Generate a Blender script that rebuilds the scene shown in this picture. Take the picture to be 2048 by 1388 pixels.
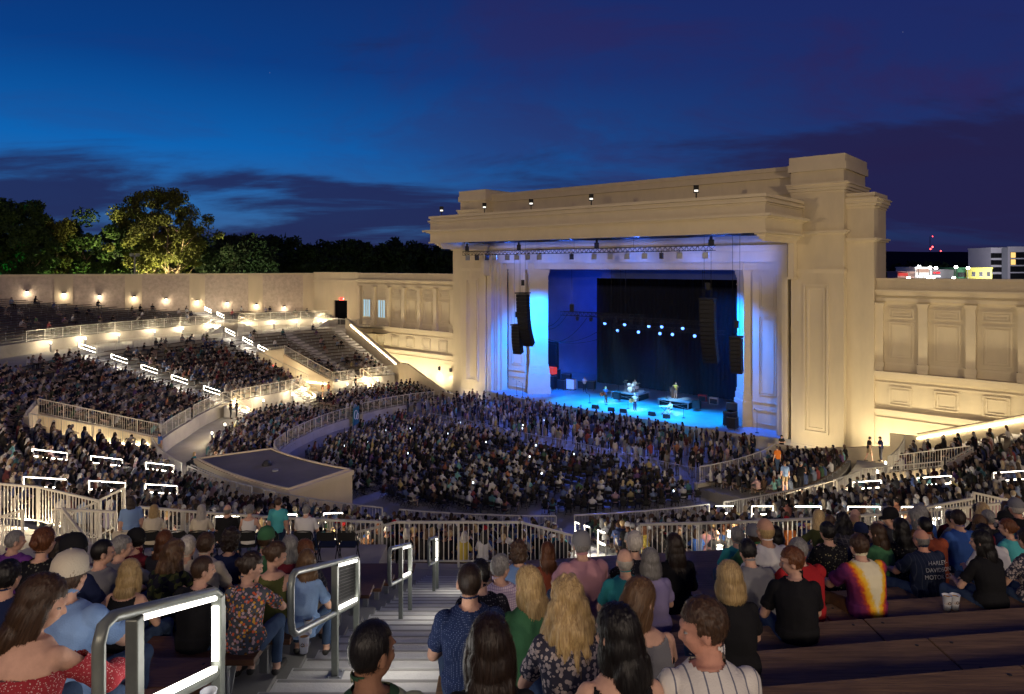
import bpy, bmesh, math, random
import numpy as np
from mathutils import Vector, Matrix, noise
R_ = math.radians
sc = bpy.context.scene
for o in list(bpy.data.objects): bpy.data.objects.remove(o)
col = sc.collection

# ---------------------------------------------------------------- camera
EYE = 16.0
cam_d = bpy.data.cameras.new('camera'); cam = bpy.data.objects.new('camera', cam_d); col.objects.link(cam)
cam.location = (0, 0, EYE); cam.rotation_euler = (R_(90), 0, 0)
cam_d.sensor_width = 36; cam_d.lens = 36*1365/2048; cam_d.shift_y = -161/2048
cam_d.clip_start = 0.05; cam_d.clip_end = 9000
sc.camera = cam
sc.render.resolution_x = 1024; sc.render.resolution_y = 694

# ---------------------------------------------------------------- render settings
sc.view_settings.view_transform = 'Standard'; sc.view_settings.look = 'None'
sc.view_settings.exposure = 0.0; sc.view_settings.gamma = 1.0
sc.render.engine = 'CYCLES'
cy = sc.cycles
cy.use_denoising = True
cy.max_bounces = 5; cy.diffuse_bounces = 3; cy.glossy_bounces = 2; cy.transparent_max_bounces = 6; cy.transmission_bounces = 3
cy.sample_clamp_indirect = 3.0; cy.caustics_reflective = False; cy.caustics_refractive = False
cy.use_light_tree = True

# ---------------------------------------------------------------- world: dusk sky, glow low in the north-west, thin purple cloud
W = bpy.data.worlds.new('World'); sc.world = W; W.use_nodes = True
nt = W.node_tree; nt.nodes.clear()
def N(t, **k):
    n = nt.nodes.new(t)
    for a, b in k.items(): setattr(n, a, b)
    return n
def L(a, b): nt.links.new(a, b)
def mth(op, a, b=None, clamp=False):
    n = N('ShaderNodeMath', operation=op, use_clamp=clamp)
    for i, v in enumerate((a, b)):
        if v is None: continue
        if isinstance(v, (int, float)): n.inputs[i].default_value = v
        else: L(v, n.inputs[i])
    return n.outputs[0]
tc = N('ShaderNodeTexCoord'); sx = N('ShaderNodeSeparateXYZ'); L(tc.outputs['Generated'], sx.inputs[0])
X_, Y_, Z_ = sx.outputs
def dotp(v):
    n = N('ShaderNodeVectorMath', operation='DOT_PRODUCT'); L(tc.outputs['Generated'], n.inputs[0])
    vv = Vector(v).normalized(); n.inputs[1].default_value = vv; return mth('MAXIMUM', n.outputs['Value'], 0.0)
def mixc(f, a, b):
    n = N('ShaderNodeMix', data_type='RGBA')
    if isinstance(f, (int, float)): n.inputs[0].default_value = f
    else: L(f, n.inputs[0])
    for i, v in ((6, a), (7, b)):
        if isinstance(v, tuple): n.inputs[i].default_value = (*v, 1)
        else: L(v, n.inputs[i])
    return n.outputs[2]
def ramp(src, pts):
    n = N('ShaderNodeValToRGB'); L(src, n.inputs[0]); e = n.color_ramp.elements
    while len(e) < len(pts): e.new(0.5)
    for i, (p, c) in enumerate(pts): e[i].position = p; e[i].color = (*c, 1)
    return n.outputs[0]
elev = mth('MAXIMUM', Z_, 0.0)
east = ramp(elev, [(0.0, (.0135, .0195, .070)), (.12, (.0135, .027, .128)), (.35, (.0135, .021, .122)), (1.0, (.008, .012, .06))])
west = ramp(elev, [(0.0, (.055, .110, .25)), (.07, (.030, .14, .38)), (.16, (.004, .125, .45)), (.27, (.0015, .052, .25)), (.42, (.001, .026, .14)), (1.0, (.001, .012, .06))])
glow = mth('POWER', dotp((-.62, 1, .04)), 3.6)
base = mixc(glow, east, west)
cmb = N('ShaderNodeCombineXYZ')
den = mth('ADD', elev, 0.17)
L(mth('DIVIDE', X_, den), cmb.inputs[0]); L(mth('DIVIDE', Y_, den), cmb.inputs[1])
mp = N('ShaderNodeMapping'); L(cmb.outputs[0], mp.inputs[0]); mp.inputs['Rotation'].default_value = (0, 0, R_(-16)); mp.inputs['Scale'].default_value = (.55, 1.05, 1); mp.inputs['Location'].default_value = (8.3, 1.2, 0)
nz = N('ShaderNodeTexNoise'); L(mp.outputs[0], nz.inputs['Vector']); nz.inputs['Scale'].default_value = 1.15; nz.inputs['Detail'].default_value = 9; nz.inputs['Roughness'].default_value = .58; nz.inputs['Distortion'].default_value = .35
nz2 = N('ShaderNodeTexNoise'); L(mp.outputs[0], nz2.inputs['Vector']); nz2.inputs['Scale'].default_value = .33; nz2.inputs['Detail'].default_value = 3
cl = mth('ADD', nz.outputs[0], mth('MULTIPLY', mth('SUBTRACT', nz2.outputs[0], .5), .7))
low = mth('MULTIPLY', mth('SUBTRACT', .155, elev), 1.9)      # more cloud low down
cl = mth('ADD', cl, mth('MINIMUM', mth('MAXIMUM', low, -0.16), .15))
mask = N('ShaderNodeMapRange'); L(cl, mask.inputs[0]); mask.inputs[1].default_value = .45; mask.inputs[2].default_value = .62; mask.interpolation_type = 'SMOOTHSTEP'
cloudc = mixc(glow, (.017, .014, .062), (.015, .019, .082))
mp3 = N('ShaderNodeMapping'); L(cmb.outputs[0], mp3.inputs[0]); mp3.inputs['Scale'].default_value = (.8, .9, 1); mp3.inputs['Location'].default_value = (5.2, 9.3, 0); mp3.inputs['Rotation'].default_value = (0, 0, R_(35))
nz3 = N('ShaderNodeTexNoise'); L(mp3.outputs[0], nz3.inputs['Vector']); nz3.inputs['Scale'].default_value = 1.3; nz3.inputs['Detail'].default_value = 10; nz3.inputs['Roughness'].default_value = .62; nz3.inputs['Distortion'].default_value = .5
m3 = N('ShaderNodeMapRange'); L(nz3.outputs[0], m3.inputs[0]); m3.inputs[1].default_value = .44; m3.inputs[2].default_value = .66; m3.interpolation_type = 'SMOOTHSTEP'
base = mixc(mth('MULTIPLY', m3.outputs[0], mth('SUBTRACT', .62, mth('MULTIPLY', glow, .45))), base, (.030, .016, .082))
skyc = mixc(mth('MULTIPLY', mask.outputs[0], .9), base, cloudc)
# stars
vo = N('ShaderNodeTexVoronoi'); L(tc.outputs['Generated'], vo.inputs['Vector']); vo.inputs['Scale'].default_value = 42
st = mth('LESS_THAN', vo.outputs['Distance'], .019)
wn = N('ShaderNodeTexWhiteNoise'); L(vo.outputs['Position'], wn.inputs['Vector'])
st = mth('MULTIPLY', st, mth('GREATER_THAN', wn.outputs['Value'], .86))
skyc = mixc(mth('MULTIPLY', st, .16), skyc, (.8, .8, .9))
skyc = mixc(mth('LESS_THAN', Z_, -0.004), skyc, (.004, .005, .012))
bg = N('ShaderNodeBackground'); L(skyc, bg.inputs[0]); bg.inputs[1].default_value = 1.0
wo = N('ShaderNodeOutputWorld'); L(bg.outputs[0], wo.inputs[0])

# ---------------------------------------------------------------- facade frame: a along the stage front, c going back
E1 = np.array([.7575, -.6528]); E2 = np.array([.6528, .7575])
def FA(a, c, z=0.0):
    p = a*E1 + c*E2; return (float(p[0]), float(p[1]), float(z))
CX, CY = 2.0, 64.5                                   # centre of the bowl
def PO(R, phi, z=0.0):
    t = R_(phi); return (CX - R*math.sin(t), CY - R*math.cos(t), z)
_pt = [-180, -60, -22, 0, 60, 75, 90, 102, 121, 146, 180]
def Rm(phi): return float(np.interp(phi, _pt, [29, 30, 30.5, 31.4, 31.5, 29.7, 29, 26.4, 24.8, 23, 23]))
def Ru(phi): return float(np.interp(phi, [-60, -22, 0, 60, 75, 90, 102, 121, 124], [46.5, 47.3, 47.6, 48.6, 49, 49, 47.0, 45.2, 45]))
def Ra(phi): return float(np.interp(phi, [-60, 0, 90, 100, 124], [21.5, 20, 19.3, 18.3, 15.5]))
PHL, PHR = 124.0, -58.6
ZF = 0.5
def facang(x, y):    # heading (z rotation) so that local +Y looks at the stage
    s = FA(-36.5, 56); return math.atan2(-(s[0]-x), s[1]-y)

# ---------------------------------------------------------------- meshes
class MB:
    def __init__(s): s.v = []; s.f = []; s.m = []
    def add(s, vs, fs, m=0):
        n = len(s.v); s.v += [tuple(map(float, v)) for v in vs]; s.f += [tuple(i+n for i in f) for f in fs]; s.m += [m]*len(fs)
    def hexa(s, c8, m=0):
        s.add(c8, [(3,2,1,0),(4,5,6,7),(0,1,5,4),(1,2,6,5),(2,3,7,6),(3,0,4,7)], m)
    def box(s, x0, x1, y0, y1, z0, z1, m=0):
        s.hexa([(x0,y0,z0),(x1,y0,z0),(x1,y1,z0),(x0,y1,z0),(x0,y0,z1),(x1,y0,z1),(x1,y1,z1),(x0,y1,z1)], m)
    def fbox(s, a0, a1, c0, c1, z0, z1, m=0):
        s.hexa([FA(a0,c0,z0),FA(a1,c0,z0),FA(a1,c1,z0),FA(a0,c1,z0),FA(a0,c0,z1),FA(a1,c0,z1),FA(a1,c1,z1),FA(a0,c1,z1)], m)
    def bar(s, p, q, w=.05, h=None, m=0):
        p = Vector(p); q = Vector(q); d = q-p
        if d.length < 1e-6: return
        h = h or w; d.normalize()
        up = Vector((0,0,1)) if abs(d.z) < .95 else Vector((0,1,0))
        r = d.cross(up).normalized(); u = r.cross(d).normalized(); r *= w/2; u *= h/2
        s.hexa([p-r-u, p+r-u, q+r-u, q-r-u, p-r+u, p+r+u, q+r+u, q-r+u], m)
    def tube(s, pts, r, n=10, m=0, caps=True):
        pts = [Vector(p) for p in pts]; rr = r if isinstance(r, (list, tuple)) else [r]*len(pts)
        ring = []; prev = None
        for i, p in enumerate(pts):
            d = (pts[min(i+1, len(pts)-1)] - pts[max(i-1, 0)]).normalized()
            if prev is None:
                up = Vector((0,0,1)) if abs(d.z) < .9 else Vector((1,0,0)); x = d.cross(up).normalized()
            else: x = (prev - d*prev.dot(d)).normalized()
            prev = x; y = d.cross(x)
            ring.append([p + (x*math.cos(t)+y*math.sin(t))*rr[i] for t in [2*math.pi*k/n for k in range(n)]])
        vs = [v for g in ring for v in g]; fs = []
        for i in range(len(pts)-1):
            for k in range(n): fs.append((i*n+k, i*n+(k+1) % n, (i+1)*n+(k+1) % n, (i+1)*n+k))
        if caps: fs += [tuple(range(n))[::-1], tuple((len(pts)-1)*n+k for k in range(n))]
        s.add(vs, fs, m)
    def lathe(s, prof, n=16, m=0, at=(0,0,0)):
        vs = []; fs = []
        for r, z in prof:
            for k in range(n): t = 2*math.pi*k/n; vs.append((at[0]+r*math.cos(t), at[1]+r*math.sin(t), at[2]+z))
        for i in range(len(prof)-1):
            for k in range(n): fs.append((i*n+k, i*n+(k+1) % n, (i+1)*n+(k+1) % n, (i+1)*n+k))
        fs += [tuple(range(n))[::-1], tuple((len(prof)-1)*n+k for k in range(n))]
        s.add(vs, fs, m)
    def ellip(s, c, r, n=12, k=8, m=0):
        prof = [(max(1e-4, math.cos(t)), math.sin(t)) for t in [-math.pi/2+math.pi*i/k for i in range(k+1)]]
        vs = []; fs = []
        for a, b in prof:
            for j in range(n): t = 2*math.pi*j/n; vs.append((c[0]+r[0]*a*math.cos(t), c[1]+r[1]*a*math.sin(t), c[2]+r[2]*b))
        for i in range(k):
            for j in range(n): fs.append((i*n+j, i*n+(j+1) % n, (i+1)*n+(j+1) % n, (i+1)*n+j))
        s.add(vs, fs, m)
    def prism(s, poly, z0, z1, m=0, top=None):          # poly: list of (x,y) counter-clockwise
        n = len(poly); vs = [(p[0], p[1], z0) for p in poly] + [(p[0], p[1], z1) for p in poly]
        s.add(vs, [tuple(range(n))[::-1]] + [(i, (i+1) % n, (i+1) % n+n, i+n) for i in range(n)], m)
        s.add(vs[n:], [tuple(range(n))], m if top is None else top)
    def mesh(s, name, mats=()):
        me = bpy.data.meshes.new(name); me.from_pydata(s.v, [], s.f)
        for mt in mats: me.materials.append(mt)
        if s.m and len(mats) > 1: me.polygons.foreach_set('material_index', s.m)
        me.validate(); me.update(); return me
def ob(name, mb, mats=None, parent=None, smooth=False, bevel=0):
    if isinstance(mb, MB):
        if not mb.v: return None
        mats = mats if isinstance(mats, (list, tuple)) else [mats]
        me = mb.mesh(name, mats)
    else: me = mb
    if smooth:
        me.polygons.foreach_set('use_smooth', [True]*len(me.polygons))
    o = bpy.data.objects.new(name, me); col.objects.link(o)
    if parent is not None:
        o.parent = parent; o.matrix_parent_inverse = Matrix.Translation(-parent.location) if parent.rotation_euler.z == 0 else parent.matrix_basis.inverted()
    if bevel:
        b = o.modifiers.new('bevel', 'BEVEL'); b.width = bevel; b.segments = 2; b.limit_method = 'ANGLE'
    return o
def tag(o, label=None, cat=None, group=None, kind=None):
    if label: o['label'] = label
    if cat: o['category'] = cat
    if group: o['group'] = group
    if kind: o['kind'] = kind
    return o
def root(name, loc, label, cat, group=None, rz=0.0):
    o = bpy.data.objects.new(name, None); col.objects.link(o); o.empty_display_size = .1
    o.location = loc; o.rotation_euler = (0, 0, rz); return tag(o, label, cat, group)
ORD = ['first','second','third','fourth','fifth','sixth','seventh','eighth','ninth','tenth','eleventh','twelfth','thirteenth','fourteenth','fifteenth','sixteenth','seventeenth','eighteenth','nineteenth','twentieth','twenty-first','twenty-second','twenty-third','twenty-fourth','twenty-fifth','twenty-sixth','twenty-seventh','twenty-eighth','twenty-ninth','thirtieth']

# ---------------------------------------------------------------- materials
def mat(name, c, rough=.8, metal=0, bump=0, bscale=20, var=0, vscale=3, emit=None, es=0, spec=.3, stretch=None, alpha=1):
    m = bpy.data.materials.new(name); m.use_nodes = True; t = m.node_tree; b = t.nodes['Principled BSDF']
    b.inputs['Base Color'].default_value = (*c, 1); b.inputs['Roughness'].default_value = rough; b.inputs['Metallic'].default_value = metal
    b.inputs['Specular IOR Level'].default_value = spec
    if alpha < 1: b.inputs['Alpha'].default_value = alpha
    if emit: b.inputs['Emission Color'].default_value = (*emit, 1); b.inputs['Emission Strength'].default_value = es
    vec = None
    if var or bump:
        tcn = t.nodes.new('ShaderNodeTexCoord'); vec = tcn.outputs['Object']
        if stretch:
            mpn = t.nodes.new('ShaderNodeMapping'); mpn.inputs['Scale'].default_value = stretch; t.links.new(vec, mpn.inputs[0]); vec = mpn.outputs[0]
    if var:
        n = t.nodes.new('ShaderNodeTexNoise'); n.inputs['Scale'].default_value = vscale; n.inputs['Detail'].default_value = 6; n.inputs['Roughness'].default_value = .62; t.links.new(vec, n.inputs['Vector'])
        r = t.nodes.new('ShaderNodeValToRGB'); r.color_ramp.elements[0].position = .3; r.color_ramp.elements[1].position = .72
        r.color_ramp.elements[0].color = (*[x*(1-var) for x in c], 1); r.color_ramp.elements[1].color = (*[min(1, x*(1+var*.7)) for x in c], 1)
        t.links.new(n.outputs[0], r.inputs[0]); t.links.new(r.outputs[0], b.inputs['Base Color'])
    if bump:
        n = t.nodes.new('ShaderNodeTexNoise'); n.inputs['Scale'].default_value = bscale; n.inputs['Detail'].default_value = 5; t.links.new(vec, n.inputs['Vector'])
        bn = t.nodes.new('ShaderNodeBump'); bn.inputs['Strength'].default_value = min(1, bump); bn.inputs['Distance'].default_value = .02; t.links.new(n.outputs[0], bn.inputs['Height']); t.links.new(bn.outputs[0], b.inputs['Normal'])
    return m
def emis(name, c, s):
    m = bpy.data.materials.new(name); m.use_nodes = True; t = m.node_tree; t.nodes.clear()
    e = t.nodes.new('ShaderNodeEmission'); e.inputs[0].default_value = (*c, 1); e.inputs[1].default_value = s
    o = t.nodes.new('ShaderNodeOutputMaterial'); t.links.new(e.outputs[0], o.inputs[0]); return m
M = {}
M['stucco'] = mat('cream_stucco', (.62, .53, .36), .92, bump=.35, bscale=7, var=.075, vscale=1.1, stretch=(1, 1, .3))
M['stucco2'] = mat('cream_trim', (.65, .56, .39), .9, bump=.2, bscale=9, var=.06, vscale=.8)
M['split'] = mat('rough_stone_block', (.54, .45, .35), .95, bump=1, bscale=5, var=.22, vscale=2.2)
M['conc'] = mat('concrete', (.40, .38, .34), .88, bump=.3, bscale=12, var=.16, vscale=.7)
M['concw'] = mat('formed_concrete_wall', (.42, .39, .33), .9, bump=.35, bscale=5, var=.2, vscale=.6)
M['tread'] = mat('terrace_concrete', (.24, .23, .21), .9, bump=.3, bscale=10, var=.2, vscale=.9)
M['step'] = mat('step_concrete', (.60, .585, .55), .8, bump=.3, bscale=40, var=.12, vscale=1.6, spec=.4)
M['pitfloor'] = mat('floor_concrete', (.30, .29, .28), .8, bump=.2, bscale=6, var=.2, vscale=.4)
M['wood'] = mat('bench_timber', (.115, .050, .024), .5, bump=.25, bscale=8, var=.38, vscale=4, stretch=(1.2, 14, 14), spec=.4)
M['woodl'] = mat('worn_bench_timber', (.20, .12, .06), .55, bump=.3, bscale=8, var=.5, vscale=3.2, stretch=(1.0, 16, 16), spec=.4)
M['woodf'] = mat('far_bench_timber', (.10, .065, .045), .7, var=.25, vscale=1.5)
M['rail'] = mat('painted_rail', (.50, .48, .42), .45, spec=.5)
M['railg'] = mat('grey_steel_rail', (.19, .21, .185), .32, metal=.25, var=.14, vscale=9, bump=.06, bscale=30, spec=.55)
M['metal'] = mat('dark_metal', (.05, .05, .055), .5, metal=.6)
M['galv'] = mat('galvanised_steel', (.34, .35, .36), .45, metal=.7)
M['black'] = mat('black_plastic', (.008, .008, .009), .6)
M['blackcloth'] = mat('black_drape', (.004, .004, .005), 1, spec=0)
M['screen'] = mat('speaker_grille', (.012, .012, .014), .6)
M['white'] = mat('white_paint', (.75, .75, .75), .5)
M['roof'] = mat('roof_membrane', (.17, .16, .145), .85, var=.2, vscale=.5)
M['stagef'] = mat('stage_deck', (.30, .31, .34), .35, var=.3, vscale=.6, spec=.5)
M['led'] = emis('white_led', (1, .90, .72), 22)
M['lednear'] = emis('white_led_near', (1, .94, .84), 6)
M['ledwarm'] = emis('warm_led', (1, .80, .52), 40)
M['sconce'] = emis('sconce_lens', (1, .86, .66), 14)
M['bol'] = emis('bollard_lens', (1, .95, .88), 9)
M['exit'] = emis('exit_red', (1, .03, .02), 6)
M['exitw'] = emis('exit_letters', (1, .6, .55), 9)
M['winglow'] = emis('window_glow', (.42, .62, .72), 1.0)
M['spotlens'] = emis('blue_lamp_lens', (.10, .26, 1), 5)
M['ground'] = mat('dark_ground', (.03, .04, .025), .95, var=.3, vscale=.05)
M['asph'] = mat('asphalt', (.05, .05, .05), .9)
def lamp(kind, name, loc, e, c, parent=None, size=.1, spot=None, blend=.5, aim=None, rng=None):
    d = bpy.data.lights.new(name, kind); d.energy = e; d.color = c
    if kind == 'AREA': d.size = size
    else: d.shadow_soft_size = size
    if kind == 'SPOT': d.spot_size = R_(spot); d.spot_blend = blend
    o = bpy.data.objects.new(name, d); col.objects.link(o)
    o.location = loc
    if aim is not None: o.rotation_euler = (Vector(aim)-Vector(loc)).to_track_quat('-Z', 'Y').to_euler()
    if parent is not None: o.parent = parent; o.matrix_parent_inverse = Matrix.Translation(-parent.location) if parent.rotation_euler.z == 0 else parent.matrix_basis.inverted()
    return o
# ================================================================ STAGE HOUSE
def panel(mb, a0, a1, c, z0, z1, w=.14, d=.07, m=0):
    # recessed double line panel: raised border frames butted on the wall face
    for k in range(2):
        i = k*(w+.12); A0, A1, Z0, Z1 = a0+i, a1-i, z0+i, z1-i; dd = d*(1-.35*k)
        mb.fbox(A0, A1, c-dd, c+.02, Z1-w, Z1, m); mb.fbox(A0, A1, c-dd, c+.02, Z0, Z0+w, m)
        mb.fbox(A0, A0+w, c-dd, c+.02, Z0+w, Z1-w, m); mb.fbox(A1-w, A1, c-dd, c+.02, Z0+w, Z1-w, m)
def band(mb, a0, a1, c0, c1, z0, z1, steps, m=0):
    # moulding running round the three visible sides of a block; steps = [(zfrac0, zfrac1, projection)]
    for f0, f1, p in steps: mb.fbox(a0-p, a1+p, c0-p, c1+p, z0+(z1-z0)*f0, z0+(z1-z0)*f1, m)
CORN = [(0, .16, .07), (.22, .48, .17), (.5, .84, .27), (.84, 1, .38)]
TH = root('stage_house', FA(-36.8, 58, 0), 'cream stucco stage house framing the blue lit stage opening', 'stage building')
AR0, AR1, AL0, AL1 = -19.43, -15.36, -58.14, -54.05      # pylons
for a0, a1, o0, o1 in ((AR0, AR1, -15.36, -13.35), (AL0, AL1, -60.15, -58.14)):
    wall = MB(); wall.fbox(a0, a1, 58, 64.5, ZF, 24.6); pw = ob('pylon', wall, M['stucco'], TH)
    wall = MB(); wall.fbox(o0, o1, 58.7, 62.6, ZF, 21.55); ow = ob('outer_block', wall, M['stucco'], TH)
    tr = MB()
    tr.fbox(a0-.12, a1+.12, 57.88, 64.62, 24.35, 24.97); tr.fbox(a0-.2, a1+.2, 57.8, 64.7, 23.75, 24.35)
    band(tr, a0, a1, 58, 64.5, 21.95, 22.75, CORN); band(tr, a0, a1, 58, 64.5, 18.5, 18.95, CORN[1:3])
    band(tr, a0, a1, 58, 64.5, 15.45, 15.8, [(0, .7, .05), (.7, 1, .09)])
    band(tr, a0, a1, 58, 64.5, ZF, 1.41, [(0, 1, .05)])
    panel(tr, a0+1.0, a1-1.1, 58, 2.5, 14.55, .16, .13); ob('cornice', tr, M['stucco2'], pw)
    tr = MB(); tr.fbox(o0-.1, o1+.1, 58.6, 62.7, 21.55, 21.81)
    band(tr, o0, o1, 58.7, 62.6, 20.6, 21.4, CORN); band(tr, o0, o1, 58.7, 62.6, 17.85, 18.32, CORN[1:3])
    band(tr, o0, o1, 58.7, 62.6, ZF, 1.41, [(0, 1, .05)]); ob('cornice', tr, M['stucco2'], ow)
# attic wall between pylons, above the canopy
at_ = MB(); at_.fbox(-54.05, -19.43, 59.0, 64.0, 17.0, 24.1)
at_.fbox(-54.05, -19.43, 58.88, 64.12, 24.1, 24.45); at_.fbox(-54.05, -19.43, 58.84, 59, 22.1, 22.35); at_.fbox(-54.05, -19.43, 58.7, 59, 23.5, 23.68); at_.fbox(-19.75, -19.43, 58.6, 59, 17, 24.5)
ob('attic_wall', at_, M['stucco'], TH)
# head wall over the opening
hd = MB(); hd.fbox(-54.05, -19.43, 58.35, 58.6, 17.9, 18.9); hd.fbox(-54.05, -19.43, 58.6, 59.0, 16.4, 18.9)
hd.fbox(-54.05, -19.43, 58.35, 60.9, 18.9, 18.95)
hd.fbox(-53.4, -20.0, 60.0, 60.5, 15.7, 18.9)
ob('head_wall', hd, M['stucco'], TH)
# stepped frame
fr = MB()
for k in range(5):
    p = .26*k; c0 = 58.1+.28*k-(.16 if k in (1, 3) else 0); A0, A1, Z1 = -53.9+p, -19.75-p, 17.85-p*1.0
    fr.fbox(A0, A0+.26, c0, 60.2, ZF, Z1); fr.fbox(A1-.26, A1, c0, 60.2, ZF, Z1); fr.fbox(A0+.26, A1-.26, c0, 60.0, Z1-.26, Z1)
ob('proscenium_frame', fr, M['stucco2'], TH)
# panelled reveals and splayed piers
ZD = 1.6
for s, (a0, a1) in ((1, (-23.6, -21.05)), (-1, (-52.6, -50.0))):
    rv = MB(); rv.fbox(a0, a1, 60.4, 61.0, ZF, 16.5)
    panel(rv, a0+.55, a1-.45, 60.4, 12.2, 15.3, .07, .05); panel(rv, a0+.55, a1-.45, 60.4, 4.6, 11.6, .07, .05)
    for z in (2.0, 3.2, 3.9): rv.fbox(a0, a1, 60.34, 60.4, z, z+.08)
    rv.fbox(a0, a1, 60.3, 60.4, 15.3, 15.5)
    ob('panelled_reveal', rv, M['stucco'], TH)
def pier(mb, ac, cc, w):
    # square pier turned 45 degrees to the stage front, with base and capital
    def ring(ww, z0, z1):
        h = ww/2*math.sqrt(2); mb.hexa([FA(ac-h,cc,z0),FA(ac,cc-h,z0),FA(ac+h,cc,z0),FA(ac,cc+h,z0),FA(ac-h,cc,z1),FA(ac,cc-h,z1),FA(ac+h,cc,z1),FA(ac,cc+h,z1)])
    ring(w+.55, ZD, 2.3); ring(w+.42, 2.3, 3.9); ring(w+.26, 3.9, 4.5); ring(w+.12, 4.5, 4.85); ring(w, 4.85, 14.3)
    ring(w+.1, 14.3, 14.42); ring(w, 14.42, 15.0); ring(w+.14, 15.0, 15.25); ring(w+.28, 15.25, 15.6); ring(w+.42, 15.6, 16.5)
for pa_, pw_ in ((-24.3, 1.55), (-48.9, 2.1)): pr = MB(); pier(pr, pa_, 61.3, pw_); ob('corner_pier', pr, M['stucco2'], TH)
# canopy
cn = MB()
C0, C1 = 49.75, 58.0; KA0, KA1 = -54.45, -18.5
cn.fbox(KA0, KA1, C0, C1, 19.85, 21.1); cn.fbox(KA0-.12, KA1+.12, C0-.12, C1, 21.12, 21.36); cn.fbox(KA0-.2, KA1+.2, C0-.2, C1, 20.74, 20.9); cn.fbox(KA0-.1, KA1+.1, C0-.1, C1, 20.6, 20.68)
for p, z0, z1 in ((.12, 19.5, 19.58), (.34, 19.58, 19.68), (.62, 19.68, 19.87)): cn.fbox(KA0-p, KA1+p, C0-p, C1, z0, z1)
for (a0, a1, c0, c1) in ((KA0, KA1, C0, C0+1.3), (KA0, KA0+1.1, C0+1.3, C1), (KA1-1.1, KA1, C0+1.3, C1)): cn.fbox(a0, a1, c0, c1, 18.55, 19.5)
cn.fbox(KA0-.14, KA1+.14, C0-.14, C0, 18.48, 18.64); cn.fbox(KA1, KA1+.14, C0, C1, 18.48, 18.64)
for s in (0, 1):        # stepped side brackets
    for k in range(4):
        z1 = 18.55-.16*k; i = .22*k
        A = (KA0+.15+.1*k, KA0+1.0-.1*k) if s == 0 else (KA1-1.0+.1*k, KA1-.15-.1*k)
        cn.fbox(A[0], A[1], C0+.5+i, C1, z1-.16, z1)
    A = (KA0+.5, KA0+.9) if s == 0 else (KA1-.9, KA1-.45)
    cn.fbox(A[0], A[1], 57.2, 58.0, 15.1, 17.95); cn.fbox(A[0]-.08, A[1]+.08, 57.1, 58.0, 14.95, 15.15)
ob('canopy', cn, M['stucco2'], TH)
gr = MB()                # open soffit grid
for a in np.arange(KA0+1.1, KA1-1.1, 2.4): gr.bar(FA(a, C0+1.3, 18.76), FA(a, C1, 18.76), .12, .2)
for c in (52.4, 54.6, 56.8): gr.bar(FA(KA0+1.1, c, 18.66), FA(KA1-1.1, c, 18.66), .1, .12)
for a in np.arange(KA0+1.1, KA1-3.4, 2.4): gr.bar(FA(a, C0+1.4, 18.7), FA(a+2.4, C1-.2, 18.7), .06, .06)
ob('soffit_grid', gr, M['metal'], TH)
sf = MB(); sf.fbox(KA0+1.1, KA1-1.1, C0+1.3, C1, 18.88, 19.2); ob('soffit_panel', sf, M['conc'], TH)
# stage interior
si = MB()
ZB = 66.5
si.fbox(-62, -53.2, 61.2, 61.6, ZF, 19); si.fbox(-62, -61.6, 61.6, 76, ZF, 19)
si.fbox(-62, -19.5, 76, 76.4, ZF, 16.5); si.fbox(-19.9, -19.5, 64.5, 76, ZF, 16.5)
si.fbox(-62, -19.5, 64.0, 76.4, 18.9, 19.2)
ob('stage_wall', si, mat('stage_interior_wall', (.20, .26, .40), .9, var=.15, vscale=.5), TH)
db = MB(); db.fbox(-59.5, -57.2, 75.7, 75.95, ZD, 5.2); db.fbox(-59.8, -56.9, 75.85, 75.99, ZD, 5.5); ob('loading_door', db, M['black'], TH)
# stage deck with bowed lip
deck = MB()
lip = [(-54.0, 58.0), (-52.5, 57.6), (-49.5, 57.05), (-44, 56.9), (-37, 56.85), (-30, 56.95), (-25, 57.1), (-22, 57.5), (-19.6, 58.05)]
poly = [FA(a, c)[:2] for a, c in lip] + [FA(-15.4, 60)[:2], FA(-15.4, 75.95)[:2], FA(-61.55, 75.95)[:2], FA(-61.55, 61.62)[:2], FA(-54.0, 61.62)[:2]]
deck.prism(poly, ZF, ZD, 0, top=1)
so = ob('stage_platform', deck, [M['concw'], M['stagef']], TH)

# drapes hung on stage
def drape(name, pts, z0, z1, label, cat='curtain', m='blackcloth', amp=.09, wl=.5):
    mb = MB(); tot = 0; P = []
    for i in range(len(pts)-1):
        p, q = Vector(pts[i]).to_3d(), Vector(pts[i+1]).to_3d(); n = max(2, int((q-p).length/.12)); nr = Vector((-(q-p).y, (q-p).x, 0)).normalized()
        for k in range(n):
            t = k/n; P.append(p.lerp(q, t)+nr*amp*(math.sin((tot+(q-p).length*t)/wl*6.28)+.4*math.sin((tot+t*(q-p).length)/wl*2.3)))
        tot += (q-p).length
    n = len(P); vs = []
    for off in (0, .03):
        for z in (z0, z1): vs += [(p.x+off, p.y+off, z) for p in P]
    fs = [(i, i+1, n+i+1, n+i) for i in range(n-1)] + [(3*n+i, 3*n+i+1, 2*n+i+1, 2*n+i) for i in range(n-1)]
    fs += [(n+i, n+i+1, 3*n+i+1, 3*n+i) for i in range(n-1)]
    mb.add(vs, fs); o = ob(name, mb, M[m]); return tag(o, label, cat)
drape('backdrop_curtain', [FA(-47.6, 71.6)[:2], FA(-47.4, 71.2)[:2], FA(-17, 71.2)[:2]], ZD+.02, 14.55, 'tall black pleated curtain across the back of the stage')
drape('leg_curtain', [FA(-51.3, 62.4)[:2], FA(-50.6, 63.6)[:2]], ZD+.02, 18.5, 'narrow black curtain beside the blue lit left pier', m='blackcloth')
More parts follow.
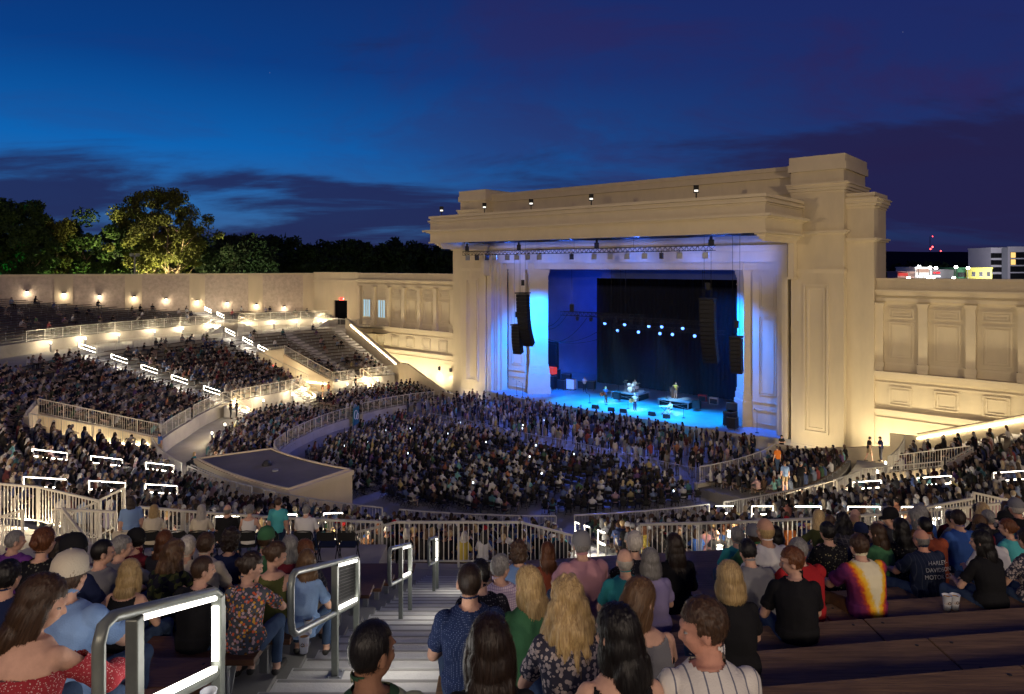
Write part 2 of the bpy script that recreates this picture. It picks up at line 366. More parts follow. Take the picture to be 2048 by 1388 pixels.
drape('leg_curtain', [FA(-24.0, 63.2)[:2], FA(-21.8, 63.2)[:2], FA(-21.8, 71)[:2]], ZD+.02, 18.5, 'black side curtain closing the stage behind the right pier')
drape('gathered_drape', [FA(-51.2, 63.8)[:2], FA(-50.9, 64.6)[:2]], ZD+.02, 13, 'gathered dark blue cloth hanging left of the stage cables', amp=.15, wl=.35)

# ---------------------------------------------------------------- wing walls
def wing(a0, a1, pil, label, windows=()):
    r = root('wing_wall', FA((a0+a1)/2, 59.2, 0), label, 'wall', 'wing walls beside the stage house')
    w = MB(); w.fbox(a0, a1, 59.35, 60.6, ZF, 14.9)
    w.fbox(a0, a1, 59.0, 59.35, ZF, 7.4)
    ob('wall_body', w, M['stucco'], r)
    t = MB()
    t.fbox(a0, a1, 59.25, 60.7, 14.9, 15.1)
    for z0, z1, p in ((14.05, 14.2, .42), (13.9, 14.05, .3), (13.75, 13.9, .24), (13.5, 13.58, .2), (13.3, 13.5, .16)): t.fbox(a0, a1, 59.35-p, 59.35, z0, z1)
    t.fbox(a0, a1, 58.8, 59.35, 7.4, 7.72); t.fbox(a0, a1, 58.66, 59.35, 7.72, 7.9)
    t.fbox(a0, a1, 58.95, 59.0, 6.95, 7.05)
    for z0, z1, p in ((4.75, 4.95, .2), (4.55, 4.75, .1), (4.2, 4.32, .06)): t.fbox(a0, a1, 59.0-p, 59.0, z0, z1)
    t.fbox(a0, a1, 59.3, 59.35, 8.4, 8.6)
    pil = sorted(pil)
    for p in pil:
        p0, p1 = max(a0, p-.3), min(a1, p+.3)
        if p1-p0 < .1: continue
        t.fbox(p0, p1, 59.03, 59.35, 8.6, 12.9); t.fbox(p0-.07, p1+.07, 58.93, 59.35, 12.9, 13.1); t.fbox(p0-.12, p1+.12, 58.84, 59.35, 13.1, 13.2)
        t.fbox(p0-.08, p1+.08, 58.9, 59.35, 8.2, 8.6); t.fbox(p0-.04, p1+.04, 58.86, 59.35, 7.9, 8.2)
    for i in range(len(pil)-1):
        b0, b1 = pil[i]+.66, pil[i+1]-.66
        if any(abs((b0+b1)/2-wn_) < 1 for wn_ in windows):
            panel(t, b0, b1, 59.35, 11.9, 12.75, .05, .05)
            q = MB(); q.fbox(b0+.1, b0+.2, 59.2, 59.36, 9.0, 11.5); q.fbox(b1-.2, b1-.1, 59.2, 59.36, 9.0, 11.5); q.fbox(b0+.2, b1-.2, 59.2, 59.36, 11.38, 11.5)
            for u in (.36, .66): q.fbox(b0+.2+(b1-b0-.4)*u-.05, b0+.2+(b1-b0-.4)*u+.05, 59.22, 59.36, 9.0, 11.38)
            f = ob('window', q, M['stucco2'], r); g = MB(); g.fbox(b0+.2, b1-.2, 59.3, 59.34, 9.0, 11.38); ob('pane', g, M['winglow'], f)
        else:
            for (z0, z1) in ((12.0, 12.75), (8.85, 11.7)): panel(t, b0, b1, 59.35, z0, z1, .08, .065)
        if b1 > a0: panel(t, b0+.05, b1-.05, 59.0, 5.3, 6.75, .09, .06)
    ob('wall_trim', t, M['stucco2'], r); return r
wing(-13.35, 22, [-13.1, -10.1, -7.1, -4.05, -1.0, 2.05, 5.1, 8.15, 11.2], 'long cream wing wall with pilasters right of the stage house')
wing(-80.1, -60.15, [-79.6, -76.3, -73.05, -70.0, -66.9, -63.8, -60.7], 'shorter cream wing wall with two lit windows left of the stage house', windows=(-77.95, -74.7))

# ---------------------------------------------------------------- back walls round the bowl
K1 = (-24.6, 103.4); K2 = (-29.3, 101.0)
WT = 15.05
BW = (-18.2, -11.5)
def wline(s): return (K2[0]+BW[0]*s, K2[1]+BW[1]*s)
r = root('door_wall', (K1[0], K1[1], 0), 'plain cream corner wall with a dark doorway under a red exit sign', 'wall')
def wallbox(mb, p, q, t, z0, z1, off=0.0, m=0):
    p, q = Vector(p), Vector(q); d = (q-p).normalized(); n = Vector((d.y, -d.x))
    a, b = p+n*off, q+n*off; c, e = q-n*(t), p-n*(t)
    mb.hexa([(a.x,a.y,z0),(b.x,b.y,z0),(c.x,c.y,z0),(e.x,e.y,z0),(a.x,a.y,z1),(b.x,b.y,z1),(c.x,c.y,z1),(e.x,e.y,z1)], m)
def lp(p, q, t): return (p[0]+(q[0]-p[0])*t, p[1]+(q[1]-p[1])*t)
P, Q = K2, (-22.0, 97.5)
w = MB(); wallbox(w, P, lp(P,Q,.47), .6, ZF, WT); wallbox(w, lp(P,Q,.47), lp(P,Q,.76), .6, 11.1, WT); wallbox(w, lp(P,Q,.76), Q, .6, ZF, WT); wallbox(w, lp(P,Q,.47), lp(P,Q,.76), .6, ZF, 7.55)
ob('wall_body', w, M['stucco'], r)
w = MB(); wallbox(w, P, Q, 0, 13.75, 14.05, .15); wallbox(w, P, Q, .7, WT, WT+.12, .1); ob('wall_trim', w, M['stucco2'], r)
w = MB()
for k in range(12):
    a = lp(P,Q,.475+.0235*k); w.tube([(a[0]+.1, a[1]+.3, 7.6), (a[0]+.1, a[1]+.3, 11.15)], .16, 8)
ob('door_curtain', w, M['blackcloth'], r)
ex = root('exit_sign', (*lp(P,Q,.64), 11.1), 'small glowing red exit sign over the upper doorway', 'sign')
def text3(s, loc, size, rz, m, parent, name='lettering', ext=.01, align='CENTER', rx=R_(90)):
    cu = bpy.data.curves.new(name, 'FONT'); cu.body = s; cu.size = size; cu.extrude = ext; cu.align_x = align
    o = bpy.data.objects.new(name, cu); col.objects.link(o); dg = bpy.context.evaluated_depsgraph_get(); me = bpy.data.meshes.new_from_object(o.evaluated_get(dg)); bpy.data.objects.remove(o)
    me.materials.append(m); mw = Matrix.Translation(loc) @ Matrix.Rotation(rz, 4, 'Z') @ Matrix.Rotation(rx, 4, 'X'); me.transform(mw)
    return ob(name, me, parent=parent)
ang = math.atan2(Q[1]-P[1], Q[0]-P[0])
w = MB(); a, b = lp(P,Q,.60), lp(P,Q,.68); wallbox(w, a, b, .02, 11.15, 11.5, .12); ob('housing', w, M['exit'], ex)
c_ = lp(P,Q,.64); text3('EXIT', (c_[0]+.07, c_[1]-.14, 11.21), .3, ang, M['exitw'], ex)
# long block wall with pilasters
s_end = 3.2
r = root('back_wall', (*wline(1), 0), 'long rough block wall with smooth pilasters behind the upper left seats', 'wall')
w = MB(); wallbox(w, wline(s_end), wline(0), .5, ZF, WT-.25); ob('wall_body', w, M['split'], r)
w = MB(); wallbox(w, wline(s_end), wline(0), .6, WT-.25, WT, .12)
for s in (.03, .385, .736, 1.087, 1.438, 1.789, 2.14, 2.49): wallbox(w, wline(s+.045), wline(s-.045), .05, ZF, WT-.25, .09)
ob('pilaster', w, M['stucco'], r)
# walls behind the camera and to the right rear close the ring
r = root('rear_wall', (0, -14, 0), 'cream rear wall closing the top of the bowl behind the last rows', 'wall')
w = MB()
e = wline(s_end); pts = [e, (-84, 40), (-74, 6), (-50, -14), (-20, -22), (20, -20), (50, -4), (66, 18), (70, 40), (62, 45.4)]
for i in range(len(pts)-1): wallbox(w, pts[i+1], pts[i], .5, ZF, WT) if False else wallbox(w, pts[i], pts[i+1], .5, ZF, WT)
ob('wall_body', w, M['stucco'], r)
# ================================================================ BOWL
PHL = 139.5
_at = [-60, -30, 0, 50, 61, 78, 94, 107, 135, 140]
def Ra(phi): return float(np.interp(phi, _at, [21.6, 20.6, 20.2, 23.6, 23.2, 20.1, 17.7, 16.5, 14.2, 14]))
def Ru(phi): return float(np.interp(phi, [-60, -22, 0, 60, 75, 90, 102, 121, 130, 142], [46.5, 47.3, 47.6, 48.6, 49, 49, 48.0, 46.2, 44.5, 42.5]))
def Rwall(phi):      # radius of the block wall on that bearing
    t = R_(phi); d = (-math.sin(t), -math.cos(t)); A = np.array([[d[0], -BW[0]], [d[1], -BW[1]]]); b = np.array([K2[0]-CX, K2[1]-CY])
    s = np.linalg.solve(A, b); return float(s[0]) if s[0] > 0 else 99.
MRISE, MP, MROWS = .285, .85, 16
VOM = [(58.5, 65.0, 39.0), (112.0, 119.0, 33.0), (-44.5, -37.0, 35.0)]
def mR(k, phi): return Rm(phi)+.6+MP*k
def mz(k): return 2.93+MRISE*k
UR_L = .185
def uR(k, phi): return Ru(phi)+.5+MP*k
def vom_depth(phi):
    for a, b, d in VOM:
        if a < phi < b: return d
    return 0
def terrace(name, ph0, ph1, Rf, zf, rows, skirt, skip=None, m='tread', label=None, rmax=None, inner=None):
    mb = MB(); n = max(1, int(round((ph1-ph0)/1.5))); st_ = (ph1-ph0)/n
    for i in range(n):
        a, b = ph0+i*st_, ph0+(i+1)*st_; pm = (a+b)/2
        for k in range(rows):
            r0a, r0b, r1a, r1b = Rf(k, a), Rf(k, b), Rf(k+1, a), Rf(k+1, b)
            if skip and Rf(k, pm) < skip(pm)-.3: continue
            if rmax:
                if r0a > rmax(pm): continue
                r1a = min(r1a, rmax(a)); r1b = min(r1b, rmax(b))
            z = zf(k); z0 = skirt
            p = [PO(r0a, a), PO(r0b, b), PO(r1b, b), PO(r1a, a)]
            vs = [(q[0], q[1], z) for q in p] + [(p[0][0], p[0][1], z0), (p[1][0], p[1][1], z0)] + [(p[2][0], p[2][1], z0), (p[3][0], p[3][1], z0)]
            fs = [(3, 2, 1, 0), (0, 1, 5, 4)]
            if i == 0 or (skip and vom_depth(pm-st_) > Rf(k, pm)-.3): fs.append((3, 0, 4, 7))
            if i == n-1 or (skip and vom_depth(pm+st_) > Rf(k, pm)-.3): fs.append((1, 2, 6, 5))
            if k == rows-1: fs.append((2, 3, 7, 6))
            mb.add(vs, fs, 0)
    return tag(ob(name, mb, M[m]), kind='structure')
def annulus(name, ph0, ph1, r0, r1, z, m, th=.3):
    mb = MB(); n = max(1, int((ph1-ph0)/1.5)); s = (ph1-ph0)/n
    for i in range(n):
        a, b = ph0+i*s, ph0+(i+1)*s
        mb.prism([PO(r0(a), a)[:2], PO(r0(b), b)[:2], PO(r1(b), b)[:2], PO(r1(a), a)[:2]][::-1], z-th, z)
    return tag(ob(name, mb, M[m]), kind='structure')
def arcwall(mb, ph0, ph1, rf, t, z0, z1, m=0):
    n = max(1, int(abs(ph1-ph0)/1.5)); s = (ph1-ph0)/n
    for i in range(n):
        a, b = ph0+i*s, ph0+(i+1)*s
        z0a = z0(a) if callable(z0) else z0; z1a = z1(a) if callable(z1) else z1; z1b = z1(b) if callable(z1) else z1
        p = [PO(rf(a), a), PO(rf(b), b), PO(rf(b)+t, b), PO(rf(a)+t, a)]
        mb.hexa([(p[0][0],p[0][1],z0a),(p[1][0],p[1][1],z0a),(p[2][0],p[2][1],z0a),(p[3][0],p[3][1],z0a),(p[0][0],p[0][1],z1a),(p[1][0],p[1][1],z1b),(p[2][0],p[2][1],z1b),(p[3][0],p[3][1],z1a)], m)
# ground and pit floor
g = MB(); g.add([(-6000,-3000,-.2),(6000,-3000,-.2),(6000,9000,-.2),(-6000,9000,-.2)], [(0,1,2,3)])
tag(ob('ground', g, M['ground']), kind='structure')
g = MB(); g.prism([PO(34, 146-a)[:2] for a in range(0, 208, 4)]+[FA(-14, 60.5)[:2], FA(-61, 60.5)[:2]], -.1, ZF)
tag(ob('pit_floor', g, M['pitfloor']), kind='structure')
g = MB(); g.add([(-140,-40,.1),(90,-40,.1),(90,60,.1),(30,75,.1),(-20,112,.1),(-140,90,.1)], [(0,1,2,3,4,5)])
tag(ob('subfloor', g, M['conc']), kind='structure')
# mid tier, walkway below it, walkway above it
terrace('middle_terrace', PHR, PHL-1.9, mR, mz, MROWS, .12, skip=vom_depth)
annulus('lower_walkway', 46, PHL, lambda p: Rm(p)-3.0, lambda p: Rm(p)+.65, 1.8, 'conc', 1.7)
annulus('lower_walkway', PHR, -20, lambda p: Rm(p)-2.6, lambda p: Rm(p)+.65, 1.8, 'conc', 1.7)
annulus('upper_walkway', -60, PHL+3, lambda p: mR(16, p)+.0, lambda p: Ru(p)+.55, 7.5, 'conc', .4)
def laR(k, p): return Ra(p)+.5+(Rm(p)-3.0-Ra(p)-.5)/8*k
def laz(k): return 1.0+.1*k
terrace('lower_terrace', 50, 97, laR, laz, 8, .3); terrace('lower_terrace', 101.5, PHL, laR, laz, 8, .3)
terrace('lower_terrace', PHR, -30, laR, laz, 8, .3)
# near upper section rises from the front landing behind the rail to the camera; left rows turn, right rows tilt
X_AISLE = (-2.02, -.50)
def tz(D): return EYE-(1.5+.365*D)          # nosing height at distance D along the aisle
NR = [2.5+.85*i for i in range(15)]         # row seat distances, right block (at x=0)
NL = [3.0+.85*i for i in range(14)]
def near_block(name, x0, x1, rows, tilt, zf=0):
    mb = MB()
    for i, d in enumerate(rows):
        z = tz(d-.1); y0 = d-.55; y1 = d+.30
        q = [(x0, y0+tilt*x0, z), (x1, y0+tilt*x1, z), (x1, y1+tilt*x1, z), (x0, y1+tilt*x0, z)]
        mb.hexa([(p[0], p[1], 5.6) for p in q]+q)
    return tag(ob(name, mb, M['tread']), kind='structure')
near_block('upper_terrace', X_AISLE[1], 20, NR, .13)
near_block('upper_terrace', -13, X_AISLE[0], NL, 0.0)
# landing along the front of the near block and left upper terrace
mb = MB()
def rl(p): return Ru(p)+.25
n = 30
for i in range(26):
    a, b = -24+i*2.2, -24+(i+1)*2.2
    mb.prism([PO(Ru(a)+.05, a)[:2], PO(Ru(b)+.05, b)[:2], PO(Ru(b)+2.5+(max(0,b)*.05), b)[:2], PO(Ru(a)+2.5+(max(0,a)*.05), a)[:2]][::-1], 5.5, 8.55)
tag(ob('upper_landing', mb, M['conc']), kind='structure')
def uz(k): return 8.6+UR_L*k
terrace('upper_terrace', 50, 141, uR, uz, 22, 7.2, rmax=lambda p: min(Rwall(p)-.3, 62))
# right upper terrace (mostly off to the side)
terrace('upper_terrace', -60, -26, uR, lambda k: 8.6+.28*k, 14, 7.2)

# ---------------------------------------------------------------- retaining walls
r = root('retaining_wall', PO(Ru(100), 100, 7.5), 'low concrete wall carrying the front rail of the upper left seats', 'wall')
w = MB(); arcwall(w, 48, 141, lambda p: Ru(p)+.15, .34, 6.5, 8.66); ob('wall_body', w, M['concw'], r)
r = root('retaining_wall', PO(Ru(0), 0, 7.5), 'concrete wall below the front rail of the nearest upper rows', 'wall')
w = MB(); arcwall(w, -58, 33, lambda p: Ru(p)-.12, .3, 6.5, 8.56); ob('wall_body', w, M['concw'], r)
def split_ranges(a, b, cuts):
    out = []; s = a
    for c0, c1 in sorted(cuts): out.append((s, c0)); s = c1
    out.append((s, b)); return out
nm = {0: 'right of the right vomitory', 1: 'between the right vomitory and the left one', 2: 'between the two left vomitories', 3: 'from the far left vomitory to the end wall'}
for i, (a, b) in enumerate(split_ranges(PHR, PHL-1.9, [(v[0]-.3, v[1]+.3) for v in VOM])):
    r = root('retaining_wall', PO(Rm((a+b)/2), (a+b)/2, 1.8), 'concrete front wall of the middle seats, '+nm[i], 'wall', 'front walls of the middle seats')
    w = MB(); arcwall(w, a, b, lambda p: Rm(p)+.3, .32, .3, 2.99); ob('wall_body', w, M['concw'], r)
for a, b, lb in ((50, 97, 'curved concrete wall between the floor and the low left seats'), (101.5, PHL, 'curved concrete wall in front of the low seats by the left wing'), (PHR, -30, 'curved concrete wall in front of the low seats on the right')):
    r = root('retaining_wall', PO(Ra((a+b)/2), (a+b)/2, ZF), lb, 'wall'); w = MB(); arcwall(w, a, b, lambda p: Ra(p)+.2, .32, .3, 1.28); ob('wall_body', w, M['concw'], r)
# end walls with sloped caps
def radial_wall(mb, phi, r0, r1, z0, zf, t=.3, n=1, m=0, side=0):
    for i in range(n):
        ra, rb = r0+(r1-r0)*i/n, r0+(r1-r0)*(i+1)/n; tt = R_(phi); nx, ny = -math.cos(tt)*t/2, math.sin(tt)*t/2
        p, q = PO(ra, phi), PO(rb, phi); za, zb = zf(ra), zf(rb)
        mb.hexa([(p[0]-nx,p[1]-ny,z0),(p[0]+nx,p[1]+ny,z0),(q[0]+nx,q[1]+ny,z0),(q[0]-nx,q[1]-ny,z0),(p[0]-nx,p[1]-ny,za),(p[0]+nx,p[1]+ny,za),(q[0]+nx,q[1]+ny,zb),(q[0]-nx,q[1]-ny,zb)], m)
def ztread(R, phi): return 2.93+(R-Rm(phi)-.6)*MRISE/MP
for phi, lb in ((PHL, 'sloping end wall with a bright handrail beside the far left stairs'), (PHR, 'sloping end wall with a bright light line behind the far right seats')):
    r = root('end_wall', PO(Rm(phi), phi, 1), lb, 'wall')
    w = MB(); rm = Rm(phi)
    if phi > 0:
        radial_wall(w, phi, rm+.3, rm+14.5, .2, lambda R: ztread(R, phi)+1.35); radial_wall(w, phi, rm-1.2, rm+.3, .2, lambda R: 4.35)
        radial_wall(w, phi, Ra(phi)+.2, rm-1.2, .2, lambda R: 2.1+(R-Ra(phi))*.28); radial_wall(w, phi, Ra(phi)-1.3, Ra(phi)+.2, .2, lambda R: 2.1)
    else:
        radial_wall(w, phi, rm+1.2, rm+17.5, .2, lambda R: ztread(R, phi)+1.05); radial_wall(w, phi, rm-.5, rm+1.2, .2, lambda R: 4.0)
        radial_wall(w, phi, Ra(phi)+1.4, rm-.5, .2, lambda R: 1.95+(R-Ra(phi)-1.4)*.17); radial_wall(w, phi, Ra(phi)-.4, Ra(phi)+1.4, .2, lambda R: 2.15)
    ob('wall_body', w, M['stucco'], r)
    w = MB(); h = 1.0 if phi > 0 else .75
    sgn = -1 if phi > 0 else 1; ph2 = phi+sgn*.38
    p, q = PO(rm+1.2, ph2, ztread(rm+1.2, phi)+h), PO(rm+(13 if phi > 0 else 17), phi+sgn*.30, ztread(rm+(13 if phi > 0 else 17), phi)+h)
    w.bar(p, q, .05, .05); ob('led_strip', w, M['ledwarm'], r)
# vomitory passages
VL = ['nearer left vomitory with light strips', 'far left vomitory under the empty rows', 'right vomitory']
for i, (a, b, d) in enumerate(VOM):
    r = root('vomitory', PO(Rm(a)+1, (a+b)/2, 1.8), VL[i]+', a walled entrance cut into the middle seats', 'entrance', 'vomitory entrances')
    w = MB()
    for ph in (a, b): radial_wall(w, ph, Rm(ph)+.3, d, .3, lambda R: ztread(R, ph)+.22)
    arcwall(w, a, b, lambda p: d, .3, lambda p: 4.2, lambda p: ztread(d, (a+b)/2)+1.0)
    ob('side_wall', w, M['stucco2'], r)
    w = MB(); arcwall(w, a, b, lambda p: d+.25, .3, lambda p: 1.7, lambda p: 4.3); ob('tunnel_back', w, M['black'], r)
    w = MB(); w.prism([PO(Rm(a)+.3, a)[:2], PO(Rm(b)+.3, b)[:2], PO(d+.4, b)[:2], PO(d+.4, a)[:2]][::-1], 1.0, 1.8); ob('passage_floor', w, M['conc'], r)
    w = MB()
    for ph, s in ((a, 1), (b, -1)):
        p, q = PO(Rm(ph)+1.2, ph+s*.42, 2.75), PO(d-.6, ph+s*.36, 2.75+(.0 if i else 1.0)); w.bar(p, q, .05, .05)
    ob('led_strip', w, M['ledwarm'], r)
    m_ = PO((Rm(a)+d)/2+1, (a+b)/2, 3.6); lamp('POINT', 'passage_lamp', m_, 170, (1, .82, .55), r, .3)
    e = root('exit_sign', PO(d-.05, (a+b)/2, 4.0), 'red exit sign above the '+['nearer left', 'far left', 'right'][i]+' vomitory mouth', 'sign')
    w = MB(); c_ = PO(d-.08, (a+b)/2); tt = R_((a+b)/2); hx, hy = -math.cos(tt)*.25, math.sin(tt)*.25
    w.bar((c_[0]-hx, c_[1]-hy, 4.45), (c_[0]+hx, c_[1]+hy, 4.45), .08, .3); ob('housing', w, M['exit'], e)
# landing slab at the door wall
r = root('landing_platform', (-23, 97, 7.5), 'pale landing platform in front of the dark doorway', 'platform')
w = MB(); w.prism([PO(38.5, 139.5)[:2], (-27.6, 90.5), (-36, 95.6), wline(.2), K2, Q, FA(-72.9, 59)[:2], (-17.4, 96.6), (-21.2, 93.2)][::-1], 6.9, 7.6)
w.prism([(-22.0, 93.9), (-21.3, 93.4), (-17.5, 96.7), (-18.2, 97.2)][::-1], .3, 6.9)
ob('slab', w, M['conc'], r)
w = MB(); wallbox(w, (-17.4, 96.4), (-21.4, 93.0), .25, .3, 7.62); ob('front_wall', w, M['stucco'], r)

# ---------------------------------------------------------------- rails
def rail(pts, label, h=1.07, posts=1.7, bal=.125, m='rail', group='guard rails round the seating', near=False, extra=None, name='guard_rail', mid=None, bw=.018):
    r = root(name, pts[0], label, 'railing', group)
    t = MB(); inf = MB(); pst = []
    for i in range(len(pts)-1):
        p, q = Vector(pts[i]), Vector(pts[i+1]); up = Vector((0,0,h)); d = q-p; L_ = math.hypot(d.x, d.y)
        if L_ < .05: continue
        t.bar(p+up, q+up, .055, .055)
        inf.bar(p+Vector((0,0,.11)), q+Vector((0,0,.11)), .035, .035)
        if mid:
            for zz in mid: inf.bar(p+Vector((0,0,zz)), q+Vector((0,0,zz)), .03, .03)
        n = max(1, int(round(L_/posts)))
        for k in range(n+1 if i == len(pts)-2 else n): pst.append(p+d*(k/n))
        if bal:
            nb = int(L_/bal)
            for k in range(nb):
                x = p+d*((k+.5)/nb); inf.bar(x+Vector((0,0,.11)), x+Vector((0,0,h-.02)), bw)
    ob('top_rail', t, M[m], r); ob('infill', inf, M[m], r)
    if near:
        for x in pst:
            w = MB(); w.bar(x-Vector((0,0,.05)), x+Vector((0,0,h-.027)), .05); ob('post', w, M[m], r)
    else:
        w = MB()
        for x in pst: w.bar(x-Vector((0,0,.05)), x+Vector((0,0,h-.027)), .045)
        ob('posts', w, M[m], r)
    return r
def arcpts(rf, a, b, z, step=2.0):
    n = max(1, int(abs(b-a)/step)); return [PO(rf(a+(b-a)*i/n), a+(b-a)*i/n, z) for i in range(n+1)]
# front rails of the middle seats
MID_AISLES = [-30.5, -15.5, -1.0, 14.5, 29.5, 43.0, 78.0, 91.0, 126.5]
fr_ = lambda p: Rm(p)+.42
def frl(a, b, lb): rail(arcpts(fr_, a, b, 2.99), lb, bal=.14)
frl(-36.5, -31.3, 'short front rail of the middle seats beside the right vomitory'); frl(-29.7, -16.3, 'front rail of the middle seats above the right ramp'); frl(-14.7, -1.8, 'curved front rail of the middle seats right of the centre stairs'); frl(-.2, 13.7, 'curved front rail of the middle seats behind the audience in the centre')
frl(15.3, 28.7, 'front rail of the middle seats behind the pale booth'); frl(30.3, 42.2, 'front rail of the middle seats left of the pale booth'); frl(43.8, 58.2, 'front rail beside the nearer left vomitory'); frl(65.3, 77.2, 'front rail left of the nearer left vomitory')
frl(78.8, 90.2, 'front rail of the packed left seats'); frl(92, 111.5, 'long front rail of the seats between the two left vomitories'); frl(119.4, 125.5, 'short front rail right of the far left vomitory'); frl(127.3, 137, 'front rail of the seats beside the far left end wall'); frl(-58, -45, 'front rail of the sloping seats at the right end')
# rails on the low seat fronts
for a, b, lb in ((51, 68, 'rail on the low left wall nearest the booth'), (69, 96.5, 'long curved rail on the wall of the low left seats'), (102, 136.5, 'rail on the wall of the low seats by the left wing'), (-57, -31, 'rail on the wall of the low right seats')):
    rail(arcpts(lambda p: Ra(p)+.34, a, b, 1.28, 2.5), lb, bal=.15)
rail(arcpts(lambda p: Rm(p)-3.3, 102, 128, 1.8, 3), 'thin rail behind the low seats by the left wing', bal=.15)
# upper left rail and walkway rail
rail(arcpts(lambda p: Ru(p)+.3, 92, 119.5, 8.66, 2.5), 'long front rail of the almost empty upper left seats', bal=.15)
rail(arcpts(lambda p: Ru(p)+.3, 124, 139.5, 8.66, 2.5), 'front rail of the upper seats right of the upper stairs', bal=.15)
rail(arcpts(lambda p: mR(16, p)+.1, 93, 114, 7.5, 2.5), 'thin rail behind the top row of the middle left seats', bal=.15)
rail(arcpts(lambda p: mR(16, p)+.1, 117, 137, 7.5, 2.5), 'thin rail behind the empty rows near the doorway', bal=.15)
rail([(-26.8, 97.6, 7.6), (-21.3, 93.5, 7.6), (-17.6, 96.6, 7.6)], 'rail round the landing platform before the two lit windows', bal=.15)
# sloped rails on the vomitory walls
for (ph, d, lb) in ((65.0, 39, 'sloping rail on the far wall of the nearer left vomitory'), (58.5, 39, 'sloping rail on the near wall of the nearer left vomitory'), (119, 33, 'sloping rail on the far wall of the far left vomitory'), (112, 33, 'sloping rail on the near wall of the far left vomitory'), (-44.5, 35, 'sloping rail on the outer wall of the right vomitory'), (-37, 35, 'sloping rail on the near wall of the right vomitory')):
    rail([PO(Rm(ph)+.45, ph, ztread(Rm(ph)+.45, ph)+.2), PO(d, ph, ztread(d, ph)+.2)], lb, bal=.14)
for (a, b, d, lb) in ((58.6, 64.9, 39, 'rail above the mouth of the nearer left vomitory'), (112.1, 118.9, 33, 'rail above the mouth of the far left vomitory'), (-44.4, -37.1, 35, 'rail above the mouth of the right vomitory')):
    z = ztread(d, (a+b)/2); rail([PO(d+.15, a, z+1.0), PO(d+.15, b, z+1.0)], lb, h=.25, bal=0)
# ramp rails in the vomitories
rail([PO(Rm(60)+.8, 59.3, 2.0), PO(38.5, 59.0, 2.9)], 'handrail running through the nearer left vomitory', h=.95, bal=.14)
# the rail along the front of the nearest rows
def nr(lb, pts, **k): return rail(pts, lb, h=1.07, near=True, bw=.022, bal=.12, posts=1.5, m='rail', **k)
def UP(a): return PO(Ru(a)+.05, a, 8.55)
nr('near front rail with long balusters right of the centre stairs', [UP(a) for a in np.linspace(-1.4, -14, 8)])
nr('raised rail section at the foot of the near stairs', [(-2.85, 16.9, 8.6), (.2, 16.9, 8.6)])
nr('sloping rail falling to the right from the raised rail section', [(.2, 16.9, 8.6), (1.6, 17.7, 7.95)])
nr('sloping rail falling to the left from the raised rail section', [(-2.85, 16.9, 8.6), (-4.3, 17.6, 8.0)])
nr('long near rail behind the folding chair platform', [UP(a) for a in np.linspace(6.3, 14.4, 6)])
nr('low back rail of the folding chair platform', [(-6.2, 13.9, 8.55), (-2.6, 13.9, 8.55)])
nr('rail at the left edge of the near rows', [(-10.3, 13.6, 8.2), (-8.3, 14.2, 8.2)])
nr('sloping stair rail left of the folding chairs', [(-11.6, 17.6, 8.7), (-8.8, 15.6, 7.5)])
nr('white lit stair rail climbing at the left walkway', [(-12.6, 18.4, 7.9), (-10.9, 19.2, 8.7)])
nr('level rail beside the left walkway bollards', [(-11.9, 17.8, 8.6), (-10.2, 17.6, 8.6)])
nr('long rail at the far left of the walkway', [(-17, 20.3, 8.6), (-13.6, 19.6, 8.6), (-11.3, 18.7, 8.5)])
nr('rail rising steeply at the left picture edge', [(-15.6, 18.8, 7.6), (-12.9, 18.0, 8.5)])
nr('short raised rail right of the sloping rail above the walkway', [(9.5, 17.2, 8.2), (10.4, 17.4, 8.75), (12.3, 18.2, 8.75)])
nr('sloping rail beside the far right stairs', [(12.3, 18.2, 8.9), (14.2, 18.9, 8.35), (17, 19.6, 8.35)])
nr('second rail in front of the far right stairs', [(12.2, 16.4, 8.2), (15.5, 17.3, 8.2)])
nr('rail behind the heads at the right, lower than the walkway rail', [(8.2, 15.2, 8.0), (10.6, 15.9, 8.0)])
rail([(-6.4, 27.5, 4.0), (-1.6, 26.8, 4.0)], 'plain rail crossing in front of the booth', bal=0, mid=(.5,))

# ---------------------------------------------------------------- stairs in the aisles
def aisle(phi, k0, k1, w, label, lit=True, zf=mz, Rf=mR):
    r = root('aisle_stairs', PO(Rf(k0, phi), phi, zf(k0)), label, 'stairs', 'aisle stairs'); mb = MB()
    tt = R_(phi); nx, ny = -math.cos(tt)*w/2, math.sin(tt)*w/2
    dz = zf(k0+1)-zf(k0)
    for k in range(k0, k1):
        for j, (f0, f1, zz) in enumerate(((0, .5, .008), (.5, 1.0, dz/2))):
            p, q = PO(Rf(k, phi)+MP*f0, phi), PO(Rf(k, phi)+MP*f1, phi); z0, z1 = zf(k)-.02, zf(k)+zz
            mb.hexa([(p[0]-nx,p[1]-ny,z0),(p[0]+nx,p[1]+ny,z0),(q[0]+nx,q[1]+ny,z0),(q[0]-nx,q[1]-ny,z0),(p[0]-nx,p[1]-ny,z1),(p[0]+nx,p[1]+ny,z1),(q[0]+nx,q[1]+ny,z1),(q[0]-nx,q[1]-ny,z1)])
    ob('steps', mb, M['step'], r); return r
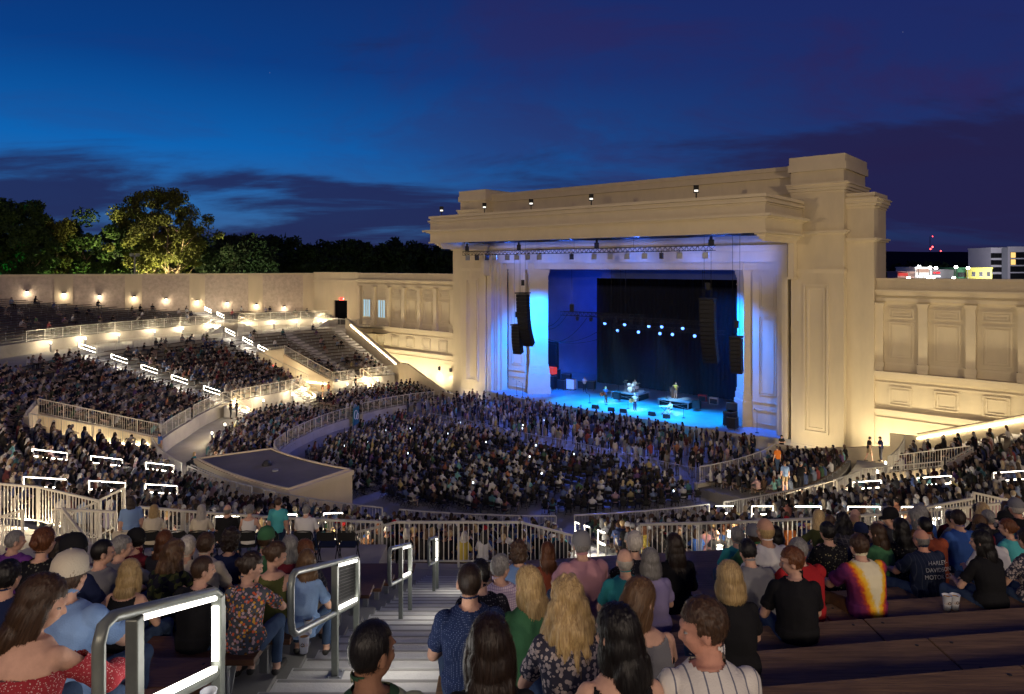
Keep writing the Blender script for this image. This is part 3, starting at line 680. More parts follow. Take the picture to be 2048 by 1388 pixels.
def lit_handrail(p, q, label, h=1.07, loop=.42, r_=.02, led='led', near=False, lf=0.0, nled=None):
    # p lower end, q upper end (on the treads)
    r = root('lit_handrail', p, label, 'handrail', 'handrails with white light strips')
    p, q = Vector(p), Vector(q); u = Vector((0,0,h)); d = q-p; dn = d.normalized(); dl = Vector((0,0,loop))
    pts = []; A, B = p+u, q+u; c = .1
    lpts = [A+dn*c, B-dn*c, B-dn*c*.3-Vector((0,0,c*.3)), B-Vector((0,0,c)), B-dl+Vector((0,0,c)), B-dl-dn*c*.3+Vector((0,0,c*.3)), B-dl-dn*c, A-dl+dn*c, A-dl+dn*c*.3+Vector((0,0,c*.3)), A-dl+Vector((0,0,c)), A-Vector((0,0,c)), A+dn*c*.3-Vector((0,0,c*.3)), A+dn*c]
    w = MB(); w.tube(lpts, r_, 12 if near else 6, caps=False); ob('rail_loop', w, M['railg' if near else 'rail'], r, smooth=near)
    f1 = lf if lf else .98
    for t in ((.03, f1, ) if not near else (.03, f1)):
        x = p+d*t; w = MB(); w.bar(x-Vector((0,0,.35)), x+u-Vector((0,0,r_)), r_*2.2, r_*2.2); ob('post', w, M['railg' if near else 'rail'], r, bevel=.006 if near else 0)
    s = r_+.004 if not near else r_*.9
    w = MB(); e0, e1 = A+dn*(c*.6), p+u+d*f1-dn*(r_*1.2)
    zo = Vector((0,0,s+.008)); hw = .03 if not near else .034
    w.bar(e0-zo+dn*r_, e1-zo, hw, .022 if not near else .03); w.bar(e0-dl+zo+dn*r_, e1-dl+zo, hw, .022 if not near else .03)
    x0 = A+dn*(r_*2.4+.0); x1 = p+u+d*f1-dn*(r_*2)
    for x in (x0,) if near else (x0, x1): w.bar(x-Vector((0,0,c*.8)), x-dl+Vector((0,0,c*.8)), .022 if not near else .034, hw)
    ob('led_strip', w, M[led], r)
    if not near: lamp('POINT', 'handrail_lamp', p.lerp(q, .4)+Vector((0, 0, .55)), 62, (1, .92, .78), r, .2)
    return r
SD = {-30.5: 'the right hand aisle', -15.5: 'the aisle right of centre', -1.0: 'the centre aisle', 14.5: 'the aisle behind the booth', 29.5: 'the aisle left of the booth', 43.0: 'the aisle before the nearer left vomitory', 78.0: 'the aisle past the nearer left vomitory', 91.0: 'the bright aisle through the packed left seats', 126.5: 'the aisle near the far left end wall'}
for ph in MID_AISLES: aisle(ph, 0, 16, 2.7 if ph == 91.0 else 1.5, 'pale concrete steps of '+SD[ph])
aisle(115.0, 9, 16, 2.7, 'pale concrete steps leading down to the far left vomitory'); aisle(137.2, 0, 16, 1.3, 'pale steps climbing along the far left end wall')
aisle(-57.0, 1, 16, 1.3, 'pale steps climbing along the lit right end wall')
aisle(122.0, 0, 7, 1.6, 'pale steps of the upper left seats', zf=uz, Rf=uR)
def lhr(phi, R, ln, label, **k):
    a, b = PO(R-ln/2, phi, ztread(R-ln/2, phi)), PO(R+ln/2, phi, ztread(R+ln/2, phi)); lit_handrail(a, b, label, **k)
for ph, Rs in ((91.0, (42.6, 39.5, 36.6, 33.7, 30.6)), (115.0, (39.1, 36.3, 33.9)), (43.0, (38.8, 36.1, 33.3)), (29.5, (42.4, 39.9, 37.4)), (14.5, (44.0, 41.0, 37.5)), (-1.0, (43.5, 40.0, 36.9)), (-15.5, (31.9, 34.9, 37.9, 40.9, 43.4)), (-30.5, (33, 36.4, 39.8, 43.2))):
    for i, R in enumerate(sorted(Rs)): lhr(ph, R, 1.7, f'{ORD[i]} lit handrail from the bottom in {SD.get(ph, "the steps above the far left vomitory")}')
for i, R in enumerate((47.5, 50.2)): 
    a = PO(R-.8, 122, uz((R-.8-Ru(122))/.85)-.2); b = PO(R+.8, 122, uz((R+.8-Ru(122))/.85)-.1); lit_handrail(a, b, ('lower', 'upper')[i]+' lit handrail on the steps of the upper left seats')
# stairs from the middle seats down to the lower walkway, with step lights
for ph, lb in ((91, 'left of the packed aisle'), (108, 'between the two left vomitories'), (-30.5, 'on the right'), (126.5, 'beside the far left end wall')):
    rr = root('walkway_stairs', PO(Rm(ph), ph, 1.8), 'short warm lit stairs down to the lower walkway '+lb, 'stairs', 'stairs down to the lower walkway')
    w = MB(); tt = R_(ph); nx, ny = -math.cos(tt)*.85, math.sin(tt)*.85
    for k in range(7):
        p, q = PO(Rm(ph)+.3-.3*(k+1), ph), PO(Rm(ph)+.3-.3*k, ph); z1 = 2.93-.161*(k+0)-.14
        w.hexa([(p[0]-nx,p[1]-ny,1.75),(p[0]+nx,p[1]+ny,1.75),(q[0]+nx,q[1]+ny,1.75),(q[0]-nx,q[1]-ny,1.75),(p[0]-nx,p[1]-ny,z1),(p[0]+nx,p[1]+ny,z1),(q[0]+nx,q[1]+ny,z1),(q[0]-nx,q[1]-ny,z1)])
    ob('steps', w, M['step'], rr)
    w = MB()
    for s in (-1, 1):
        for (Rr, z) in ((Rm(ph)+.3, 2.9), (Rm(ph)-1.7, 1.85)): c_ = PO(Rr, ph); w.bar((c_[0]+nx*s, c_[1]+ny*s, z), (c_[0]+nx*s, c_[1]+ny*s, z+1), .045)
        c0, c1 = PO(Rm(ph)+.3, ph), PO(Rm(ph)-1.7, ph); w.bar((c0[0]+nx*s, c0[1]+ny*s, 3.95), (c1[0]+nx*s, c1[1]+ny*s, 2.9), .05); w.bar((c0[0]+nx*s, c0[1]+ny*s, 3.2), (c1[0]+nx*s, c1[1]+ny*s, 2.15), .03)
    ob('stair_rail', w, M['rail'], rr)
    for dR, z in ((-.2, 3.1), (-1.3, 2.5)):
        c_ = PO(Rm(ph)+dR, ph); w = MB(); lx, ly = c_[0]+nx*1.08, c_[1]+ny*1.08
        w.ellip((lx, ly, z-.35), (.07, .07, .05), 8, 4); ob('step_light', w, M['ledwarm'], rr); lamp('POINT', 'step_lamp', (lx-nx*.2, ly-ny*.2, z-.1), 150, (1, .72, .38), rr, .08)
# upper stairs from upper walkway up beside the upper left rail
for ph, s in ((120.3, -1), (123.7, 1), (138.5, -1)):
    rr = root('upper_stairs', PO(Ru(ph), ph, 7.5), {120.3: 'warm lit stairs turning left below the upper left seats', 123.7: 'warm lit stairs turning right below the upper left seats', 138.5: 'warm lit stairs up to the row by the doorway'}[ph], 'stairs'); w = MB(); rl_ = MB()
    for k in range(6):
        a0, a1 = ph+s*(k+1)*.42, ph+s*k*.42; zz = 8.5-.18*k
        pts = [PO(Ru(ph)+.1, a0), PO(Ru(ph)+.1, a1), PO(Ru(ph)-1.2, a1), PO(Ru(ph)-1.2, a0)]
        w.hexa([(p[0], p[1], 7.4) for p in pts]+[(p[0], p[1], zz) for p in pts])
    for Rr in (Ru(ph)+.05, Ru(ph)-1.2): p, q = PO(Rr, ph), PO(Rr, ph+s*2.6); rl_.bar((p[0],p[1],9.55), (q[0],q[1],8.5), .05); rl_.bar((q[0],q[1],7.5), (q[0],q[1],8.5), .045); rl_.bar((p[0],p[1],8.4), (p[0],p[1],9.55), .045); rl_.bar((p[0],p[1],8.9), (q[0],q[1],7.9), .03)
    ob('steps', w, M['step'], rr); ob('stair_rail', rl_, M['rail'], rr)
    c_ = PO(Ru(ph)-.6, ph+s*1.2, 8.9); lamp('POINT', 'step_lamp', c_, 120, (1, .75, .42), rr, .1)

# ---------------------------------------------------------------- benches: one object per row and block; seats are collected for the audience
SEATS = []      # (x, y, z, heading, zone, phi, R, row)
secs = sorted(MID_AISLES+[115.0]); edges = [PHR+2.4] + secs + [137.2]
def sec_name(a, b):
    mid = (a+b)/2
    for lim, t in ((-44, 'at the far right end'), (-30, 'beside the right vomitory'), (-15, 'right of centre'), (-1, 'just right of the centre aisle'), (15, 'in the centre behind the booth'), (30, 'left of centre'), (44, 'before the nearer left vomitory'), (79, 'round the nearer left vomitory'), (92, 'in the packed left block'), (116, 'between the two left vomitories'), (127, 'past the far left vomitory'), (200, 'beside the far left end wall')):
        if mid < lim: return t
def visible(x, y, z, mpx=60):
    if y < .5: return False
    px, py = 1024+1365*x/y, 533+(EYE-z)*1365/y
    return -mpx < px < 2048+mpx and -100 < py < 1388+200
def bench_arc(a, b, Rf, z, label, group, mm, seats, zone, row):
    n = max(1, int((b-a)/2)); w = MB(); s = (b-a)/n; vis = False
    for i in range(n):
        p0, p1 = a+s*i, a+s*(i+1); r0, r1 = Rf(p0)+.32, Rf(p1)+.32
        q = [PO(r0, p0), PO(r1, p1), PO(r1+.34, p1), PO(r0+.34, p0)]
        w.hexa([(x[0], x[1], z+.40) for x in q]+[(x[0], x[1], z+.455) for x in q], 0)
        c_ = PO(Rf((p0+p1)/2)+.5, (p0+p1)/2); d_ = PO(Rf((p0+p1)/2)+.78, (p0+p1)/2)
        w.bar((c_[0], c_[1], z), (c_[0], c_[1], z+.4), .05, .05, 1); w.bar((c_[0], c_[1], z+.36), (d_[0], d_[1], z+.36), .05, .05, 1)
        vis = vis or visible(c_[0], c_[1], z+.4)
    if not vis: return
    tag(ob('bench', w, [mm, M['galv']]), label, 'bench', group)
    L_ = (b-a)*math.pi/180*Rf((a+b)/2); ns = int(L_/.54)
    for i in range(ns):
        p = a+(b-a)*(i+.5)/ns; c_ = PO(Rf(p)+.52, p, z); seats.append((c_[0], c_[1], z, facang(c_[0], c_[1]), zone, p, Rf(p), row, (a, b)))
for i in range(len(edges)-1):
    a, b = edges[i]+(2.6 if edges[i] in (91.0, 115.0) else 1.4), edges[i+1]-(2.6 if edges[i+1] in (91.0, 115.0) else 1.4)
    for k in range(MROWS):
        if k == 0: segs0 = [(a, b)]
        segs = [(a, b)]
        for v0, v1, d in VOM:
            if mR(k, (v0+v1)/2) < d-.2:
                ns_ = []
                for x0, x1 in segs:
                    if v1 < x0 or v0 > x1: ns_.append((x0, x1)); continue
                    if v0-.4-x0 > 1.5: ns_.append((x0, v0-.4))
                    if x1-v1-.4 > 1.5: ns_.append((v1+.4, x1))
                segs = ns_
        for j, (x0, x1) in enumerate(segs):
            bench_arc(x0, x1, lambda p, k=k: mR(k, p), mz(k), f'slim timber bench, {ORD[k]} row up {sec_name(x0, x1)}'+(', left piece' if j else ''), 'benches of the middle seats', M['woodf'], SEATS, 'mid', k)
for (a, b, t) in ((51, 68, 'nearest the booth'), (69.5, 96, 'in the long low left block'), (102.5, 137.5, 'by the left wing'), (PHR+1.5, -31.5, 'on the low right')):
    for k in range(8):
        bench_arc(a, b, lambda p, k=k: laR(k, p)-.15, laz(k), f'slim timber bench, {ORD[k]} low row {t}', 'benches of the low seats', M['woodf'], SEATS, 'low', k)
for (a, b, t) in ((84, 119.8, 'left of the upper steps'), (124.2, 138, 'right of the upper steps')):
    for k in range(1, 18):
        bb = b
        while bb > a+3 and uR(k, bb)+1.5 > Rwall(bb): bb -= 1
        if bb <= a+3: continue
        bench_arc(a, bb, lambda p, k=k: uR(k, p), uz(k), f'slim timber bench, {ORD[k-1]} upper left row {t}', 'benches of the upper left seats', M['woodf'], SEATS, 'up', k)
# near benches: timber boards on steel brackets
def near_bench(x0, x1, d, tilt, label, side):
    yb = -.30 if side == 'l' else -.36; yf = .04 if side == 'l' else .09
    r = root('bench', (x0, d+tilt*x0, tz(d-.1)), label, 'bench', 'near timber benches')
    z = tz(d-.1)
    def Pq(x, y, zz): return (x, y+tilt*x, zz)
    L_ = x1-x0; nb = max(1, int(round(L_/3.6)))
    for i in range(nb):
        a, b = x0+L_*i/nb+.006, x0+L_*(i+1)/nb-.006
        w = MB(); w.hexa([Pq(a, d+yb, z+.415), Pq(b, d+yb, z+.415), Pq(b, d+yf, z+.415), Pq(a, d+yf, z+.415), Pq(a, d+yb, z+.465), Pq(b, d+yb, z+.465), Pq(b, d+yf, z+.465), Pq(a, d+yf, z+.465)])
        ob('seat_board', w, M['wood'] if side == 'l' else M['woodl'], r, bevel=.006)
        if d < 8.5:
            q = MB()
            for xx in (a+.12, (a+b)/2, b-.12):
                for yy in (yb+.08, yf-.08): pt = Pq(xx, d+yy, z+.465); q.lathe([(.012, 0), (.012, .003), (.006, .005)], 8, at=pt)
            ob('bolts', q, M['metal'], r)
    w = MB(); nx = max(2, int(L_/1.6))
    for i in range(nx):
        x = x0+.25+(L_-.5)*i/(nx-1)
        w.bar(Pq(x, d-.28, z+.385), Pq(x, d+.02, z+.385), .06, .06); w.bar(Pq(x, d-.26, z+.36), Pq(x, d-.26, z), .07, .05); w.bar(Pq(x, d-.26, z+.02), Pq(x, d-.05, z+.36), .05, .02)
    ob('bracket', w, M['galv'], r)
for i, d in enumerate(NR): near_bench(-.46, 16, d, .13, f'long timber bench right of the near aisle, {ORD[i]} row away from the camera', 'r')
for i, d in enumerate(NL): near_bench(-12.5, -1.98, d, 0, f'long timber bench left of the near aisle, {ORD[i]} row away from the camera', 'l')
# near aisle steps
rr = root('aisle_stairs', (-1.7, 9, tz(9)), 'pale speckled concrete steps of the near aisle running down beside the handrails', 'stairs')
w = MB(); d = 1.6
while d < 15.2:
    for j in range(2):
        y0, y1 = d+.425*j, d+.425*(j+1); z = tz(y0+.1)-.02
        w.box(X_AISLE[0]+.003, X_AISLE[1]-.003, y0, y1, z-1.2, z)
    d += .85
ob('steps', w, M['step'], rr)
w = MB(); d = 1.6
while d < 15.2:
    for j in range(2):
        y1 = d+.425*(j+1); z = tz(d+.425*j+.1)-.02; w.box(X_AISLE[0]+.02, X_AISLE[1]-.02, y1-.045, y1-.01, z-.01, z+.003)
    d += .85
ob('tread_edge_strip', w, mat('dark_edge_strip', (.30, .29, .27), .8), rr)  # dark strips added at the tread edges to part the steps by tone
for i, (d0, d1) in enumerate(((2.75, 3.85), (5.0, 7.0), (8.6, 10.2), (12.1, 13.3))):
    p, q = (-1.72+.02*d1, d1, tz(d1)), (-1.72+.02*d0, d0, tz(d0))
    r = lit_handrail(p, q, ['large grey handrail with glowing panel frame, nearest the camera', 'second grey handrail down the aisle with dark mesh panel', 'third handrail down the near aisle, open frame', 'smallest handrail at the foot of the near aisle'][i], h=1.08, loop=.46, r_=.026, led='lednear', near=True, lf=(.77, .42, .5, .42)[i])
    pv, qv = Vector(p), Vector(q)
    for t_ in (.03, (.77, .42, .5, .42)[i]):
        bp = pv.lerp(qv, t_); zb = max([tz(1.6+.425*k_+.1)-.02 for k_ in range(34) if 1.6+.425*k_ <= bp.y < 1.6+.425*(k_+1)] or [bp.z]); w = MB(); w.box(bp.x-.07, bp.x+.07, bp.y-.07, bp.y+.07, zb, zb+.012)
        for sx_ in (-.05, .05):
            for sy_ in (-.05, .05): w.lathe([(.011, .012), (.011, .02), (.004, .024)], 6, at=(bp.x+sx_, bp.y+sy_, zb))
        ob('base_plate', w, M['galv'], r)
    lamp('POINT', 'handrail_lamp', pv+(qv-pv)*.35+Vector((.55, 0, .75)), 17, (1, .95, .88), r, .25)
    if i == 1:
        w = MB(); dn = (qv-pv); A = pv+Vector((0,0,1.05)); B = A+dn*.40
        for k in range(26):
            t = k/25; w.bar(A.lerp(B, t), (A.lerp(B, t)-Vector((0,0,.4))), .003)
        for k in range(14):
            w.bar(A-Vector((0,0,.4*k/13)), B-Vector((0,0,.4*k/13)), .003)
        o = ob('mesh_panel', w, M['metal'], r)
        w = MB(); o3 = Vector((-.012, 0, 0)); w.add([A+o3, B+o3, B+o3-Vector((0,0,.42)), A+o3-Vector((0,0,.42))], [(0,1,2,3)]); ob('backing_panel', w, M['black'], r)
# platform with folding chairs (left, beyond the near rows)
PLAT = MB(); PLAT.prism([(-3.0, 16.4), (-11.5, 16.4), (-11.5, 14.1), (-3.0, 14.1)], 6.2, 9.32)
tag(ob('chair_platform', PLAT, M['conc']), kind='structure')

# ---------------------------------------------------------------- booth
r = root('mix_booth', PO(28, 37, ZF), 'pale low booth with a concave flat roof behind the floor seats', 'building')
def arcp(R, a, b, n=14): return [PO(R, a+(b-a)*i/n)[:2] for i in range(n+1)]
inn = [PO(25.8+.0*i, 45.5-18.5*i/12)[:2] for i in range(13)]; outr = [PO(30.4, 28+19.5*i/12)[:2] for i in range(13)]
poly = inn+outr
w = MB(); w.prism(poly, ZF, 3.35); ob('booth_wall', w, M['stucco'], r)
def grow(pl, k):
    c_ = np.mean(pl, axis=0); return [tuple(c_+(np.array(p)-c_)*k) for p in pl]
w = MB(); w.prism(grow(poly, 1.02), 3.35, 3.62); ob('roof_edge', w, M['stucco2'], r)
w = MB(); w.prism(grow(poly, .93), 3.622, 3.64); ob('roof_membrane', w, M['roof'], r)
w = MB(); gp = grow(poly, .955)
for i in range(len(gp)): w.bar((*gp[i], 3.66), (*gp[(i+1) % len(gp)], 3.66), .12, .1)
ob('roof_curb', w, M['stucco2'], r)
for i in range(2):
    w = MB(); c_ = PO(28+i*.4, 38-i*3); w.lathe([(.3, 0), (.3, .12), (.16, .3), (.02, .34)] if not i else [(.18, 0), (.18, .1), (.02, .12)], 12, at=(c_[0], c_[1], 3.64)); ob('roof_vent', w, M['metal' if not i else 'galv'], r)
rail([PO(30.9, 29, 3.2), PO(31.1, 36, 3.2), PO(31.1, 45, 3.2)], 'flat rail along the ledge behind the pale booth', h=.45, bal=0)
rail([PO(31.5, 46, 1.8), PO(29, 48.5, 1.8), PO(28.6, 51.5, 1.8)], 'small stair rail at the left end of the booth', bal=.13)
rail([PO(27.6, 49.5, 1.8), PO(25.5, 51, 1.3), PO(24, 52.6, 1.0)], 'bright lit ramp rail behind the booth', bal=0, mid=(.5,))
lamp('POINT', 'ramp_lamp', PO(26.5, 50.5, 2.2), 80, (1, .85, .6), None, .2)
for i_, (R__, p__) in enumerate(((33.2, 45), (33.2, 33))):  # invented lights, added to warm the back wall of the booth
    bl = root('added_booth_light', PO(R__, p__, 1.9), ('left', 'right')[i_]+' added warm low light before the back of the pale booth', 'lamp'); w = MB(); w.lathe([(.1, 0), (.1, .3), (.12, .35)], 10, at=PO(R__, p__, 1.8)); ob('housing', w, M['ledwarm'], bl); lamp('POINT', 'booth_fill_lamp', PO(R__-.3, p__, 2.6), 260, (1, .66, .30), bl, .2)
# numbers
sg = root('section_number', PO(Rm(66)+2.2, 64.5, 2.8), 'black section number 109 on the passage wall of the nearer left vomitory', 'sign')
text3('109', PO(Rm(65)+2.6, 64.25, 2.9), .8, math.atan2(*(Vector(PO(30, 64.5)).xy-Vector(PO(40, 64.5)).xy).yx), M['black'], sg, ext=.03)

# ---------------------------------------------------------------- sconces, bollards, floodlights
def px_wall(px):
    u = (px-1024)/1365; s = (K2[0]-u*K2[1])/(u*BW[1]-BW[0]); return s
for i, (px, py) in enumerate(((54, 583), (128, 587), (199, 591), (268, 594), (332, 598), (394, 602), (454, 605), (512, 609), (568, 614))):
    s = px_wall(px); x, y = wline(s); n_ = Vector((BW[1], -BW[0])).normalized()
    if n_.y > 0: n_ = -n_
    z = EYE-(py-533)/1365*(y-.2); bx, by = x+n_.x*.28, y+n_.y*.28
    r = root('wall_sconce', (bx, by, z), f'round wall lamp, {ORD[i]} from the left along the block wall', 'lamp', 'wall lamps on the block wall')
    w = MB(); w.lathe([(.02, .2), (.14, .17), (.2, .06), (.21, 0)][::-1], 14, at=(bx, by, z)); w.bar((bx, by, z+.06), (x+n_.x*.05, y+n_.y*.05, z+.06), .1); ob('cap', w, M['metal'], r)
    w = MB(); w.ellip((bx, by, z-.01), (.15, .15, .13), 12, 6); ob('lens', w, M['sconce'], r)
    lamp('POINT', 'sconce_lamp', (bx+n_.x*.25, by+n_.y*.25, z-.35), 48, (1, .80, .60), r, .15)
def bollard(x, y, z, label, e=150):
    r = root('bollard_light', (x, y, z), label, 'bollard', 'bollard lights along the walkways')
    w = MB(); w.lathe([(.085, 0), (.085, .82)], 12, at=(x, y, z)); ob('column', w, M['galv'], r)
    w = MB(); w.lathe([(.07, .82), (.07, .94)], 12, at=(x, y, z)); ob('lens', w, M['bol'], r)
    w = MB(); w.lathe([(.09, .94), (.09, .98), (.03, 1.0)], 12, at=(x, y, z)); ob('cap', w, M['galv'], r)
    lamp('POINT', 'bollard_lamp', (x, y, z+1.15), e, (1, .82, .55), r, .08)
for i, ph in enumerate((53, 69, 75, 86, 97, 104.5, 121.5, 131)): bollard(*PO(Rm(ph)-(.6 if ph > 90 else 2.6), ph, 1.8), f'bollard light on the lower walkway, {ORD[i]} past the booth going left')
for i, ph in enumerate((-22, -28, -34, -47, -52)): bollard(*PO(Rm(ph)-.5, ph, 1.8), f'bollard light on the right hand lower walkway, {ORD[i]} from the floor', 110)
for i, ph in enumerate((94, 99, 104, 109.5, 114, 119, 125, 129, 133, 137.5)): bollard(*PO(Ru(ph)-.7, ph, 7.5), f'bollard light on the upper left walkway, {ORD[i]} from the left', 210)
for i, (x, y) in enumerate(((-14.0, 19.6), (-13.0, 19.2), (-9.4, 18.4), (-8.7, 18.6), (-4.6, 19.2), (5.6, 18.4), (6.2, 19.4), (11.2, 19.9), (12.6, 20.3))): bollard(x, y, 7.5, f'bollard light behind the near rail, {ORD[i]} from the left', 75)
# small wall lamps washing the left wing base
for i, a in enumerate((-62.8, -60.75)):
    r = root('downlight', FA(a, 58.8, 3.2), ('left', 'right')[i]+' small cylinder downlight washing the foot of the left wing wall', 'lamp'); w = MB(); w.fbox(a-.1, a+.1, 58.72, 59.0, 3.0, 3.45); ob('housing', w, M['metal'], r)
    lamp('SPOT', 'downlight_lamp', FA(a, 58.75, 2.95), 260, (1, .88, .66), r, .05, 70, .4, aim=FA(a, 58.9, 0))
# floodlight fittings on the canopy edge
for i, a in enumerate((-53.6, -47.3, -41.2, -34.3, -27.9+3.6, -20.3)[:6]):
    if i == 5: continue
    c_ = 50.6; r = root('floodlight', FA(a, c_, 21.36), f'small black floodlight on the canopy edge, {ORD[i]} from the left', 'floodlight', 'floodlights on the canopy edge')
    w = MB(); w.bar(FA(a, c_, 21.3), FA(a, c_, 22.0), .09); ob('stem', w, M['black'], r)
    w = MB(); hv = Vector(FA(a, c_, 22.15)); fw = Vector((-FA(a, c_)[0]+hv.x*0-FA(0,1)[0]*1, -1, 0)).normalized(); fw = (Vector((0, 0, 12))-hv).normalized(); p = hv; 
    w.bar(p-fw*.05, p+fw*.05, .42, .6); ob('head', w, M['black'], r)
    w = MB(); 
    for dz in (-.13, .11): w.bar(p+fw*.05+Vector((0,0,dz)), p+fw*.06+Vector((0,0,dz)), .3, .15)
    ob('lens', w, emis('flood_lens_'+ORD[i], (1, .93, .82), 1.6), r)
# floodlight pole behind the block wall; unseen rim poles added to light the building front
def pole(x, y, h, label, e, aim, c=(1, .78, .48), spot=80):
    r = root('floodlight_pole', (x, y, 0), label, 'light pole', 'floodlight poles round the rim')
    w = MB(); w.tube([(x, y, 0), (x, y, h)], .12, 10); ob('pole', w, M['galv'], r)
    w = MB(); w.bar((x-.7, y, h), (x+.7, y, h), .1); ob('crossarm', w, M['galv'], r)
    a = Vector(aim); f = (a-Vector((x, y, h))).normalized()
    for s in (-.45, .45):
        b = MB(); p = Vector((x+s, y, h+.25)); b.bar(p-f*.1, p+f*.1, .6, .4); ob('lamp_head', b, M['galv'], r)
    if e: lamp('SPOT', 'pole_fill_lamp', (x+f.x*.6, y+f.y*.6, h+.25), e, c, r, .4, spot, .9, aim=aim)
pole(-58.6, 106, 17.6, 'pale floodlight pole rising behind the block wall beside the big tree', 0, (-40, 60, 5))
fc = FA(-36, 55, 10)
# ================================================================ LIGHT on the building
WARM = (1, .75, .45)
pole(-46, -8, 19, 'added floodlight pole out of view on the rear rim, left of the camera', 36000, fc, WARM, 60)  # this pole and the next are unseen, added as front light
pole(36, -12, 19, 'added floodlight pole out of view on the rear rim, right of the camera', 36000, fc, WARM, 60)
pole(-12, -18, 20, 'added floodlight pole out of view on the rear rim, directly behind the camera', 44000, (-50, 88, 13), (1, .74, .52), 60)  # unseen pole, added to brighten the back left wall
# ground uplights at the foot of the wing walls and pylons
for i, (a, c, e) in enumerate([(x, 56.7, 300) for x in (-12, -8, -4, 0, 4)]+[(x, 56.7, 300) for x in (-78, -74, -70, -66, -62.5)]+[(-17.4, 54.6, 240), (-56.2, 54.6, 240)]):
    r = root('ground_uplight', FA(a, c, ZF), f'small ground uplight at the foot of the building, {ORD[i]} of the run', 'floodlight', 'ground uplights at the building foot')
    w = MB(); w.fbox(a-.18, a+.18, c-.12, c+.12, ZF, ZF+.22); ob('housing', w, M['metal'], r)
    lamp('SPOT', 'uplight_lamp', FA(a, c, ZF+.35), e*(5.2 if abs(c-56.7) < .1 else 3.5), (1, .84, .56), r, .4, 140, 1, aim=FA(a, 59.6, 5))
# ================================================================ STAGE RIG AND GEAR
def truss(mb, p, q, s=.4, seg=.5):
    p, q = Vector(p), Vector(q); d = (q-p).normalized(); r = d.cross(Vector((0,0,1))).normalized()*s/2; u = Vector((0,0,s/2))
    cs = [r+u, r-u, -r-u, -r+u]
    for c in cs: mb.bar(p+c, q+c, .055)
    n = int((q-p).length/seg)
    for i in range(n):
        a, b = p.lerp(q, i/n), p.lerp(q, (i+1)/n)
        for k in range(4): mb.bar(a+cs[k], b+cs[(k+1) % 4], .03)
        for k in range(4): mb.bar(a+cs[k], a+cs[(k+1) % 4], .03)
def hang(p, z1, parent, w=.025, name='hanger'):
    m = MB(); m.bar(p, (p[0], p[1], z1), w); ob(name, m, M['black'], parent)
r = root('lighting_truss', FA(-38, 54, 17.6), 'long black truss hanging under the canopy front', 'truss')
w = MB(); truss(w, FA(-53.6, 54, 17.45), FA(-24.3, 54, 17.55)); ob('truss_frame', w, M['black'], r)
for a in (-53, -46, -38.6, -32, -24.6): hang(FA(a, 54, 17.7), 18.8, r)
for i, a in enumerate((-53.1, -45.6, -36.0, -24.6)):
    w = MB(); c = Vector(FA(a, 54, 18.05)); w.bar(c-Vector((0,0,.35)), c+Vector((0,0,.2)), .42, .3); w.bar(c+Vector((0,0,.2)), c+Vector((0,0,.5)), .2, .2); ob('hoist', w, M['black'], r)
for i, (a, t) in enumerate(((-53.0, .2), (-51.6, -.8), (-50.1, 1.2), (-49, -.4), (-47.2, .1), (-45.9, -.5), (-44.4, .1), (-42.9, .15), (-38.9, 1.2), (-36.3, .1), (-34.5, .6), (-32.7, .2), (-30.9, .1), (-29.2, 1.2), (-27.5, .2), (-25.1, -.3))):
    f = root('stage_floodlight', FA(a, 54, 17), f'square lamp hanging below the canopy truss, {ORD[i]} from the left', 'lamp', 'lamps under the canopy truss')
    w = MB(); c = Vector(FA(a, 54, 16.95)); fw = Vector((math.sin(t)*.5, -1+abs(t)*.4, -.35+.3*abs(t))).normalized(); w.bar(c-fw*.07, c+fw*.07, .5, .55); ob('housing', w, M['galv'] if abs(t) < .7 else M['metal'], f, bevel=.03)
    w = MB(); w.bar(c+Vector((0,0,.22)), c+Vector((0,0,.45)), .05); ob('yoke', w, M['black'], f)
# upstage trusses with moving heads
BLUE = (.03, .20, 1.0); CYAN = (.0, .34, 1.0)
r = root('lighting_truss', FA(-40, 62.5, 10.7), 'shorter black truss hanging left over the stage with moving lights', 'truss')
w = MB(); truss(w, FA(-46.4, 62.5, 10.7), FA(-35.5, 62.5, 10.75), .45); ob('truss_frame', w, M['black'], r)
for a in (-45, -38): hang(FA(a, 62.5, 10.9), 18.9, r)
w = MB(); c = Vector(FA(-45, 62.5, 11.4)); w.bar(c-Vector((0,0,.5)), c+Vector((0,0,.35)), .45, .3); ob('hoist', w, M['black'], r)
r2 = root('lighting_truss', FA(-36, 66, 9.6), 'upstage black truss carrying the lit blue lamps', 'truss')
w = MB(); truss(w, FA(-43.5, 66, 10.15), FA(-30.5, 66, 10.15), .4); truss(w, FA(-43.0, 68, 9.1), FA(-29.5, 68, 9.1), .4); ob('truss_frame', w, M['black'], r2)
for a in (-42, -31): hang(FA(a, 66, 10.3), 18.9, r2); hang(FA(a, 68, 9.3), 18.9, r2)
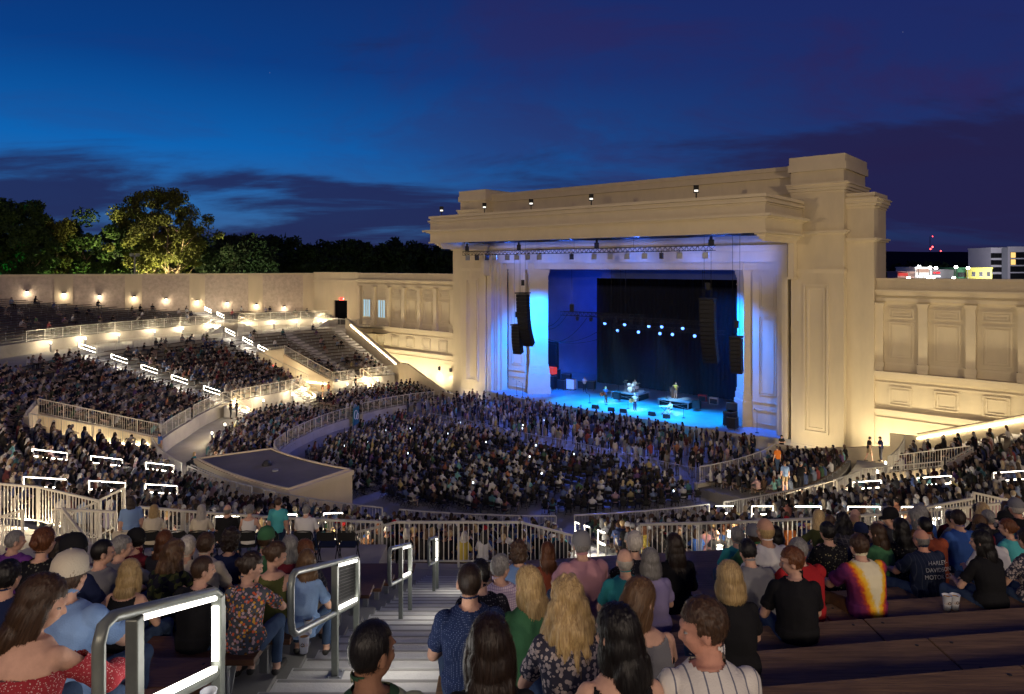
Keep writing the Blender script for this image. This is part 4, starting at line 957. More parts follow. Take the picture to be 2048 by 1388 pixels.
def mover(a, c, z, label, lit, aim, e=900):
    f = root('moving_light', FA(a, c, z), label, 'stage lamp', 'moving lights over the stage')
    w = MB(); p = Vector(FA(a, c, z)); w.bar(p+Vector((0,0,.3)), p+Vector((0,0,.42)), .35, .3); ob('base', w, M['black'], f)
    d = (Vector(aim)-p).normalized(); w = MB(); w.tube([p-d*.22, p-d*.15, p+d*.15, p+d*.24], [.09, .15, .16, .14], 10); ob('head', w, M['black'] if lit else M['screen'], f)
    w = MB(); w.bar(p+Vector((.17,0,.3)), p+Vector((.17,0,-.05)), .04); w.bar(p+Vector((-.17,0,.3)), p+Vector((-.17,0,-.05)), .04); ob('yoke', w, M['black'], f)
    if lit:
        w = MB(); w.ellip(tuple(p+d*.25), (.17, .17, .17), 10, 6); ob('lens', w, M['spotlens'], f); lamp('SPOT', 'beam', tuple(p+d*.5), e, BLUE, f, .1, 24, .6, aim=aim)
for i, a in enumerate((-44.2, -42.4, -41, -39.2, -37.3, -36.1)): mover(a, 62.5, 10.2, f'unlit moving light under the left truss, {ORD[i]} from the left', False, FA(a, 61, 0))
for i, (px, tx, tc) in enumerate(((-42.8, -44, 64), (-40.2, -40, 62), (-37.2, -37, 64.5), (-35.6, -35, 61), (-33.2, -32, 62.5), (-31.0, -28, 61))): mover(px, 66, 9.75, f'lit blue lamp on the upper upstage truss, {ORD[i]} from the left', True, FA(tx, tc, 1.6), 1500)
for i, (px, tx, tc) in enumerate(((-42.3, -43, 60), (-39.6, -38, 60), (-36.9, -35, 59.5), (-35.4, -33, 60), (-32.8, -30, 59.5))): mover(px, 68, 8.75, f'lit blue lamp on the lower upstage truss, {ORD[i]} from the left', True, FA(tx, tc, 1.6), 1500)
# front light wash from the canopy truss
for a, ta in ((-45, -42), (-40.5, -39), (-36, -36), (-31.5, -32.5), (-28, -29)):
    lamp('SPOT', 'front_wash', FA(a, 54.2, 16.5), 48000, CYAN, None, .25, 30, .7, aim=FA(ta, 60.4, 1.6))
# blue wash on piers, frame and back wall
lamp('SPOT', 'pier_wash', FA(-44, 56.6, 15.4), 60000, (.0, .15, 1), None, .5, 62, 1, aim=FA(-49.2, 61, 7))
lamp('SPOT', 'pier_wash', FA(-29, 57.5, 15.6), 38000, (.0, .15, 1), None, .5, 62, 1, aim=FA(-24.6, 61.3, 8))
[lamp('SPOT', 'frame_wash', FA(a_, 55.4, 15.2), 950, (.05, .15, 1), None, .5, 100, 1, aim=FA(a_, 59.2, 17.2)) for a_ in (-50, -45, -40, -34, -28, -23)]
lamp('SPOT', 'frame_wash', FA(-47, 55.0, 14.0), 2200, (.07, .13, 1), None, .4, 60, .9, aim=FA(-54, 59, 9))
[lamp('SPOT', 'soffit_wash', FA(a_, 56.4, 17.0), 5200, (.04, .16, 1), None, .3, 140, .9, aim=FA(a_, 55.0, 19.5)) for a_ in (-49, -41, -33, -25)]
lamp('SPOT', 'back_wash', FA(-47, 66, 13.2), 4200, (.0, .07, 1), None, .5, 95, .9, aim=FA(-53, 76, 8))
lamp('POINT', 'stage_glow', FA(-37, 66, 6.5), 120, (.02, .12, 1), None, .6)
for (ta, tc) in ((-39.5, 61), (-35.3, 59.8), (-33.2, 64.4), (-38.7, 65.2), (-31.7, 60.6)): lamp('SPOT', 'key_light', FA(ta+.6, 54.3, 16.6), 30000, (.35, .72, 1), None, .15, 9, .7, aim=FA(ta, tc, 2.6))
w = MB(); w.fbox(-50.5, -21.9, 60.2, 71.0, 1.65, 13.8); o = tag(ob('stage_smoke', w, None), kind='stuff'); sm_ = bpy.data.materials.new('stage_smoke'); sm_.use_nodes = True; t = sm_.node_tree; t.nodes.remove(t.nodes['Principled BSDF']); pv_ = t.nodes.new('ShaderNodeVolumePrincipled'); pv_.inputs['Density'].default_value = .005; pv_.inputs['Color'].default_value = (.8, .85, 1, 1); pv_.inputs['Anisotropy'].default_value = .2; t.links.new(pv_.outputs[0], t.nodes['Material Output'].inputs['Volume']); o.data.materials.clear(); o.data.materials.append(sm_)
# spill of the stage light on the floor audience
lamp('SPOT', 'floor_wash', FA(-37, 58.8, 15.6), 17000, (.11, .18, 1), None, .5, 118, .95, aim=FA(-37, 44, 0))
def line_array(a, c, ztop, n, hh, wdt, curve, label):
    r = root('line_array', FA(a, c, ztop), label, 'loudspeaker', 'hanging line array loudspeakers')
    p = Vector(FA(a, c, ztop)); f = -Vector(FA(0, 1, 0)); f = (f+Vector((.0, -.3, 0))).normalized(); sd = f.cross(Vector((0,0,1))).normalized(); ang = 0.0
    w = MB(); w.bar(p+Vector((0,0,.12))-f*.6, p+Vector((0,0,.12))+f*.6, wdt, .12); ob('bumper', w, M['black'], r)
    for s in (-.3, .3): hang(tuple(p+sd*s+Vector((0,0,.2))), 18.9, r)
    w = MB(); w.bar(p+Vector((0,0,.9)), p+Vector((0,0,1.5)), .35, .3); ob('hoist', w, M['black'], r)
    for i in range(n):
        ang += curve*(.4+1.3*i/n); d = (Vector((0,0,-1))*math.cos(ang)-f*math.sin(ang)).normalized(); q = p+d*hh; ff = d.cross(sd).normalized(); ff = ff if ff.dot(f) > 0 else -ff
        w = MB(); rr, m_ = sd*wdt/2, .62
        c8 = []
        for e, g in ((p, .0), (q, .0)):
            c8 += [e-rr-ff*.35, e+rr-ff*.35, e+rr*1.0+ff*.35, e-rr*1.0+ff*.35]
        k = d*.012; c8 = [x+k for x in c8[:4]]+[x-k for x in c8[4:]]
        w.hexa(c8); ob('cabinet', w, [M['black']], r)
        g = MB(); g.hexa([p-rr*.94+ff*.352+k*3, p+rr*.94+ff*.352+k*3, p+rr*.94+ff*.362+k*3, p-rr*.94+ff*.362+k*3, q-rr*.94+ff*.352-k*3, q+rr*.94+ff*.352-k*3, q+rr*.94+ff*.362-k*3, q-rr*.94+ff*.362-k*3]); ob('grille', g, M['screen'], r)
        p = q
line_array(-45.9, 55, 13.1, 15, .375, 1.25, .035, 'long curved line array hanging before the blue lit left pier')
line_array(-46.9, 55.2, 9.7, 9, .33, .95, .03, 'shorter line array hanging left of the long one')
line_array(-25.6, 55.5, 13.1, 15, .375, 1.25, .035, 'long dark line array hanging right of the stage')
line_array(-23.4, 56.3, 9.9, 9, .33, .95, .03, 'shorter dark line array before the right pier')
# sagging cables
r = root('cable_bundle', FA(-50.6, 63, 8), 'black cables sagging from the left curtain to the truss', 'cable')
w = MB()
for (p, q, sag) in ((FA(-50.4,63,8.0), FA(-43.4,63.2,10.3), 3.4), (FA(-50.4,63,8.0), FA(-42,65.8,9.7), 3.0), (FA(-50.4,63.1,7.8), FA(-41.6,67.5,8.8), 2.4), (FA(-50.4,63,9.6), FA(-46.3,62.5,10.6), 2.0), (FA(-50.4,63,9.4), FA(-45.6,62.5,10.6), 2.4)):
    pts = [Vector(p).lerp(Vector(q), t/14)-Vector((0,0,sag*4*(t/14)*(1-t/14)*.5)) for t in range(15)]; w.tube(pts, .035, 6)
for k in range(5): p = Vector(FA(-50.5, 63, 8.0-.1*k)); w.tube([p, p+Vector((-.3-.1*k, -.2, -2.5)), p+Vector((-.9-.15*k, -.3, -5.6))], .03, 6)
ob('cables', w, M['black'], r)
def gear(name, a, c, lab, cat, parts, rz=0, z=ZD, group=None):
    x, y, _ = FA(a, c); r = root(name, (x, y, z), lab, cat, group)
    th = math.atan2(E1[1], E1[0])+rz; T = Matrix.Translation((x, y, z)) @ Matrix.Rotation(th, 4, 'Z')
    for nm, mb, mt in parts:
        mb.v = [tuple(T @ Vector(v)) for v in mb.v]; ob(nm, mb, mt, r)
    return r
def bx(*a, **k): m = MB(); m.box(*a, **k); return m
def wedge():
    m = MB(); m.add([(-.33,-.25,0),(.33,-.25,0),(.33,.25,0),(-.33,.25,0),(-.33,-.2,.36),(.33,-.2,.36),(.33,.12,.12),(-.33,.12,.12),(.33,-.02,.38),(-.33,-.02,.38)], [(3,2,1,0),(0,1,5,4),(2,3,7,6),(4,5,8,9),(9,8,6,7),(1,2,6,8,5),(0,4,9,7,3)]); return m
for i, (a, c, rz) in enumerate(((-38.8, 58.0, .2), (-36.9, 58.0, .3), (-35.6, 58.15, .3), (-32.8, 58.8, 0), (-31.2, 58.7, .4))):
    g = MB(); g.box(-.28, .28, -.0, .008, .02, .03); gear('floor_monitor', a, c, f'black wedge monitor on the stage lip, {ORD[i]} from the left', 'monitor', [('cabinet', wedge(), M['black'])], rz, group='wedge monitors along the stage lip')
def riser(a, c, w_, d_, h, lab):
    t = bx(-w_/2, w_/2, -d_/2, d_/2, h-.1, h); l = MB()
    for sx_ in (-1, 1):
        for sy in (-1, 1): l.box(sx_*(w_/2-.05)-.04, sx_*(w_/2-.05)+.04, sy*(d_/2-.05)-.04, sy*(d_/2-.05)+.04, 0, h-.1)
    l.bar((-w_/2, -d_/2+.05, .06), (w_/2, -d_/2+.05, h-.15), .03); l.bar((-w_/2+.05, -d_/2+.05, h-.15), (w_/2-.05, -d_/2+.05, .06), .03); k = bx(-w_/2+.12, w_/2-.12, -d_/2+.12, d_/2-.12, .0, h-.12)
    gear('riser', a, c, lab, 'riser', [('platform', t, M['stagef']), ('legs', l, M['galv']), ('skirt', k, M['blackcloth'])])
riser(-38.9, 65.0, 3.4, 2.6, .75, 'drum riser in the middle of the stage'); riser(-33.0, 64.6, 3.4, 2.4, .75, 'right riser carrying the guitarist and organ')
def cyl(r_, h, at, n=16): m = MB(); m.lathe([(r_*.98, 0), (r_, .02), (r_, h-.02), (r_*.98, h)], n, at=at); return m
drum = [('bass_drum', MB(), M['white'])]; drum[0][1].tube([(0,-.55,.3),(0,-.1,.3)], .3, 18)
for (x, y, z, rr) in ((-.55,.1,.55,.17), (.5,.05,.4,.24), (-.25,-.25,.68,.16), (.22,-.25,.68,.17)): drum.append(('drum', cyl(rr, .25, (x, y, z)), M['white']))
for (x, y, z) in ((-.85,-.2,1.0), (.85,-.2,1.05), (-.5,-.5,1.25), (.55,-.5,1.2)):
    m = MB(); m.lathe([(.02,.03),(.1,.02),(.22,0),(.22,-.005)], 14, at=(x,y,z)); drum.append(('cymbal', m, mat('brass', (.6,.45,.15), .3, metal=.9) if 'brass' not in bpy.data.materials else bpy.data.materials['brass'])); s = MB(); s.bar((x,y,0),(x,y,z),.025); s.bar((x-.2,y,0),(x+.2,y,0),.02); drum.append(('stand', s, M['galv']))
gear('drum_kit', -38.6, 64.9, 'drum kit with white shells on the riser', 'drum kit', drum, z=ZD+.75)
def mic(a, c, z=ZD, h=1.5, boom=.6, rz=0, lab=''):
    s = MB(); s.bar((0,0,0),(0,0,h),.03); s.bar((0,0,h),(0,-boom,h+.25),.025); b = MB(); b.lathe([(.16,0),(.16,.03),(.03,.05)],12); t = MB(); t.ellip((0,-boom,h+.27),(.05,.05,.07),8,5)
    gear('microphone_stand', a, c, lab, 'microphone stand', [('pole', s, M['black']), ('base', b, M['black']), ('microphone', t, M['metal'])], rz, z, 'microphone stands on stage')
for (a, c, z, h, lb) in ((-40.8, 59.9, ZD, .9, 'low tripod stand at the left of the stage'), (-39.0, 60.3, ZD, 1.5, 'microphone stand before the bass player'), (-36.2, 60.0, ZD, 1.3, 'microphone stand just left of the singer'), (-40.2, 64.6, ZD+.75, 1.9, 'left overhead microphone boom at the drums'), (-37.4, 65.4, ZD+.75, 1.9, 'right overhead microphone boom at the drums'), (-34.0, 64.0, ZD+.75, 1.5, 'microphone stand on the right riser'), (-30.0, 59.8, ZD, 1.1, 'tripod stand near the right end of the stage'), (-49.2, 57.9, ZD, 1.7, 'tall microphone stand before the left pier'), (-22.5, 58.6, ZD, 1.9, 'tall microphone stand before the right reveal'), (-48.1, 57.6, ZD, 1.6, 'microphone stand beside the left pier base')): mic(a, c, z, h, lab=lb)
def amp(a, c, w_, d_, h, lb, m1='black', legs=True, rz=0):
    z0 = .25 if legs else 0; b = bx(-w_/2, w_/2, -d_/2, d_/2, z0, z0+h); g = bx(-w_/2+.05, w_/2-.05, -d_/2-.01, -d_/2, z0+.05, z0+h-.14); l = MB()
    if legs: l.bar((-w_/2+.05,-.2,0),(-w_/2+.05,.1,z0),.04); l.bar((w_/2-.05,-.2,0),(w_/2-.05,.1,z0),.04); 
    else: l.box(-w_/2+.05,w_/2-.05,-d_/2+.05,d_/2-.05,-.0,.01)
    gear('amplifier', a, c, lb, 'amplifier', [('cabinet', b, m1 if not isinstance(m1, str) else M[m1]), ('grille', g, M['screen']), ('feet', l, M['galv'])], rz)
amp(-39.0, 62.4, .75, .35, .75, 'black guitar amplifier on legs left of the drum riser'); amp(-30.4, 63.4, .8, .35, .8, 'black amplifier standing right of the right riser')
amp(-32.2, 68.6, .9, .4, .7, 'red amplifier at the back right', mat('red_tolex', (.5,.03,.02), .5), False); amp(-30.6, 67.9, .9, .35, .7, 'white framed amplifier at the back right', 'white', False)
k = [('body', bx(-.65,.65,-.3,.3,.7,.95), M['wood']), ('legs', bx(-.6,.6,-.25,.25,0,.7), M['wood']), ('keys', bx(-.55,.55,-.36,-.3,.82,.86), M['white'])]
gear('organ', -33.9, 65.2, 'wooden organ on the right riser', 'organ', k, 2.2, ZD+.75)
tbl = MB(); tbl.bar((-.4,-.2,0),(.4,.2,.72),.03); tbl.bar((.4,-.2,0),(-.4,.2,.72),.03)
gear('keyboard', -32.2, 60.2, 'small keyboard on a crossed stand near the stage front', 'keyboard', [('keys', bx(-.55,.55,-.16,.16,.72,.8), M['white']), ('crossed_stand', tbl, M['black'])], .9)
# road cases and racks at the sides
rnd = random.Random(5)
for i, (a, c, w_, d_, h) in enumerate(((-48.6, 63.6, .8, .8, 1.6), (-47.6, 64.2, .9, .7, 1.2), (-46.8, 64.9, 1.0, .7, 1.3), (-48.0, 65.6, 1.1, .7, 1.7), (-46.0, 66, .9, .6, 1.0), (-44.9, 66.3, .9, .7, 1.1), (-25.2, 59.3, .9, .9, 1.4), (-24.6, 58.4, .8, .7, 1.1), (-25.6, 61.0, 1.2, .8, 1.9), (-49.2, 64.9, 1.2, .7, 2.2))):
    b = bx(-w_/2, w_/2, -d_/2, d_/2, .12, h); e_ = MB()
    for zz in (.12, h-.03): e_.box(-w_/2-.01, w_/2+.01, -d_/2-.01, d_/2+.01, zz, zz+.03)
    wh = MB()
    for sx_ in (-1,1):
        for sy in (-1,1): wh.ellip((sx_*(w_/2-.1), sy*(d_/2-.1), .06), (.06,.03,.06), 8, 5)
    gear('road_case', a, c, f'road case in the stage wings, {"left" if a < -40 else "right"} side, {ORD[i]} in the heap', 'equipment case', [('box', b, M['white'] if i == 2 else M['black']), ('edge_trim', e_, M['galv']), ('caster', wh, M['black'])], rnd.uniform(-.3,.3), group='road cases at the stage sides')
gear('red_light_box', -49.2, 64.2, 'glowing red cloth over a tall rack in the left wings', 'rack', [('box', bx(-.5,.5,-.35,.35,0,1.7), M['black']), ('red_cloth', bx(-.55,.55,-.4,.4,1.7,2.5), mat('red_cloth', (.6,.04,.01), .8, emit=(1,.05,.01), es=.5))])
for i, (a, z) in enumerate(((-43.5, .5), (-38.8, .5), (-34.0, .5), (-29.2, .5))):
    gear('subwoofer', a, 56.2, f'black loudspeaker on the floor against the stage front, {ORD[i]} from the left', 'loudspeaker', [('cabinet', bx(-.9,.9,-.3,.3,0,.75), M['black']), ('grille', bx(-.85,.85,-.31,-.3,.05,.7), M['screen'])], z=ZF, group='loudspeakers on the floor by the stage')

# crowd barrier between the standing area and chairs
def barrier(a0, c0, a1, c1, i, lb=None):
    p, q = FA(a0, c0, ZF), FA(a1, c1, ZF); r = root('crowd_barrier', p, lb or f'grey steel crowd barrier, {ORD[i]} from the left in the line before the chairs', 'barrier', 'crowd barriers before the chairs'); w = MB()
    p, q = Vector(p), Vector(q); u = Vector((0,0,1)); w.bar(p+u*1.1, q+u*1.1, .04); w.bar(p+u*.2, q+u*.2, .035); n = 14
    for k in range(n+1): x = p.lerp(q, k/n); w.bar(x+u*.2, x+u*1.1, .018 if 0 < k < n else .04)
    ob('frame', w, M['galv'], r); f = MB(); d = (q-p).normalized().cross(u)*.35
    for t in (.12, .88): x = p.lerp(q, t); f.bar(x-d, x+d, .05, .02); f.bar(x, x+u*.2, .03)
    ob('foot', f, M['galv'], r)
for i in range(12): barrier(-50+2.35*i, 45.6+.15*math.sin(i), -50+2.35*(i+1)-.1, 45.6+.15*math.sin(i+1), i)
for i in range(3): barrier(-21.8, 45.6+2.4*i, -21.8, 45.6+2.4*(i+1)-.1, i, ['nearest','middle','farthest'][i]+' barrier closing the right side of the standing area')
for i in range(2): barrier(-21.8+2.4*i, 53.6, -19.5+2.4*i, 53.6, i, ['left','right'][i]+' barrier before the right pylon')
for i in range(4): barrier(-58+2.4*i, 52.6-.6*i, -55.7+2.4*i, 52.1-.6*i, i, ORD[i]+' barrier of the line by the left wing stairs')
r = root('round_logo_sign', PO(Ra(92)-.35, 97.5, ZF), 'teal panel with a pale ring emblem beside the low seat wall', 'sign')
c_ = Vector(PO(Ra(97)+.0, 97.6, ZF)); t_ = R_(97.6); tx = Vector((-math.cos(t_), math.sin(t_), 0)); nn = Vector((math.sin(t_), math.cos(t_), 0))
w = MB(); w.bar(c_-tx*.75+Vector((0,0,.9)), c_+tx*.75+Vector((0,0,.9)), .08, 1.7); ob('panel', w, mat('teal_panel', (.02,.16,.2), .5), r)
for k, (o_, rr) in enumerate(((-.22, .42), (.28, .28))):
    w = MB(); pts = [c_+nn*.06+tx*(o_+rr*math.cos(a))+Vector((0,0,.95+(-.15 if k else .1)+rr*math.sin(a))) for a in np.linspace(0, 2*math.pi, 25)]; w.tube(pts, .035, 6); ob('ring', w, M['white'], r)

# ================================================================ TREES
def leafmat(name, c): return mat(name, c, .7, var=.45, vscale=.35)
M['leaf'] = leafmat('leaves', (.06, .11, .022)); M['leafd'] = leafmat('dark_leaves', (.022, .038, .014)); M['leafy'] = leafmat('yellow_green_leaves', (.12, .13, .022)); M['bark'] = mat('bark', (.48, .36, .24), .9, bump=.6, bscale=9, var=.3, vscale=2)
def leaves(centres, radii, n, size, seed):
    g = np.random.default_rng(seed); k = len(centres); idx = g.integers(0, k, n); C_ = np.array(centres)[idx]; Rr = np.array(radii)[idx]
    d = g.normal(size=(n, 3)); d /= np.linalg.norm(d, axis=1)[:, None]; rad = g.random(n)**.45
    p = C_+d*rad[:, None]*Rr[:, None]*np.array([1, 1, .8])
    u = g.normal(size=(n, 3)); u /= np.linalg.norm(u, axis=1)[:, None]; v = np.cross(u, g.normal(size=(n, 3))); v /= np.linalg.norm(v, axis=1)[:, None]
    s = size*(.6+.8*g.random(n))[:, None]; V = np.stack([p-u*s, p+v*s*.5, p+u*s, p-v*s*.5], 1).reshape(-1, 3)
    return V, np.arange(4*n).reshape(-1, 4)
def np_mesh(name, V, Fq, mats, mi=None):
    me = bpy.data.meshes.new(name); me.vertices.add(len(V)); me.vertices.foreach_set('co', V.astype(np.float32).ravel()); k = Fq.shape[1]
    me.loops.add(Fq.size); me.loops.foreach_set('vertex_index', Fq.astype(np.int32).ravel()); me.polygons.add(len(Fq)); me.polygons.foreach_set('loop_start', np.arange(0, Fq.size, k, dtype=np.int32)); me.polygons.foreach_set('loop_total', np.full(len(Fq), k, np.int32))
    for m_ in mats: me.materials.append(m_)
    if mi is not None: me.polygons.foreach_set('material_index', mi.astype(np.int32))
    me.update(calc_edges=True); return me
def tree(x, y, z0, h, cr, label, lm='leaf', n=5000, size=.35, seed=1, stems=1, zl=.35, group='trees beyond the block wall', blobs=26, narrow=1.0, br=(.2, .36)):
    rg = random.Random(seed); r = root('tree', (x, y, z0), label, 'tree', group); w = MB(); cs, rs = [], []
    for s in range(stems):
        az = rg.uniform(0, 6.28) if stems == 1 else 2*math.pi*s/stems+rg.uniform(-.3, .3); tilt = .06 if stems == 1 else rg.uniform(.25, .55)
        p = Vector((x+.3*math.cos(az)*(stems > 1), y+.3*math.sin(az), z0)); d = Vector((math.cos(az)*tilt, math.sin(az)*tilt*.6, 1)).normalized(); pts = [p.copy()]; ln = h*.72
        for i in range(7): d = (d+Vector((rg.uniform(-.12,.12), rg.uniform(-.12,.12), .05))).normalized(); p = p+d*ln/7; pts.append(p.copy())
        r0 = h*.017 if stems == 1 else h*.010; w.tube(pts, [r0*(1-.8*i/7)+.03 for i in range(8)], 8)
        for i in range(2, 8):
            for _ in range(3):
                a2 = rg.uniform(0, 6.28); dd = Vector((math.cos(a2)*narrow, math.sin(a2)*narrow, rg.uniform(.3, 1.1))).normalized(); b = pts[i]; L2 = cr*rg.uniform(.35, .75)*(1-.3*(i/7)); q = b+dd*L2*.5+Vector((0,0,.1)); e = b+dd*L2+Vector((0,0,L2*.15)); w.tube([b, q, e], [r0*.35, r0*.22, .02], 5); cs.append(tuple(e)); rs.append(cr*rg.uniform(*br)*(.8 if stems > 3 else 1.1))
    for _ in range(blobs):
        a2 = rg.uniform(0, 6.28); u = rg.random(); zz = zl+(1-zl)*u; prof = math.sin(math.pi*min(1, .18+.82*(1-u)**.8))**.6 if stems < 4 else math.sin(math.pi*(.28+.62*u)); rr = cr*prof*rg.uniform(.35, 1.0)*narrow
        cs.append((x+rr*math.cos(a2), y+rr*math.sin(a2), z0+h*zz)); rs.append(cr*rg.uniform(*br))
    ob('trunk', w, M['bark'], r, smooth=True); V, Fq = leaves(cs, rs, n, size, seed); ob('crown', np_mesh('crown', V, Fq, [M[lm]]), parent=r); return r
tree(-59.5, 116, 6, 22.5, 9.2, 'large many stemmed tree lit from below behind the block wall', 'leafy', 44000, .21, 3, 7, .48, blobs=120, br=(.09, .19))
tree(-50.5, 126, 5, 16, 7.0, 'dark tree just right of the large lit tree', 'leafd', 16000, .32, 8, 2, .25, blobs=60)
tree(-75.2, 104, 5, 20.5, 5.0, 'tall narrow tree catching green light at the far left', 'leaf', 30000, .27, 5, 1, .05, blobs=110, narrow=.9, br=(.2, .3))
tree(-80.5, 107, 5, 20, 5, 'leafy tree cut by the left picture edge, tinged green', 'leaf', 26000, .28, 14, 1, .05, blobs=90)
tree(-73.6, 110, 5, 18.2, 3.0, 'slim pale barked tree between the green lit tree and the dark ones', 'leafy', 14000, .24, 6, 1, .1, blobs=60)
tree(-77.5, 116, 5, 18.6, 4.5, 'narrow dark tree behind the slim pale barked one', 'leaf', 20000, .3, 16, 1, .05, blobs=70)
tree(-69.5, 116, 5, 20.0, 6.0, 'dark round tree left of the large lit tree', 'leaf', 26000, .30, 7, 1, .05, blobs=80)
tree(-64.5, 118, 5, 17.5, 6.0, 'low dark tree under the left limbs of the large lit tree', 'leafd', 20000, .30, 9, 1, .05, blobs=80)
# far wood as one mass
rg = random.Random(4); cs, rs = [], []
def wood_top(u): return float(np.interp(u, [0, .06, .16, .3, .42, .55, .7, .85, 1], [14, 21, 24.2, 23.6, 22.6, 23.6, 22.8, 21.4, 20.6]))
for i in range(64):
    u = i/63; x = -86+u*78+rg.uniform(-1.5,1.5); y = 168+u*34+rg.uniform(-6, 6); top = wood_top(u)*rg.uniform(.93, 1.02)
    for _ in range(12): a2 = rg.uniform(0, 6.28); k = rg.random(); rr = 4.6*math.sin(math.pi*(.2+.75*(1-k)))*rg.uniform(.4,1); cs.append((x+rr*math.cos(a2), y+rr*math.sin(a2), 4+(top-4)*(.25+.72*k))); rs.append(rg.uniform(1.4, 2.6))
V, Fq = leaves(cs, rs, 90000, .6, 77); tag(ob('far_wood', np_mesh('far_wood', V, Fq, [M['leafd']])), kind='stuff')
w = MB(); w.box(-160, -9, 196, 200, -.2, 15); w.box(-160, -80, 150, 154, -.2, 15); tag(ob('wood_floor', w, M['ground']), kind='structure') if False else None
lamp('SPOT', 'tree_uplight', (-57.5, 108, 6.4), 42000, (1, .86, .46), None, .3, 100, .9, aim=(-59.5, 116, 20))
lamp('SPOT', 'green_uplight', (-76.5, 96.5, 6), 26000, (.04, 1, .2), None, .3, 60, .9, aim=(-77, 105, 14))
lamp('SPOT', 'tree_uplight', (-70, 104, 6), 8000, (.75, 1, .4), None, .3, 120, .9, aim=(-72, 113, 18))
lamp('SPOT', 'wood_light', (-40, 110, 8), 12000, (.8, 1, .5), None, .5, 130, .9, aim=(-50, 180, 16))

# ================================================================ TOWN BEYOND THE RIGHT WALL
def bld(name, x0, x1, y0, y1, z0, z1, m, label, rows=(), cols=0, lit=(), win=(1.3, 1.8), par=.4, wm=None):
    r = root(name, ((x0+x1)/2, y0, z0), label, 'building'); w = MB(); w.box(x0, x1, y0, y1, z0, z1); ob('wall', w, m, r); w = MB(); w.box(x0-.2, x1+.2, y0-.2, y1+.2, z1, z1+par); ob('parapet', w, m, r)
    k = 0
    for zr in rows:
        for c in range(cols):
            cx = x0+(x1-x0)*(c+.5)/cols; f = MB(); f.box(cx-win[0]/2, cx+win[0]/2, y0-.12, y0+.05, zr, zr+win[1]); o = ob('window', f, M['metal'], r); g = MB(); g.box(cx-win[0]/2+.12, cx+win[0]/2-.12, y0-.14, y0-.121, zr+.12, zr+win[1]-.12); ob('pane', g, (wm or M['litwin']) if k in lit else M['black'], o); k += 1
    return r
M['litwin'] = emis('lit_window', (1, .62, .2), 1.3); M['yel'] = mat('yellow_sheathing', (.42, .38, .08), .9, emit=(.5, .45, .03), es=.0); M['grn'] = mat('green_sheathing', (.06, .20, .10), .9); M['whb'] = mat('pale_lilac_render', (.62, .58, .64), .9, var=.06, vscale=.3); M['grb'] = mat('grey_block', (.3, .3, .34), .9)
YB = 280.0
def X(px, Y=YB): return (px-1024)/1365*Y
def Zp(py, Y=YB): return EYE-(py-533)/1365*Y
bld('apartment_block', X(1982), X(2003), YB, YB+14, 6, Zp(497), M['whb'], 'pale unfinished apartment block, left bay with small windows', [Zp(516+14.0*i) for i in range(4)], 3, (), (1.5, 2.0))
bld('apartment_block', X(2003), X(2021), YB+1.5, YB+14, 6, Zp(496), M['grb'], 'plain grey stair bay of the unfinished apartment block')
bld('apartment_block', X(2021), X(2110), YB, YB+14, 6, Zp(495), M['whb'], 'pale unfinished apartment block wing running out of the right edge', [Zp(516+14.0*i) for i in range(4)], 9, (0, 9, 22), (2.2, 2.4))
bld('yellow_building', X(1940, 265), X(1984, 265), 265, 278, 6, Zp(537, 265), M['yel'], 'low yellow sheathed building under construction beside the apartments', [Zp(553, 265)], 3, (), (1.3, 1.8))
bld('green_building', X(1915, 264), X(1932, 264), 264, 275, 6, Zp(537, 264), M['grn'], 'low green sheathed building corner beside the yellow one', [Zp(554, 264)], 3, (), (.9, 1.8))
bld('yellow_building', X(1932, 264), X(1939.5, 264), 263.5, 275, 6, Zp(541, 264), M['yel'], 'small yellow sheathed link between the green corner and yellow building')
bld('shop', X(1830, 262), X(1864, 262), 262, 275, 6, Zp(536, 262), M['white'], 'white lit shop front with a pale sign band')
bld('shop', X(1864.5, 266), X(1914, 266), 266, 275, 6, Zp(541, 266), M['grb'], 'long low dark shop row with red sign')
bld('shop', X(1795, 255), X(1829, 255), 255, 262, 6, Zp(545, 255), mat('pink_render', (.6,.4,.35), .9), 'low shop behind the red sign board')
def sgn(x0, x1, Y, z0, z1, m, txt, label, tm='exitw', sz=1):
    r = root('shop_sign', ((x0+x1)/2, Y, z0), label, 'sign'); w = MB(); w.box(x0, x1, Y-.2, Y, z0, z1); ob('board', w, m, r)
    if txt: text3(txt, ((x0+x1)/2, Y-.25, z0+(z1-z0)*.22), sz, 0, M['bol'], r)
sgn(X(1797,254), X(1815,254), 254, Zp(552,254), Zp(546,254), emis('red_sign', (.8,.08,.07), .9), '', 'red lit sign board at the left of the shops')
sgn(X(1836,261), X(1860,261), 261.5, Zp(544,261), Zp(538,261), emis('pale_sign', (.9,.55,.42), .8), '', 'salmon lit sign band on the white shop')
sgn(X(1869,265), X(1881,265), 265.5, Zp(547,265), Zp(544,265), emis('red_sign2', (1,.02,.03), 2.2), '', 'thin red lit sign on the dark shop row')
sgn(X(1834,253), X(1844,253), 253, Zp(554,253), Zp(551,253), emis('white_sign', (1,1,1), 2.5), '', 'short white lit sign low on the shop row'); sgn(X(1856,253), X(1880,253), 253, Zp(554,253), Zp(551,253), emis('white_sign2', (1,1,1), 2.5), '', 'long white lit sign low on the shop row')
M['street'] = emis('street_lamp_glow', (1, .98, .9), 26)
